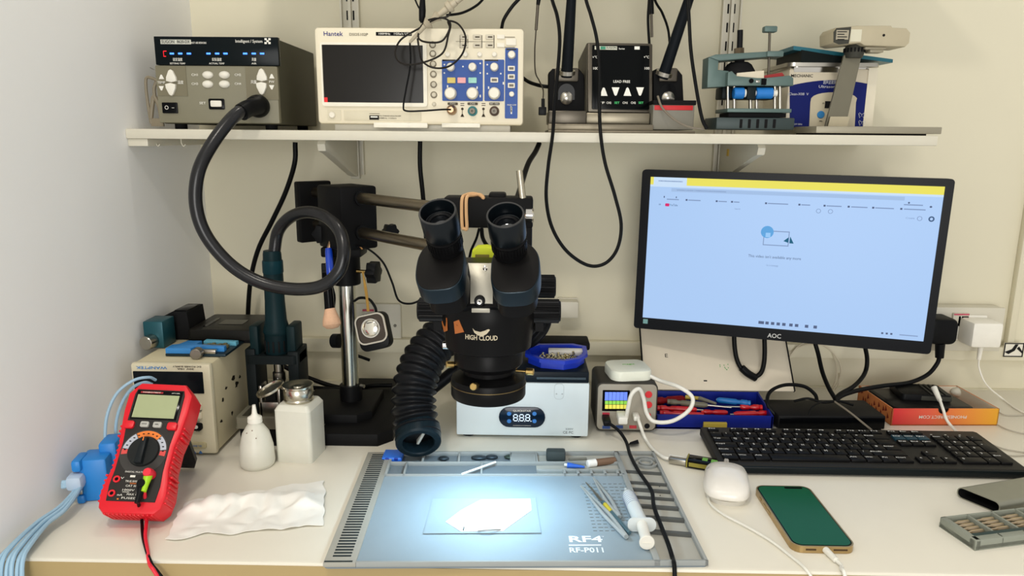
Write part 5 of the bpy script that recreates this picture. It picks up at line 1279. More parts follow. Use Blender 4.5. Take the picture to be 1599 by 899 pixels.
part('inner_wall', MB().lathe([(0, .004), (.0232, .004), (.0232, .008), (0, .008)], Mm, 32), GLOSS, fh, True)
part('damper', MB().box((.003, .002, .016), (.004, .026, .010), .001, Mm @ Matrix.Rotation(R_(-20), 4, 'Z')), mat('damper_grey', (180, 180, 172), .4), fh, True)
part('inner_vane', MB().box((-.010, .001, .010), (.012, .006, .006), .001, Mm @ Matrix.Rotation(R_(10), 4, 'Z')), mat('vane_blue', (60, 96, 130), .4), fh, True)

# arm under the hose, cables near the base
g = MB()
A, B = P(668, 612, 1.10), P(716, 574, 1.12)
g.tube([A, A.lerp(B, .5), B], .010, 10)
single('black_strut', g, BLACK, 'black strut leaning between the fume hose and the white preheater', 'strut', A)

# ------------------------------------------------------------------ white preheating plate unit
Y0 = 1.073
a, b = P(712, 596, Y0), P(918, 684, Y0)
hb = thing('preheater', 'white boxy preheater with a black top and an oval digit display', 'preheater', ((a.x + b.x) / 2, Y0, 0))
M = M_(hb); hw = (b.x - a.x) / 2
HW = mat('preheater_white', (206, 218, 222), .35, var=.02)  # white casing with the ring light's bluish spill put into its colour
zt = a.z
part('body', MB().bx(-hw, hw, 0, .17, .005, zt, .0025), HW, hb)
part('top_plate', MB().bx(-hw + .001, hw - .001, .002, .168, zt - .0005, zt + .018, .002), mat('heater_black', (18, 26, 34), .35), hb)
A = uv(M, 838, 592); part('plate_edge', MB().bx(A[0], hw - .006, .0004, .004, zt + .006, zt + .0095), mat('edge_steel', (60, 72, 80), .3, .6), hb)
g = MB()
for x in (-hw + .018, hw - .018):
    for y in (.018, .15): g.cyl((x, y, 0), (x, y, .006), .010)
loose('foot', g, MATTE, hb)
part('display', prr(MB(), M, 779, 634.5, 851, 667, 0, .0022, .0165, .0008), mat('oval_display', (12, 28, 46), .15, coat=.4), hb)
SEG = mat('segment_white', (210, 224, 236), .4, emit=(200, 220, 240), es=.55)
g = MB()
def seg7(mb, MM, px, py, wd, ht, segs, t=.0026, th=1.5):
    for s_ in segs:
        if s_ in 'adg':
            yy = {'a': py - ht / 2, 'g': py, 'd': py + ht / 2}[s_]; pbox(mb, MM, px - wd / 2 + .7, yy - th / 2, px + wd / 2 - .7, yy + th / 2, t - .0006, t)
        else:
            xx = px - wd / 2 if s_ in 'fe' else px + wd / 2; yy = py - ht / 4 if s_ in 'fb' else py + ht / 4
            pbox(mb, MM, xx - th / 2, yy - ht / 4 + .7, xx + th / 2, yy + ht / 4 - .7, t - .0006, t)
for x in (805, 814.5, 824): seg7(g, M, x, 651, 6, 9.6, 'abcdefg')
for x in (810, 819.5, 829): pcyl(g, M, x, 656.5, .9, .002, .0026, n=8)
part('digits', g, SEG, hb)
g = MB(); ptext(g, M, 815, 640.5, 'QUICKSTAR', 3, 28, .0024); pbox(g, M, 801, 663, 829, 663.7, .002, .0024); part('display_print', g, PRINTW, hb)
for x in (795, 834.5):
    for y in (645, 656.5): part('touch_key', pcyl(MB(), M, x, y, 3.4, .0018, .0026, .0004), mat('touch_blue', (46, 110, 178), .4, emit=(40, 110, 190), es=.2), hb)
g = MB(); ptext(g, M, 887, 675, 'CE FC', 4.2, 16, .0004); ptext(g, M, 889, 669.5, '220V', 2.4, 12, .0004)
x, zz = uv(M, 873, 611); s = pscale(M, 873, 611)
part('mark_print', g, mat('mark_grey', (110, 116, 116), .6), hb)
g = MB().frame_prism(rrect(15 * s, 26 * s, 6 * s, cx=x, cy=zz), rrect(14 * s, 25 * s, 5.6 * s, cx=x, cy=zz), 0, .0003, XZ)
for dx in (-4, 5): g.lathe([(0, 0), (1.3 * s, 0), (1.3 * s, .0004), (0, .0004)], Matrix.Translation((x + dx * s, 0, zz - 4 * s)) @ XZ, 10)
part('guard_mark', g, mat('mark_pale', (176, 186, 190), .6), hb)
ht = zt + .018
# black flat box and blue parts tray on the preheater
a, b = P(846, 538, 1.2), P(921, 560, 1.2)
fb = single('flat_black_case', MB().bx(P(840, 550, 1.19).x, P(921, 550, 1.19).x, 1.19, 1.238, ht, P(880, 535, 1.19).z, .003), MATTE, 'flat black case behind the blue parts tray', 'case', (P(880, 545, 1.19).x, 1.2, ht))
c0 = G(868, 578, ht + .002)
bt = thing('parts_tray', 'blue plastic tray full of small screws on the preheater', 'parts tray', (c0.x + .002, 1.128, ht + .0003), (0, 0, R_(-3)))
tw_ = (P(921, 560, 1.12).x - P(822, 560, 1.12).x) / 2
BT = mat('tray_blue', (20, 50, 178), .35, var=.05)
def plan(sx_, sy_): return [(tw_ * sx_ * x, .050 * sy_ * y) for x, y in ((-.98, .35), (-.62, .86), (.55, .98), (.98, .72), (1, -.1), (.72, -.72), (.28, -1), (-.5, -.86), (-.96, -.3))][::-1]
g = MB().prism(plan(.86, .84), 0, .004, None)
g.frame_prism(plan(.90, .88), plan(.84, .82), 0, .012); g.frame_prism(plan(1, 1), plan(.86, .84), .0105, .0165)
part('tray', g, BT, bt)
single('white_block', MB().bx(P(856, 552, 1.145).x, P(915, 552, 1.145).x, 1.140, 1.156, P(880, 556, 1.14).z, P(880, 547, 1.14).z, .002), mat('bar_white', (232, 228, 218), .4), 'white bar lying across the back of the blue parts tray', 'bar', P(885, 552, 1.145))
g = MB(); random.seed(3)
for i in range(70):
    t_ = random.random() * 2 * PI; r_ = math.sqrt(random.random())
    c = V((bt.location.x + .006 + .030 * r_ * math.cos(t_), 1.118 + .022 * r_ * math.sin(t_), ht + .0055 + random.random() * .005))
    d = V((random.uniform(-1, 1), random.uniform(-1, 1), random.uniform(-.3, .6))).normalized()
    g.cyl(c, c + d * .006, .0009, None, 6).cyl(c + d * .0055, c + d * .0075, .0020, None, 8)
single('loose_screws', g, mat('screw_metal', (206, 196, 160), .25, 1.0), 'heap of tiny bright screws in the blue parts tray', 'screws', (bt.location.x, 1.118, ht + .006), kind='stuff')

# ------------------------------------------------------------------ desktop usb charger
Y0 = 1.105
a, b = P(932, 597, Y0), P(1024, 675, Y0)
ch = thing('usb_charging_station', 'grey multi-port charger with a colour display and red round ports', 'charger', ((a.x + b.x) / 2, Y0, 0))
M = M_(ch); cw, chh = b.x - a.x, a.z
part('case', MB().prism(rrect(cw, chh - .003, .009, cx=0, cy=chh / 2 + .0015), -.085, 0, XZ, .001), mat('charger_dark', (54, 52, 46), .45), ch)
part('front', MB().prism(rrect(cw - .004, chh - .007, .008, cx=0, cy=chh / 2 + .0015), -.001, .002, XZ, .0006), mat('charger_grey', (150, 144, 130), .45), ch)
part('display', prr(MB(), M, 941, 608, 982, 641, .002, .0028, .001), GLOSS, ch)
for nm, x0_, cs2 in (('blue', 0, (92, 120, 214)), ('green', 1, (120, 178, 66)), ('yellow', 2, (196, 190, 74))):
    g = MB(); yy0, yy1 = ((611, 624), (624.6, 630), (630.6, 637))[x0_]
    for i in range(6): pbox(g, M, 944.5 + i * 5.9, yy0, 949.4 + i * 5.9, yy1, .0028, .003)
    part('display_bars', g, mat('bars_' + nm, cs2, .4, emit=cs2, es=.7), ch)
for x, y, w_, c_ in ((946, 645.5, 11, (176, 40, 60)), (946.5, 666, 12, (40, 70, 130)), (967, 665.5, 11, (40, 70, 130)), (988, 665.5, 11, (190, 50, 60))):
    part('usb_port', pbox(MB(), M, x - w_ / 2, y - 2.5, x + w_ / 2, y + 2.5, .002, .0026), mat('port_%d' % c_[0] if c_[0] != 40 else 'port_blue', c_, .5), ch)
for y in (615, 631, 647): part('round_port', pcyl(MB(), M, 1012.5, y, 5.6 if y != 647 else 3.6, .002, .0034, .0006), mat('port_red', (206, 36, 44), .4), ch)
part('round_port', pcyl(MB(), M, 1010, 664, 4.2, .002, .003), BLACK, ch)
part('display_print', ptext(MB(), M, 986, 614, 'A', 3, 4, .0024), PRINTK, ch)
wp = thing('wireless_puck', 'white rounded-square puck with green lettering on the charger', 'charging puck', (P(982, 585, 1.13).x, 1.145, chh), (0, 0, R_(8)))
part('body', MB().prism(rrect(.068, .066, .016), .0005, .017, None, .004), mat('puck_white', (226, 228, 212), .4), wp)
g = MB(); g.text('magic', .0055, Matrix.Translation((.002, .004, .0172)), .020, .0002); part('lettering', g, mat('lime_print', (110, 190, 70), .5), wp)
CW = mat('cable_white', (228, 226, 216), .4)
wcab = thing('white_usb_cable', 'white cable looping from the puck round to the charger ports', 'cable', P(1040, 640, 1.09))
part('cable', MB().tube([V((wp.location.x + .028, 1.125, chh + .008)), P(1030, 594, 1.12), P(1060, 604, 1.09), P(1081, 620, 1.08), P(1076, 640, 1.075), P(1050, 657, 1.075), P(1022, 658, 1.08), P(1010, 645, 1.085), P(1005, 622, 1.085), P(998, 607, 1.08), P(986, 616, 1.075), P(980, 640, 1.078), P(978, 652, 1.085)], .0032, 10, 10), CW, wcab, True)
A, B = P(965, 645, 1.08), P(979, 660, 1.08); part('plug', MB().bx(A.x, B.x, 1.072, 1.103, B.z, A.z - .004, .002), CW, wcab, True)
bcab = thing('black_usb_cable', 'black cable running from the charger across the mat and off the bench', 'cable', P(950, 655, 1.08))
A, B = P(941, 650, 1.09), P(953, 662, 1.08); g = MB().box((P(947, 656, 1.088)), (.012, .03, .009), .002)
part('plug', g, BLACK, bcab, True)
part('cable', MB().tube([P(950, 660, 1.075), P(966, 672, 1.06), G(978, 690, .012), G(984, 710, .012), G(997, 735, .013), G(1017, 765, .013), G(1021, 790, .013), G(1032, 820, .012), G(1042, 845, .012), G(1050, 870, .006), P(1053, 884, YF - .006), P(1054, 915, YF - .012)], .0026, 10), BLACK, bcab, True)
w2c = thing('white_tester_cable', 'white cable from the charger to the black and green tester dongle', 'cable', P(995, 655, 1.08))
part('plug', MB().box(P(993, 650, 1.095), (.010, .022, .008), .002), CW, w2c, True)
part('cable', MB().tube([P(996, 652, 1.085), P(1000, 665, 1.07), G(1008, 685, .006), G(1020, 702, .004), G(1035, 713, .005), G(1045, 716, .006)], .0026, 10), CW, w2c, True)
dg = thing('usb_tester', 'black and green usb tester dongle with bright metal plugs beside the keyboard', 'dongle', G(1100, 722, 0))
q0, q1 = G(1072, 718, .007), G(1127, 727, .007)
Md = axisframe(q0, q1) ; xd = (q1 - q0).normalized(); Md = Matrix((xd.to_4d(), V((-xd.y, xd.x, 0)).to_4d(), V((0, 0, 1)).to_4d(), (0, 0, 0, 1))).transposed().to_3x3().to_4x4(); Md = Matrix.Translation(q0 - V((0, 0, .007))) @ Md
Ld = (q1 - q0).length
part('body', MB().bx(0, Ld * .92, -.013, .010, .001, .013, .002, Md), GLOSS, dg, True)
g = MB(); g.bx(Ld * .1, Ld * .7, -.0134, -.0128, .004, .010, 0, Md).bx(Ld * .02, Ld * .06, -.0134, .010, .002, .0134, 0, Md); part('gold_band', g, mat('dongle_gold', (150, 140, 60), .4, .4), dg, True)
g = MB().bx(Ld * .45, Ld * .6, -.006, .004, .0128, .0134, 0, Md).bx(Ld * .7, Ld * .9, -.008, .002, .0128, .0134, 0, Md); part('green_mark', g, mat('dongle_green', (110, 170, 70), .5), dg, True)
part('usb_shell', MB().bx(-.024, .001, -.010, .0, .002, .010, .0006, Md), STEEL, dg, True); part('white_shell', MB().bx(-.026, .001, .001, .008, .003, .009, .001, Md), CW, dg, True)
single('black_scrap', MB().faces([G(981, 694, .0005), G(984, 690, .0005), G(996, 686, .0005), G(998, 692, .0005), G(981, 694, .006), G(985, 690, .008), G(996, 687, .009), G(997, 692, .007)], [(0, 1, 2, 3), (4, 5, 6, 7), (0, 1, 5, 4), (1, 2, 6, 5), (2, 3, 7, 6), (3, 0, 4, 7)]), MATTE, 'small black wedge-shaped scrap beside the white cable', 'scrap', G(990, 693, 0))

# ------------------------------------------------------------------ blue toolbox with a white lid
q0, q1 = G(1024, 672, 0), G(1213, 671, 0)
tx0, tx1, ty0 = q0.x, q1.x - .008, 1.122
tzt = P(1100, 648, ty0).z
tb = thing('toolbox', 'open navy blue toolbox with a white inner lid leaning on the wall', 'toolbox', ((tx0 + tx1) / 2, ty0, 0))
tw2 = (tx1 - tx0) / 2; tdp = G(1100, 612, tzt + .01).y - ty0
NB = mat('toolbox_navy', (18, 32, 120), .4, var=.05)
g = MB().bx(-tw2, tw2, 0, tdp, 0, .003)
g.bx(-tw2, tw2, 0, .003, 0, tzt, .0008).bx(-tw2, tw2, tdp - .003, tdp, 0, tzt + .012, .0008)
for sg in (-1, 1): g.prism([(0, 0), (tdp, 0), (tdp, tzt + .012), (0, tzt)], -.0015, .0015, Matrix.Translation((sg * (tw2 - .0015), 0, 0)) @ YZm)
part('box', g, NB, tb)
A, B = uv(M_(tb), 1098, 658), uv(M_(tb), 1134, 666)
part('latch', MB().bx(A[0], B[0], -.005, .001, B[1] - .004, A[1], .001), mat('latch_yellow', (180, 158, 60), .45), tb)
lw = P(1005, 560, 1.27).x
L0 = V((P(1006, 612, ty0 + tdp).x, ty0 + tdp, tzt + .013)); L1 = V((P(1240, 612, ty0 + tdp).x, ty0 + tdp, tzt + .013))
L0.x = min(L0.x, tx0); top_y = 1.312; top_z = .165
dvec = V((0, top_y - L0.y, top_z - L0.z)); dl = dvec.length
Ml_ = Matrix.Translation(L0) @ Matrix((V((1, 0, 0)).to_4d(), dvec.normalized().cross(V((1, 0, 0))).to_4d(), dvec.normalized().to_4d(), (0, 0, 0, 1))).transposed().to_3x3().to_4x4()
lwid = L1.x - L0.x
part('lid', MB().bx(0, lwid, -.002, .002, 0, dl, .001, Ml_), mat('lid_white', (214, 204, 184), .5, var=.03), tb, True)
loose('lid_rim', MB().bx(-.0012, .0006, -.004, .003, 0, dl, 0, Ml_).bx(lwid - .0006, lwid + .0012, -.004, .003, 0, dl, 0, Ml_), MATTE, tb, True)
def lid_quad(px, py, wd, ht, m, nm):
    x, zz = uv(Ml_, px, py); return part(nm, MB().bx(x - wd / 2, x + wd / 2, -.0024, -.0019, zz - ht / 2, zz + ht / 2, 0, Ml_), m, tb, True)
lid_quad(1101, 595, .006, .0022, PRINTK, 'stain')
x, zz = uv(Ml_, 1040, 556); g = MB(); g.text('E', .007, Ml_ @ Matrix.Translation((x, -.0022, zz)) @ XZ, .005); part('stain', g, PRINTK, tb, True)
g = MB(); random.seed(5)
for i in range(9): x, zz = uv(Ml_, 1130 + random.uniform(-7, 7), 574 + random.uniform(-5, 5)); g.bx(x, x + .0014, -.0023, -.0019, zz, zz + .0018, 0, Ml_)
part('green_stain', g, mat('stain_green', (90, 160, 90), .6), tb, True)
# screwdrivers in the toolbox
SR = mat('screwdriver_red', (186, 16, 26), .25, var=.08, coat=.4)
def driver(p0, p1, zc_, lab, hm=SR, r=.0052, shaft=.35, nm='screwdriver', cat='screwdriver', grp='screwdrivers in the blue toolbox'):
    a_ = G(p0[0], p0[1], zc_); b_ = G(p1[0], p1[1], zc_)
    t_ = thing(nm, lab, cat, a_, (0, 0, 0), grp)
    h1 = a_.lerp(b_, 1 - shaft); L = (h1 - a_).length
    part('handle', MB().lathe([(0, 0), (r * .8, 0), (r, .002), (r, .010), (r * .72, .013), (r * .72, .017), (r, .020), (r, L * .9), (r * .6, L), (0, L)], axisframe(a_, b_), 12), hm, t_, True)
    part('cap', MB().lathe([(0, -.004), (r * .9, -.004), (r * .9, 0), (0, 0)], axisframe(a_, b_), 14), hm if hm is not SR else mat('cap_red', (206, 34, 36), .3), t_, True)
    if shaft: part('shaft', MB().cyl(h1, b_, .0018, .0014, 10), STEEL, t_, True)
    return t_
driver((1034, 645), (1108, 649), .019, 'red screwdriver lying along the front of the toolbox below the white cable loop', shaft=.12)
driver((1196, 645), (1140, 647), .019, 'red screwdriver at the front corner of the toolbox nearest the black hub', shaft=.1)
driver((1186, 636), (1118, 634), .023, 'red screwdriver with its cap near the blue-handled tool', shaft=.55)
driver((1030, 637), (1098, 640), .022, 'red screwdriver just behind the front one in the toolbox', shaft=.15)
driver((1026, 626), (1080, 622), .026, 'dark red screwdriver at the back beside the charger ports', mat('driver_darkred', (120, 18, 22), .4), .0068, .2)
driver((1098, 643), (1136, 644), .018, 'short red screwdriver in the middle of the toolbox front row', r=.0046, shaft=.0)
driver((1046, 627), (1142, 636), .030, 'grey-handled driver with a long steel shaft across the toolbox', mat('driver_grey', (104, 100, 84), .45), .0048, .38)
driver((1168, 629), (1118, 624), .030, 'blue-handled blade tool at the back of the toolbox', mat('driver_blue', (22, 104, 172), .4), .0050, .02, 'craft_knife', 'knife', None)
pk = thing('pliers', 'grey plier jaws with a dark red and yellow grip at the back of the toolbox', 'pliers', G(1080, 621, .032))
a_, b_ = G(1070, 620, .030), G(1092, 622, .030)
part('grip', MB().cyl(a_, b_, .004, .0035, 12), MATS['latch_yellow'], pk, True)
part('jaw', MB().cyl(b_, G(1118, 630, .030), .0042, .0022, 10), GREY, pk, True)

# ------------------------------------------------------------------ black hub box
q0, q1 = G(1214, 672, 0), G(1381, 673, 0)
hbz = .026
hx = thing('black_hub', 'flat black plastic dock behind the keyboard with cables on it', 'dock', ((q0.x + q1.x) / 2, (q0.y + q1.y) / 2, 0), (0, 0, math.atan2(q1.y - q0.y, q1.x - q0.x)))
hw = (q1 - q0).length / 2
part('body', MB().bx(-hw, hw, 0, .075, .003, hbz, .002), mat('hub_black', (24, 24, 25), .5, var=.1), hx)
part('base', MB().bx(-hw + .004, hw - .004, .003, .07, 0, .0035), MATTE, hx)
part('face', MB().bx(-hw + .002, hw - .002, -.001, .002, .004, hbz - .003, .0005), GLOSS, hx)

# ------------------------------------------------------------------ gradient cardboard tray with a router
q0, q1 = G(1389, 663, 0), G(1555, 663, 0)
ob = thing('cardboard_tray', 'red to orange cardboard tray with upside-down white lettering', 'box', ((q0.x + q1.x) / 2, q0.y, 0), (0, 0, math.atan2(q1.y - q0.y, q1.x - q0.x)))
M = M_(ob); bw = (q1 - q0).length / 2; bhz = uv(M, 1470, 638)[1]
gm = bpy.data.materials.new('tray_gradient_card'); gm.use_nodes = True; nt = gm.node_tree; bs_ = nt.nodes['Principled BSDF']
tcn = nt.nodes.new('ShaderNodeTexCoord'); sp = nt.nodes.new('ShaderNodeSeparateXYZ'); mr = nt.nodes.new('ShaderNodeMapRange'); rp_ = nt.nodes.new('ShaderNodeValToRGB')
mr.inputs[1].default_value = -bw; mr.inputs[2].default_value = bw
nt.links.new(tcn.outputs['Object'], sp.inputs[0]); nt.links.new(sp.outputs[0], mr.inputs[0]); nt.links.new(mr.outputs[0], rp_.inputs[0]); nt.links.new(rp_.outputs[0], bs_.inputs['Base Color'])
rp_.color_ramp.elements[0].color = lin((206, 36, 48)) + (1,); rp_.color_ramp.elements[1].color = lin((222, 160, 34)) + (1,)
e_ = rp_.color_ramp.elements.new(.35); e_.color = lin((222, 92, 66)) + (1,)
bs_.inputs['Roughness'].default_value = .5
dpt = .115
x, zz = uv(M, 1474, 638)
o = [(-bw, 0), (bw, 0), (bw, bhz)] + [(x + .0095 * math.cos(t), bhz - .0095 * math.sin(t)) for t in [i * PI / 10 for i in range(11)]] + [(-bw, bhz)]
part('front_wall', MB().prism(o, -.002, 0, XZ), gm, ob)
g = MB().bx(-bw, -bw + .002, 0, dpt, 0, bhz).bx(bw - .002, bw, 0, dpt, 0, bhz).bx(-bw, bw, dpt - .002, dpt, 0, bhz).bx(-bw, bw, 0, dpt, 0, .002)
part('side_walls', g, mat('card_orange', (196, 116, 60), .6), ob)
g = MB()
for i in range(14):
    yy, z_ = .008 + .0075 * i, .006 + .016 * random.random(); g.prism([(yy, z_), (yy + .006, z_ - .003), (yy + .005, z_ + .007)], 0, .0004, Matrix.Translation((-bw - .0004, 0, 0)) @ YZm)
part('side_print', g, mat('card_brown', (110, 40, 30), .6), ob)
g = MB().bx(-bw + .002, -bw + .0028, .002, dpt - .002, .002, bhz - .0004).bx(bw - .0028, bw - .002, .002, dpt - .002, .002, bhz - .0004).bx(-bw + .002, bw - .002, dpt - .0028, dpt - .002, .002, bhz - .0004)
part('lining', g, mat('card_cream', (216, 206, 184), .8), ob)
g = MB(); ptext(g, M, 1472, 650.5, 'PHONESDIRECT.COM', 5, 74, .0003, True); part('lettering', g, PRINTW, ob)
rt = thing('router', 'flat black router lying in the cardboard tray', 'router', ob.location + V((0, 0, .0022)), (0, 0, ob.rotation_euler.z))
part('body', MB().prism(rrect(bw * 1.52, .10, .012, cx=-.012, cy=.057), 0, bhz - .004, None, .004), mat('router_black', (20, 19, 20), .3), rt)
rz = bhz - .0016
pd = thing('power_brick', 'black ridged power adapter resting on the router', 'adapter', V((P(1440, 612, 1.215).x, 1.222, rz)), (0, 0, R_(-6)))
part('body', MB().prism(rrect(.082, .060, .006), 0.0002, .011, None, .002), BLACK, pd)
g = MB(); [g.bx(.006 + .008 * i, .010 + .008 * i, -.028, .026, .011, .0124, .0006) for i in range(4)]; g.bx(-.01, .04, -.031, -.024, .001, .009, .001)
part('ridge', g, DARKGREY, pd)
wl = thing('white_charging_cable', 'white cable with a thick plug draped over the cardboard tray front', 'cable', P(1463, 615, 1.19))
part('plug', MB().cyl(P(1458, 604, 1.185), P(1468, 626, 1.165), .0050, .0036, 14, .0008), CW, wl, True)
part('cable', MB().tube([P(1467, 623, 1.165), P(1473, 640, 1.148), P(1478, 655, 1.142), G(1490, 670, .004), G(1502, 679, .004), G(1512, 683, .014)], .0024, 10), CW, wl, True)
for pts, lab in (([(1555, 640, .004), (1570, 648, .002), (1599, 648, .002), (1630, 647, .002)], 'thin pale wire on the bench nearest the charger lead'),
                 ([(1556, 662, .002), (1572, 670, .002), (1599, 677, .002), (1630, 680, .002)], 'thin pale wire leaving the corner of the cardboard tray'),
                 ([(1541, 690, .002), (1565, 700, .002), (1599, 706, .002), (1630, 709, .002)], 'thin pale wire curving out from behind the number pad'),
                 ([(1549, 706, .002), (1575, 711, .002), (1599, 711, .002), (1630, 709, .002)], 'thin pale wire beside the number pad corner')):
    q = [G(*p_) for p_ in pts]
    single('thin_wire', MB().tube(q, .0011, 6), mat('wire_grey', (176, 170, 156), .5), lab, 'wire', q[1])
single('white_scrap', MB().sphere(P(1497, 612, 1.262), .012, (1.2, .8, .7)), WHITE, 'small white plastic piece behind the power adapter in the tray', 'piece', P(1497, 612, 1.262))

# ------------------------------------------------------------------ keyboard
kb = thing('keyboard', 'full-size black computer keyboard with a number pad', 'keyboard', (.5025, 1.0225, .0148), (-1.5346, 0, -.0045))
M = M_(kb); W2, H2 = .2170, .0635
KBM = mat('keyboard_black', (40, 39, 36), .45, var=.06); KEY = mat('keycap_black', (17, 17, 18), .4)
part('case', MB().prism([(-W2 + .002, -H2), (W2 - .002, -H2), (W2, -H2 + .004), (W2, H2 - .004), (W2 - .004, H2), (-W2 + .004, H2), (-W2, H2 - .004), (-W2, -H2 + .004)], -.0095, .002, XZ, .0015), KBM, kb)
part('front_edge', MB().bx(-W2 + .002, W2 - .002, -.001, .0095, -H2 - .003, -H2 + .002, .0015), mat('keyboard_edge', (20, 26, 28), .3), kb)
rows = []
u_ = .01905 * .955
lx = -W2 + .008
def row(zc_, hgt, spec, x_=None):
    xx = lx if x_ is None else x_
    for wd, lab in spec:
        if lab is not None: rows.append((xx + .0008, xx + wd * u_ - .0008, zc_, hgt, lab))
        xx += wd * u_
rz_ = [.041, .0225, .0045, -.0135, -.0315, -.0495]; kh_ = .0162
row(.0475, .010, [(1, 'Esc'), (.9, None)] + [(1, 'F%d' % i) for i in range(1, 5)] + [(.5, None)] + [(1, 'F%d' % i) for i in range(5, 9)] + [(.5, None)] + [(1, 'F%d' % i) for i in range(9, 13)])
rz_ = [None, .0300, .0120, -.0060, -.0240, -.0420]; kh_ = .0162
row(rz_[1], kh_, [(1, c_) for c_ in '`1234567890-='] + [(2, 'Back')])
row(rz_[2], kh_, [(1.5, 'Tab')] + [(1, c_) for c_ in 'QWERTYUIOP[]'] + [(1.5, '')])
row(rz_[3], kh_, [(1.75, 'Caps')] + [(1, c_) for c_ in "ASDFGHJKL;'#"] + [(1.25, 'Enter')])
row(rz_[4], kh_, [(1.25, 'Shift'), (1, '\\')] + [(1, c_) for c_ in 'ZXCVBNM,./'] + [(2.75, 'Shift')])
row(rz_[5], kh_, [(1.25, 'Ctrl'), (1.25, 'Win'), (1.25, 'Alt'), (6.25, ''), (1.25, 'Alt'), (1.25, 'Win'), (1.25, 'Fn'), (1.25, 'Ctrl')])
nx = lx + 15.35 * u_
row(.0475, .010, [(1, 'Prt'), (1, 'Scr'), (1, 'Brk')], nx)
row(rz_[1], kh_, [(1, 'Ins'), (1, 'Home'), (1, 'PgUp')], nx); row(rz_[2], kh_, [(1, 'Del'), (1, 'End'), (1, 'PgDn')], nx)
row(rz_[4], kh_, [(1, '^')], nx + u_); row(rz_[5], kh_, [(1, '<'), (1, 'v'), (1, '>')], nx)
px_ = nx + 3.35 * u_
row(rz_[1], kh_, [(1, 'Num'), (1, '/'), (1, '*'), (1, '-')], px_); row(rz_[2], kh_, [(1, '7'), (1, '8'), (1, '9')], px_)
row(rz_[3], kh_, [(1, '4'), (1, '5'), (1, '6')], px_); row(rz_[4], kh_, [(1, '1'), (1, '2'), (1, '3')], px_); row(rz_[5], kh_, [(2, '0'), (1, '.')], px_)
rows.append((px_ + 3 * u_ + .0008, px_ + 4 * u_ - .0008, (rz_[2] + rz_[3]) / 2, kh_ + .018, '+')); rows.append((px_ + 3 * u_ + .0008, px_ + 4 * u_ - .0008, (rz_[4] + rz_[5]) / 2, kh_ + .018, 'Ent'))
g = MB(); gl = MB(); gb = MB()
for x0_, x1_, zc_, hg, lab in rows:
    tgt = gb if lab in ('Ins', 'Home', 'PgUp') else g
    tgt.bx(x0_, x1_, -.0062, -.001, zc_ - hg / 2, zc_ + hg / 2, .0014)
    if lab:
        n_ = len(lab); xx = x0_ + min((x1_ - x0_) * .38, .006)
        gl.text(lab, .0046 if n_ == 1 else .0030, Matrix.Translation((xx, -.0063, zc_ + hg * .12)) @ XZ, None if n_ == 1 else min(.0034 * n_, (x1_ - x0_) * .7))
part('keycaps', g, KEY, kb); part('keycaps', gb, mat('keycap_sheen', (36, 62, 74), .3), kb, label='three navigation keycaps with a sheen in their colour'); part('key_legends', gl, mat('legend_white', (214, 214, 210), .6), kb)  # bluish sheen on three keys is put into their colour
g = MB(); [g.box((px_ + .008 + .022 * i, -.0022, .0475), (.003, .0006, .0012)) for i in range(3)]; loose('indicator', g, PRINTW, kb)
g = MB(); [g.bx(sx_ * .17 - .012, sx_ * .17 + .012, .009, .0164, .046, .052, .001) for sx_ in (-1, 1)]; loose('foot', g, MATTE, kb)

# ------------------------------------------------------------------ mouse
mc = G(1133, 783, 0); mcen = V((G(1144, 760, .02).x, .912, 0))
mo = thing('computer_mouse', 'white computer mouse beside the phone', 'mouse', mcen, (0, 0, R_(-14)))
MWm = mat('mouse_white', (228, 224, 216), .3, coat=.2)
def mshape(k, zlo, zhi, sx_=1.0):
    bm = bmesh.new(); bmesh.ops.create_uvsphere(bm, u_segments=40, v_segments=20, radius=1)
    for v in bm.verts:
        x, y, z_ = v.co
        m_ = max(abs(x), abs(y), 1e-6); r_ = math.hypot(x, y)
        if r_ > 1e-6:
            sq_ = (abs(x / r_) ** 3.2 + abs(y / r_) ** 3.2) ** (-1 / 3.2); x *= sq_; y *= sq_
        hz_ = zhi * (1 - .22 * max(0, y) - .10 * max(0, -y))
        v.co = V((x * .030 * k * (1 - .06 * y), y * .050 * k, (zlo if z_ < 0 else zlo) + (max(z_, 0) ** .75 * (hz_ - zlo) if z_ >= 0 else z_ * (zlo - .001))))
    return MB().merge(bm)
part('shell', mshape(1.0, .012, .034), MWm, mo)
part('base', MB().prism(rrect(.052, .088, .022), 0, .006, None), mat('mouse_base', (206, 202, 192), .4), mo)
g = MB().tube([(-.027, .005, .022), (-.02, .012, .0315), (0, .014, .0345), (.02, .012, .0315), (.027, .005, .022)], .0005, 6).tube([(0, .014, .0342), (0, .035, .0275), (0, .047, .018)], .0005, 6)
part('seam', g, mat('seam_grey', (150, 146, 138), .6), mo)
part('wheel', MB().cyl((-.003, .033, .0255), (.003, .033, .0255), .0055, None, 18, .001), mat('wheel_grey', (160, 156, 150), .5), mo)
single('mouse_lead', MB().tube([G(*q) for q in ((1106, 772, .004), (1109, 786, .003), (1130, 803, .003), (1170, 824, .003), (1205, 845, .003), (1235, 868, .003), (1250, 880, .003))] + [P(1262, 893, YF - .004), P(1276, 915, YF - .012)], .0016, 8), CW, 'thin white lead curving from the mouse to the bench edge', 'cable', G(1170, 824, 0))

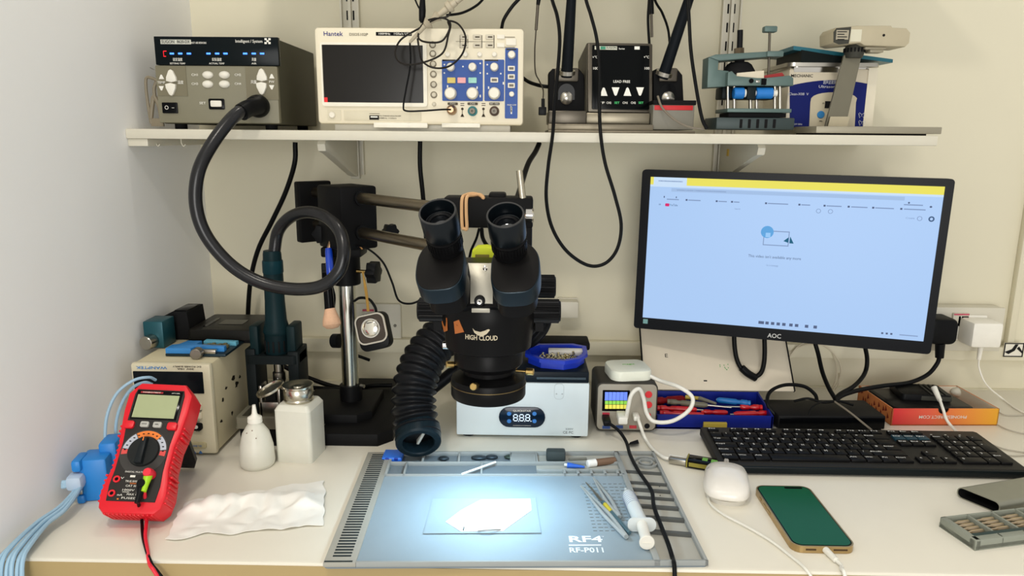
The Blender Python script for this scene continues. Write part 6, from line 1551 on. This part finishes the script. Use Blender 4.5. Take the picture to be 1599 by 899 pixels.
# ------------------------------------------------------------------ phone
ph = thing('phone', 'smartphone with a dark green blank screen and gold frame, on charge', 'phone', (.3540, .8361, .0088), (-PI / 2, 0, -.004))
GOLD = mat('phone_gold', (176, 150, 104), .28, .8)
part('frame', MB().frame_prism(rrect(.0735, .1490, .0125, 6), rrect(.0700, .1455, .011, 6), -.0085, .0002, XZ).prism(rrect(.0715, .147, .011, 6), -.0085, -.0008, XZ), GOLD, ph)
part('screen', MB().prism(rrect(.0702, .1457, .011, 6), -.001, .0004, XZ, .0002), mat('phone_bezel', (10, 22, 18), .12), ph)
part('display', MB().prism(rrect(.0672, .1427, .010, 6), .0003, .0006, XZ), mat('phone_green', (8, 72, 44), .2, emit=(8, 84, 52), es=.22, spec=.2), ph)
part('notch', MB().prism(rrect(.024, .0045, .002, 6, cx=.014, cy=.0675), .0005, .0008, XZ), GLOSS, ph)
g = MB(); [g.box((x, .004, -.0746), (wd, .0022, .0006), .0008) for x, wd in ((-.016, .012), (.018, .016))]; loose('speaker_slot', g, mat('slot_brown', (74, 58, 40), .6), ph)
g = MB(); [g.box((-.0370, .0042, z_), (.0008, .003, h_), .0004) for z_, h_ in ((.045, .006), (.026, .011), (.011, .011))]; loose('side_button', g, GOLD, ph)
pl_ = thing('phone_cable', 'white charging cable plugged into the bottom of the phone', 'cable', G(1300, 862, .004))
tp_ = M_(ph) @ V((.001, .004, -.0745)); ed_ = V((.20, -1, -.05)).normalized()
part('plug', MB().cyl(tp_ + ed_ * -.001, tp_ + ed_ * .020, .0040, .0034, 14, .0006), CW, pl_, True)
part('cable', MB().tube([tp_ + ed_ * .018, tp_ + ed_ * .028 + V((.001, 0, -.001)), V((P(1312, 885, YF + .004).x, YF + .002, .003)), P(1318, 893, YF - .006), P(1322, 915, YF - .012)], .0021, 10), CW, pl_, True)

# ------------------------------------------------------------------ precision bit set: metal sleeve and bit tray
a, b = G(1493, 775, 0), G(1560, 803, 0); rd_ = (G(1599, 796, 0) - b).normalized()
ang_ = math.atan2(rd_.y, rd_.x)
sl = thing('metal_sleeve', 'hollow brushed grey metal sleeve of a bit set, open end facing the phone', 'case', (b.x, b.y, 0), (0, 0, ang_))
Ms = M_(sl); li = Ms.inverted() @ a
SLM = mat('sleeve_grey', (138, 138, 124), .4, .35, var=.05)
dw = max(.045, li.y)
YZs = Matrix(((0, 0, 1, 0), (1, 0, 0, 0), (0, 1, 0, 0), (0, 0, 0, 1)))
sk = Matrix.Translation((0, 0, 0))
g = MB().frame_prism(rrect(dw, .0155, .0072, cx=dw / 2, cy=.0080), rrect(dw - .0024, .0131, .006, cx=dw / 2, cy=.0080), 0, .16, YZs)
sh = Matrix.Identity(4); sh[0][1] = li.x / dw * 1.0
g.bm.transform(sh)
part('sleeve', g, SLM, sl)
g2 = MB().frame_prism(rrect(dw - .0024, .0131, .006, cx=dw / 2, cy=.0080), rrect(dw - .0034, .0121, .0055, cx=dw / 2, cy=.0080), .0005, .158, YZs); g2.bm.transform(sh); part('lining', g2, MATTE, sl)
g2 = MB().prism(rrect(dw - .0030, .0125, .0055, cx=dw / 2, cy=.0080), .03, .033, YZs); g2.bm.transform(sh); part('inner_stop', g2, MATTE, sl)
a, b = G(1466, 822, 0), G(1522, 860, 0); rd_ = (G(1599, 850, 0) - b).normalized(); ang_ = math.atan2(rd_.y, rd_.x)
tr = thing('bit_tray', 'grey tray filled with rows of screwdriver bits at the bench corner', 'bit tray', (b.x, b.y, 0), (0, 0, ang_))
Mt = M_(tr); li = Mt.inverted() @ a; td = max(.045, li.y)
sh = Matrix.Identity(4); sh[0][1] = li.x / td
TRG = mat('tray_greygreen', (136, 140, 128), .5, var=.04)
ew = .036; tz_t = .0135
g = MB().bx(0, .18, 0, td, 0, .006)
g.bx(0, .18, 0, .010, 0, tz_t, .0015).bx(0, .18, td - .003, td, 0, tz_t, .001)
xs_ = [0.0 + ew * i for i in range(6)]
for i, x in enumerate(xs_): g.bx(x, x + .0035 + (.004 if i == 0 else 0), 0, td, 0, tz_t, .001)
g.bm.transform(sh); part('tray', g, TRG, tr)
g = MB().bx(.006, .176, .009, .014, .006, tz_t + .0005, .0005); g.bm.transform(sh); part('dark_bar', g, mat('bar_dark', (56, 70, 68), .4), tr)
BITM = mat('bit_steel', (196, 178, 152), .35, 1.0, var=.08)
nb = 0
for ci in range(4):
    for k_ in range(5):
        y_ = .017 + k_ * (td - .022) / 4.6
        p0 = Mt @ (sh @ V((xs_[ci] + .0085, y_, .0085))); p1 = Mt @ (sh @ V((xs_[ci] + .0335, y_ + .0002, .0085)))
        t_ = thing('screwdriver_bit', 'steel bit in the %s compartment of the grey bit tray, %s from its front rim' % (('corner', 'second', 'third', 'fourth')[ci], ('first', 'second', 'third', 'fourth', 'fifth')[k_]), 'screwdriver bit', p0, group='bits in the grey bit tray')
        L = (p1 - p0).length
        part('shank', MB().cyl(p0.lerp(p1, .35), p1, .0023, None, 6), BITM, t_, True)
        part('tip', MB().lathe([(0, 0), (.0008, 0), (.0014, L * .1), (.0014, L * .25), (.0022, L * .36), (0, L * .36)], axisframe(p0, p1), 8), BITM, t_, True)

# ------------------------------------------------------------------ repair mat
rm = thing('repair_mat', 'large grey-blue silicone repair mat with part compartments', 'work mat', (-.0073, .8661, .0075), (-PI / 2, 0, .0365))
M = M_(rm)
MATM = mat('silicone_grey', (150, 154, 152), .6, var=.04, scale=40); MATD = mat('silicone_shade', (112, 122, 128), .65, var=.04)
mw, mh = .214, .1435
part('base', MB().prism(rrect(2 * mw, 2 * mh, .006), -.0074, -.0056, XZ), MATD, rm)  # well floors darkened: shade inside the compartments put into the colour
wk0 = uv(M, 575, 800)[0]
def zline(py, px=800): return uv(M, px, py)[1]
zb = zline(741, 780)                      # front of the compartments
rx0 = .127                                 # start of the right-hand compartments
lx1 = -mw + .036
g = MB()
g.bx(lx1, rx0 + .028, .0022, .0058, -mh + .003, zb)                          # raised flat work field
part('work_field', g, mat('silicone_field', (138, 152, 160), .55, var=.03, scale=40), rm)
g = MB()
g.bx(-mw, lx1, .0006, .0058, -mh, mh, .0008)
part('edge_strip', g, mat('strip_grey', (158, 156, 146), .6), rm)
g = MB(); n_ = 44
for i in range(n_):
    z_ = -mh + .014 + i * (2 * mh - .024) / (n_ - 1); g.bx(-mw + .008, lx1 - .0075, .0001, .0007, z_ - .0014, z_ + .0014, .0003)
g.bx(-mw + .001, lx1 - .004, .0001, .0007, -mh + .0022, -mh + .0042)
part('edge_slots', g, mat('slot_dark', (42, 50, 52), .6), rm)
g = MB()
rim = lambda x0_, x1_, z0_, z1_, t=.0: g.bx(x0_, x1_, -t - .0006, .0058, z0_, z1_, .0006)
rim(lx1, mw, mh - .004, mh); rim(mw - .004, mw, -mh, mh); rim(lx1, mw, -mh, -mh + .003)
rim(lx1, rx0 + .03, zb, zb + .003); rim(lx1 - .001, lx1 + .003, zb, mh)
zm = zline(721, 780)
rim(lx1, rx0 + .03, zm - .0012, zm + .0012)
xv = lambda px, py: uv(M, px, py)[0]
for px in (661, 717, 798, 838): x = xv(px, 713); rim(x - .0015, x + .0015, zm, mh - .004)
for px in (633, 752): x = xv(px, 731); rim(x - .0014, x + .0014, zb, zm)
x = xv(838, 728); rim(xv(797, 714), x, zm, mh - .004, .0)
zm2 = zline(733, 900)
rim(x, rx0 + .03, zm2 - .001, zm2 + .0012)
for px in (882, 903, 924, 945, 965): xx = xv(px, 738); rim(xx - .002, xx + .002, zb, zm2)
xr0 = rx0 + .026; rim(xr0, xr0 + .0075, -mh, mh); xx = xv(968, 716); rim(xx - .001, xx + .002, zm, mh - .004)
part('ridges', g, MATM, rm)
g = MB()
for z0_, z1_ in ((.078, .080), (.045, .0468), (.024, .0278), (.004, .0055), (-.021, -.0165), (-.050, -.0445), (-.083, -.0775)):
    sl_ = .004; g.prism([(xr0 + .007, z0_ + sl_), (mw - .004, z0_ - sl_), (mw - .004, z1_ - sl_), (xr0 + .007, z1_ + sl_)], -.0058, -.0008, XZ)
part('slanted_shade_bars', g, mat('ridge_shade', (84, 86, 84), .65), rm)  # dark bars carry the shade of the ridge fronts in their colour
g = MB()
cx_, cz_ = xv(1008, 718), zline(719, 1008)
for r_ in (.008, .0155): g.lathe([(r_, -.0058), (r_ + .0022, -.0058), (r_ + .0022, -.0008), (r_, -.0008)], Matrix.Translation((cx_, 0, cz_)) @ XZ, 40, True)
part('round_well', g, MATM, rm)
g = MB()
for x0_, x1_, z0_, z1_ in ((xr0 + .0075, mw - .004, -mh + .003, mh - .004), (x, xr0, zb + .003, mh - .004)): g.bx(x0_, x1_, .0050, .0058, z0_, z1_)
part('well_floor', g, mat('silicone_floor', (176, 174, 164), .6, var=.03), rm)
g = MB()
for i in range(15):
    z_ = zline(753 + i * 5.2, 980); 
    for k_ in range(9):
        xx = .094 + .0072 * k_; g.bx(xx, xx + .0045 + .0015 * ((i * k_) % 2), .0019, .0023, z_ - .0004, z_ + .0004)
part('scale_print', g, mat('print_brown', (96, 94, 84), .6), rm)
g = MB()
ptext(g, M, 914, 839.5, 'RF4', 17, 52, -.0020, bold=.022); ptext(g, M, 917, 856.5, 'RF-P011', 13.5, 53, -.0020, bold=.02); ptext(g, M, 941, 835.5, '™', 3, 4, -.0020)
pbox(g, M, 888, 847.5, 939, 848.8, -.0023, -.0020)
part('lettering', g, mat('mat_white_print', (226, 232, 236), .6), rm)
g = MB(); [g.box((a_[0], .0021, a_[1]), (.0012, .0006, .0012)) for a_ in (uv(M, 559, 845), uv(M, 725, 816), uv(M, 566, 795), uv(M, 560, 798), uv(M, 1016, 755), uv(M, 1030, 757), uv(M, 1031, 771))]; part('stain_specks', g, PRINTK, rm)
T_ = .0075 - .0020                                                            # height of the work field
# sheet with a white card
c_ = [G(661, 834, T_), G(845, 833, T_), G(836, 779, T_), G(676, 780, T_)]
cc = sum(c_, V()) / 4
def slab(cs, t):
    n = len(cs); vs = list(cs) + [q + V((0, 0, t)) for q in cs]
    return MB().faces(vs, [tuple(range(n))[::-1], tuple(range(n, 2 * n))] + [(i, (i + 1) % n, n + (i + 1) % n, n + i) for i in range(n)])
single('clear_sheet', slab([q + V((0, 0, .0003)) for q in c_], .0012), mat('sheet_blue', (142, 156, 163), .3, var=.02), 'thin pale rectangular sheet lying in the bright pool of light on the mat', 'sheet', cc)
T2 = T_ + .0016
c2 = [G(720, 830, T2), G(786, 829, T2), G(830, 797, T2), G(828, 779, T2), G(750, 781, T2), G(720, 797, T2), G(696, 815, T2)]
single('white_card', slab(c2, .0008), mat('card_white', (235, 232, 232), .6), 'white card on the pale sheet under the microscope', 'card', sum(c2, V()) / 7)
q = [G(746, 829, T2 + .0012), G(758, 827.5, T2 + .0035), G(770, 827, T2 + .003), G(782, 826.5, T2 + .0012)]
single('sliver', MB().tube(q, .0007, 6), STEEL, 'fine metal sliver at the front edge of the white card', 'sliver', q[1])
single('tiny_chip', MB().box(G(724, 825, T2 + .002), (.0012, .006, .0022), .0003), DARKGREY, 'tiny dark chip at the corner of the white card', 'chip', G(724, 825, T2))
# things in the compartments
fl = .0075 - .0055
c0 = G(868, 722, fl)
single('dark_block', MB().box((c0.x, c0.y + .008, fl + .0085), (.028, .016, .0165), .003), mat('block_slate', (62, 70, 70), .5, var=.1), 'dark slate block in the back compartment of the mat', 'block', c0)
bl_ = thing('brown_bottle', 'tiny brown bottle with a white cap lying in the back compartment', 'bottle', G(935, 725, fl))
A, B = G(931, 722, fl + .0055), G(961, 718.5, fl + .0055)
part('glass', MB().cyl(A, B, .0053, None, 18, .001), mat('bottle_brown', (112, 86, 66), .35), bl_, True)
part('cap', MB().cyl(G(917, 724, fl + .0055), A, .0056, None, 18, .001), mat('cap_pure', (236, 234, 228), .4), bl_, True)
bn = thing('blue_nozzle', 'small blue dispensing tip with a white end lying beside the brown bottle', 'nozzle', G(900, 727, fl))
A, B = G(886, 726, fl + .004), G(913, 729, fl + .004)
part('cone', MB().cyl(A, B, .0042, .0015, 16), mat('nozzle_blue', (40, 98, 200), .35), bn, True)
part('hub', MB().cyl(A + (A - B) * .18, A, .0024, None, 12), PRINTW, bn, True)
A, B = G(888, 717, fl + .002), G(916, 716, fl + .002)
single('grey_strip', MB().tube([A, B], .002, 6), GREY, 'short grey strip behind the blue tip on the mat', 'strip', A)
c0 = G(612, 716, fl)
bc_ = thing('blue_clip', 'bright blue plastic clip beside the hose mouth on the mat', 'clip', c0)
A, B = G(596, 722, fl), G(632, 709, fl)
part('body', MB().bx(A.x, B.x, A.y, B.y, fl, fl + .008, .002), mat('clip_blue', (44, 112, 220), .4), bc_, True)
g = MB(); [g.bx(A.x + d_, A.x + d_ + .006, A.y - .0004, A.y + .004, fl + .003, fl + .0075, .001) for d_ in (.005, .018)]; part('window', g, mat('clip_navy', (20, 50, 150), .4), bc_, True)
for px, py, r_, lab in ((693, 718, 6, 'small dark part in the compartment nearest the hose mouth'), (748, 717, 9, 'dark metal part nearest the hose in the long compartment'), (768, 716, 7, 'small dark part in the middle of the long compartment'), (798, 716, 8, 'round greenish dark part at the end of the long compartment')):
    c = G(px, py, fl); s = c.y / FPX
    single('metal_part', MB().sphere((c.x, c.y, fl + .003), 1, (r_ * 1.5 * s, .006, .003)), mat('part_green', (54, 70, 62), .4, .4) if px == 798 else mat('part_dark', (50, 62, 70), .4, .5), lab, 'part', c, 'small parts in the mat compartments')
A, B = G(721, 740, .0085), G(774, 721, .0095)
single('white_stick', MB().tube([A, A.lerp(B, .5), B], .0016, 8), mat('stick_white', (232, 232, 222), .5), 'thin white stick lying across the compartment ridge', 'stick', A)

# tweezers, probe tools and syringe
TWS = mat('tweezer_steel', (205, 208, 206), .42, .75)
def tweezers(p_tip, p_end, lab, spread=.005, m=TWS):
    a_ = G(p_tip[0], p_tip[1], T_ + .004); b_ = G(p_end[0], p_end[1], T_ + .004)
    t_ = thing('tweezers', lab, 'tweezers', b_, group='steel tweezers on the mat')
    L = (b_ - a_).length; d_ = (b_ - a_).normalized(); sd = V((-d_.y, d_.x, 0))
    for sg in (-1, 1):
        pts = [a_ + sd * sg * .0006, a_ + d_ * L * .3 + sd * sg * .0022, a_ + d_ * L * .6 + sd * sg * spread * .9, a_ + d_ * L * .9 + sd * sg * .0016, b_ + sd * sg * .0006]
        part('arm', MB().tube(pts, lambda t: .0007 + .0017 * min(1, t * 2.2), 8), m, t_, True)
    part('joint', MB().box(b_ - d_ * .004, (.0055, .010, .005), .0015, None) if False else MB().tube([b_ - d_ * .012, b_], .0030, 8), m, t_, True)
    return t_
tweezers((907, 758), (978, 838), 'steel tweezers lying nearest the white lettering on the mat', .004)
tweezers((926, 745), (967, 807), 'steel tweezers lying furthest back, beside the printed scale', .004)
tl = thing('scraper_tool', 'slim steel tool with a yellow band lying between the tweezers', 'tool', G(950, 795, T_))
a_, b_ = G(915, 753, T_ + .0030), G(983, 832, T_ + .0030)
part('shaft', MB().cyl(a_, a_.lerp(b_, .42), .0008, .0024, 12), STEEL, tl, True)
part('handle', MB().cyl(a_.lerp(b_, .42), b_, .0028, .0027, 14, .0005), mat('tool_blue', (96, 124, 134), .3, .6), tl, True)
part('band', MB().cyl(a_.lerp(b_, .47), a_.lerp(b_, .62), .0031, None, 14), mat('band_yellow', (180, 160, 40), .5), tl, True)
sy = thing('syringe', 'clear syringe with white plunger lying beside the printed scale', 'syringe', G(990, 800, T_))
a_, b_ = G(979, 768, T_ + .0100), G(1002, 818, T_ + .0100); e_ = G(1010, 846, T_ + .0100)
SYM = mat('syringe_clear', (214, 220, 220), .15, var=.02, coat=.4)
part('barrel', MB().lathe([(0, -.008), (.002, -.008), (.003, 0), (.0075, .006), (.0088, .014), (.0088, (b_ - a_).length), (0, (b_ - a_).length)], axisframe(a_, b_), 24), SYM, sy, True)
fd = (e_ - b_).normalized()
part('flange', MB().prism(rrect(.034, .018, .008), 0, .002, axisframe(b_, e_)), SYM, sy, True)
part('plunger', MB().cyl(b_, e_, .0066, .0062, 18), PRINTW, sy, True)
part('plunger_cap', MB().cyl(e_ - fd * .001, e_ + fd * .002, .0088, None, 28, .0005).box((0, 0, 0), (.010, .0008, .0006), 0, axisframe(e_, e_ + fd) @ Matrix.Translation((0, 0, .0022))), mat('plunger_white', (228, 224, 212), .4), sy, True)
g = MB(); d_ = (b_ - a_).normalized()
for i in range(7): g.lathe([(.0088, 0), (.0090, 0), (.0090, .0006), (.0088, .0006)], axisframe(a_ + d_ * (.014 + .004 * i), b_), 24, True)
part('graduation', g, mat('grad_blue', (120, 130, 160), .5), sy, True)

# ------------------------------------------------------------------ monitor
mo_ = thing('monitor', 'black flat computer monitor showing a mostly empty pale blue browser page', 'monitor', (.4223, 1.1677, .2775), (-.0059, .0097, -.269))
M = M_(mo_); MW, MH = .465, .2735
BZ = mat('bezel_black', (9, 11, 16), .3, var=.05)
fi = [uv(M, 1016, 276), uv(M, 1475, 291), uv(M, 1442, 534), uv(M, 1004, 494)]
sx0, sx1 = (fi[0][0] + fi[3][0]) / 2, (fi[1][0] + fi[2][0]) / 2; sz0, sz1 = (fi[2][1] + fi[3][1]) / 2, (fi[0][1] + fi[1][1]) / 2
part('bezel', MB().frame_prism(rrect(MW, MH, .006, 6), [(x_ , z_) for x_, z_ in rrect(sx1 - sx0, sz1 - sz0, .0005, 6, cx=(sx0 + sx1) / 2, cy=(sz0 + sz1) / 2)], -.016, .002, XZ), BZ, mo_)
part('back_shell', MB().prism(rrect(MW - .004, MH - .004, .006), -.020, -.004, XZ).prism(rrect(MW * .5, MH * .5, .02), -.045, -.018, XZ), MATTE, mo_)
part('screen', MB().bx(sx0, sx1, -.0006, .003, sz0, sz1), mat('screen_glow', (20, 24, 30), .25, emit=(171, 202, 243), es=.92), mo_)
def sline(px, py): return uv(M, px, py)
SXW, SZH = sx1 - sx0, sz1 - sz0
def srect(mb, u0, u1, v0, v1, t=.0009): return mb.bx(sx0 + u0 * SXW, sx0 + u1 * SXW, -t, -.0005, sz1 - v1 * SZH, sz1 - v0 * SZH)
part('tab_bar', srect(srect(MB(), .135, 1, .0, .052), 0, .012, 0, .052), mat('glow_yellow', (40, 40, 10), .4, emit=(232, 222, 92), es=.92), mo_)
part('page_header', srect(srect(MB(), 0, 1, .052, .066), .012, .135, 0, .052), mat('glow_pale', (30, 34, 40), .4, emit=(200, 222, 246), es=.92), mo_)
part('address_bar', srect(MB(), .08, .88, .072, .096), mat('glow_bar', (26, 30, 36), .4, emit=(160, 188, 226), es=.92), mo_)
def stext(mb, u0, v0, s, hgt, wd): return mb.text(s, hgt * SZH, Matrix.Translation((sx0 + u0 * SXW, -.001, sz1 - v0 * SZH)) @ XZ, wd * SXW)
GT = mat('glow_text', (20, 24, 34), .5, emit=(82, 96, 128), es=.92); GP = mat('glow_faint', (20, 24, 30), .5, emit=(130, 152, 190), es=.92)
g = MB(); stext(g, .470, .508, "This video isn't available any more", .019, .185)
for u0, v0, s, wd in ((.895, .110, '●', .006), (.965, .130, '●', .008), (.055, .135, '■', .004), (.10, .135, '●', .004)): stext(g, u0, v0, s, .012, wd)
for u0 in (.135, .245, .30, .42, .535, .62, .70, .78, .87): srect(g, u0, u0 + .007, .143, .155)
for i, u0 in enumerate((.435, .46, .48, .50, .52, .545, .565, .60, .63)): srect(g, u0, u0 + (.012 if i else .02), .955, .975)
for u0 in (.86, .875, .89): srect(g, u0, u0 + .007, .962, .974)
part('page_text', g, GT, mo_)
g = MB(); stext(g, .465, .565, 'Go to homepage', .012, .042)
for u0, u1 in ((.065, .11), (.145, .19), (.255, .285), (.31, .33), (.43, .50), (.545, .575), (.63, .68), (.712, .765), (.79, .85), (.882, .95)): srect(g, u0, u1, .146, .153)
srect(g, .03, .12, .022, .03); srect(g, .10, .28, .081, .087); srect(g, .88, .94, .118, .125); stext(g, .325, .155 + .04, 'Search', .011, .02)
for u0, v0 in ((.605, .185), (.645, .185), (.935, .205)): g.lathe([(.0028, 0), (.0036, 0), (.0036, .0004), (.0028, .0004)], Matrix.Translation((sx0 + u0 * SXW, -.0007, sz1 - v0 * SZH)) @ XZ, 16, True)
stext(g, .905, .205, 'Create', .011, .028); srect(g, .92, .98, .966, .972)
for k_ in range(2):
    pass
def sring(mb, u0, u1, v0, v1, th=.0018):
    srect(mb, u0, u1, v0, v0 + .006); srect(mb, u0, u1, v1 - .006, v1); srect(mb, u0, u0 + .003, v0, v1); srect(mb, u1 - .003, u1, v0, v1)
sring(g, .425, .515, .330, .430)
part('page_faint', g, GP, mo_)
g = MB(); g.lathe([(0, 0), (.0098, 0), (.0098, .0006), (0, .0006)], Matrix.Translation((sx0 + .437 * SXW, -.0008, sz1 - .340 * SZH)) @ XZ, 32)
part('page_disc', g, mat('glow_blue', (20, 40, 60), .5, emit=(92, 160, 216), es=.92), mo_)
g = MB(); srect(g, .432, .449, .345, .375, .0016); part('page_square', g, mat('glow_sky', (30, 50, 70), .5, emit=(150, 196, 240), es=.92), mo_)
g = MB(); tri = lambda pts: g.prism([(sx0 + a_ * SXW, sz1 - b_ * SZH) for a_, b_ in pts], .0008, .0014, XZ)
tri(((.496, .395), (.513, .405), (.513, .368))); tri(((.517, .408), (.532, .408), (.518, .362)))
part('page_triangles', g, mat('glow_teal', (10, 30, 40), .5, emit=(22, 92, 122), es=.92), mo_)
g = MB(); g.prism(rrect(.0068, .0048, .0012, cx=sx0 + .068 * SXW, cy=sz1 - .188 * SZH), .0006, .0012, XZ); part('page_badge', g, mat('glow_red', (40, 10, 20), .5, emit=(214, 40, 110), es=.92), mo_)
g = MB(); stext(g, .092, .188, 'YouTube', .015, .030); stext(g, .04, .188, '≡', .015, .008); g.lathe([(.0022, 0), (.0042, 0), (.0042, .0005), (.0022, .0005)], Matrix.Translation((sx0 + .972 * SXW, -.0007, sz1 - .205 * SZH)) @ XZ, 18, True); part('page_logo', g, mat('glow_slate', (14, 24, 34), .5, emit=(62, 88, 124), es=.92), mo_)
g = MB(); ptext(g, M, 1209, 524, 'AOC', 7.5, 21, .0024); part('logo', g, mat('logo_silver', (206, 206, 204), .35), mo_)
x_, z_ = uv(M, 1008, 501); part('sticker', MB().bx(x_ - .004, x_ + .004, -.0024, -.0018, z_ - .004, z_ + .004), mat('sticker_teal', (110, 156, 156), .5), mo_)
arm_x = .02
part('wall_arm', MB().bx(-.03, .03, .044, .060, -.05, .05, .003).bx(-.012, .012, .055, .085, -.03, .03, .002), MATTE, mo_)
c_ = M @ V((0, .075, 0)); part('wall_mount', MB().bx(c_.x - .04, c_.x + .04, YB - .010, YB, c_.z - .05, c_.z + .05, .003).bx(c_.x - .014, c_.x + .014, c_.y - .02, YB - .008, c_.z - .025, c_.z + .025, .003), MATTE, mo_, True)

# cables behind and below the monitor
cab([(1146, 500, 1.235), (1147, 540, 1.225), (1152, 565, 1.22), (1163, 581, 1.215), (1177, 588, 1.215), (1188, 582, 1.215), (1193, 566, 1.22), (1194, 540, 1.225), (1192, 500, 1.235)], .0040, 'thick black cable hanging in a loop below the monitor logo', n=10)
g = MB().tube([P(1158, 574, 1.214), P(1168, 583, 1.212), P(1180, 590, 1.214)], .0066, 12)
single('cable_clip', g, BLACK, 'black cable bead at the bottom of the loop under the monitor', 'bead', P(1168, 583, 1.213))
cab([(1268, 520, 1.25), (1277, 550, 1.24), (1284, 580, 1.22), (1294, 605, 1.19), (1304, 622, 1.17)], .0037, 'black monitor cable dropping straight to the dock', n=10)
cab([(1348, 530, 1.25), (1354, 560, 1.235), (1350, 583, 1.225), (1334, 602, 1.2), (1312, 615, 1.18), (1304, 623, 1.17)], .0037, 'black monitor cable bending back to the dock', n=10)
cab([(1213, 650, 1.14), (1199, 632, 1.15), (1202, 612, 1.17), (1225, 601, 1.18), (1255, 603, 1.18), (1272, 615, 1.175), (1276, 626, 1.165)], .0031, 'black cable arching over the corner of the dock')
cab([(1240, 626, 1.16), (1262, 622, 1.16), (1285, 628, 1.15), (1310, 626, 1.15), (1332, 632, 1.15)], .0022, 'thin black cable lying along the dock top')
cab([(1302, 626, 1.15), (1325, 642, 1.125), (1345, 658, 1.105), (1362, 672, 1.085)], .0016, 'thin grey cable crossing the dock to the keyboard', mat('grey_cable', (120, 112, 98)))
cab([(1262, 648, 1.112), (1266, 638, 1.12), (1276, 630, 1.13), (1290, 626, 1.14)], .0012, 'fine dark wire curled on the dock front')
wire_m = mat('coil_white', (206, 196, 174), .5)
pts = [P(1266 + 44 * math.cos(t) * (1 + .10 * math.sin(1.7 * t)), 582 + 46 * math.sin(t) * (1 + .06 * math.cos(2.3 * t)), 1.322 - .0006 * t) for t in [i * .5 for i in range(34)]]
single('coiled_cable', MB().tube(pts, .0012, 6, 4), wire_m, 'white cable coiled in large loops on the wall below the monitor', 'cable', pts[0])

# cables behind the bench
cab([(461, 222, 1.25), (460, 255, 1.25), (446, 300, 1.26), (425, 345, 1.27), (403, 390, 1.28), (391, 440, 1.29), (387, 500, 1.30), (388, 540, 1.30)], .0042, 'thick black cable running down the wall behind the gun handle', n=10)
cab([(656, 220, 1.26), (656, 260, 1.26), (660, 300, 1.26), (664, 350, 1.27), (668, 420, 1.28)], .0040, 'thick black cable dropping behind the boom rails', n=10)
cab([(842, 224, 1.22), (836, 237, 1.2), (825, 255, 1.15), (815, 285, 1.08), (808, 308, 1.0), (802, 316, .962)], .0042, 'thick black cable slanting from the shelf to the microscope mount', n=10)
cab([(440, 570, 1.26), (470, 585, 1.26), (510, 600, 1.255), (540, 607, 1.25)], .0042, 'black cable sloping behind the gun holder to the post', n=10)
cab([(470, 604, 1.24), (500, 606, 1.24), (540, 608, 1.24), (580, 602, 1.24), (612, 601, 1.24)], .0040, 'black cable running level behind the microscope post', n=10)
cab([(552, 553, 1.26), (566, 558, 1.26), (577, 562, 1.265)], .0030, 'short black cable end sticking out beside the post')
g = MB().lathe([(0, 0), (.012, 0), (.012, .012), (0, .012)], axisframe(P(521, 532, 1.16), P(532, 532, 1.155)), 20)
part('post_knob', g, BLACK, ms, True)

# ------------------------------------------------------------------ pieces that belong to a part go one level deeper
nestn(st, 'display', 'display_digits', 'display_mark', 'badge', 'badge_text'); nestn(st, 'set_button_bezel', 'set_button'); nestn(st, 'power_switch', 'switch_mark')
nestn(gun, 'handle', 'handle_band'); nestn(gun, 'vent_collar', 'vent_slots'); nestn(gun, 'hose', 'hose_cuff')
nestn(os_, 'screen', 'screen_mark'); nestn(os_, 'badge', 'badge_text'); nestn(os_, 'lower_plate', 'usb_port')
nestn(ss, 'display', 'badge', 'badge_text', 'display_print', 'set_print'); nestn(bs, 'tool_drawer', 'drawer_rim', 'red_stripe')
nestn(bh, 'base', 'base_slots'); nestn(bh, 'press_knob', 'press_screw', 'press_nut'); nestn(bh, 'side_screw', 'screw_head'); nestn(bh, 'upper_jaw', 'jaw_recess', 'jaw_pin')
nestn(uc, 'control_panel', 'touch_button'); nestn(cs, 'camera_body', 'side_cover', 'side_band', 'label_plate', 'label_print', 'lens_mount'); nestn(cs, 'joint', 'joint_teeth')
nestn(ps, 'knob', 'knob_cap'); nestn(ps, 'front_panel', 'logo', 'print', 'display')
nestn(mm, 'screen_surround', 'screen', 'brand_strip', 'brand_text'); nestn(mm, 'dial', 'dial_pointer', 'pointer_mark'); nestn(mm, 'holster', 'grip_ribs')
nestn(dp, 'pump', 'pump_lid', 'hinge'); nestn(hb, 'display', 'digits', 'display_print', 'touch_key')
nestn(ch, 'display', 'display_bars'); nestn(tb, 'lid', 'lid_rim', 'stain', 'green_stain'); nestn(tb, 'box', 'latch')
nestn(kb, 'keycaps', 'key_legends'); nestn(ph, 'screen', 'display', 'notch'); nestn(ph, 'frame', 'speaker_slot', 'side_button')
nestn(mo, 'shell', 'seam', 'wheel'); nestn(rm, 'edge_strip', 'edge_slots'); nestn(rm, 'work_field', 'lettering', 'scale_print')
nestn(mo_, 'screen', 'tab_bar', 'page_header', 'address_bar', 'page_text', 'page_faint', 'page_disc', 'page_square', 'page_triangles', 'page_badge', 'page_logo'); nestn(mo_, 'bezel', 'logo', 'sticker')
for p_, k_ in ((kids_of(ms, 'eyepiece'), ('eye_rim', 'eye_lens', 'lens_ring')), (kids_of(ms, 'prism_housing'), ('housing_top', 'housing_neck')), (kids_of(ms, 'eyepiece_tube'), ('dioptre_ribs',))):
    for n_ in k_:
        for o_, par in zip(kids_of(ms, n_), p_): o_.parent = par
nestn(ms, 'ring_light', 'led_ring', 'trim_line'); nestn(ms, 'body', 'lettering', 'emblem', 'tape'); nestn(ms, 'focus_mount', 'mount_cap', 'mount_lever', 'lever_socket', 'mount_screw')
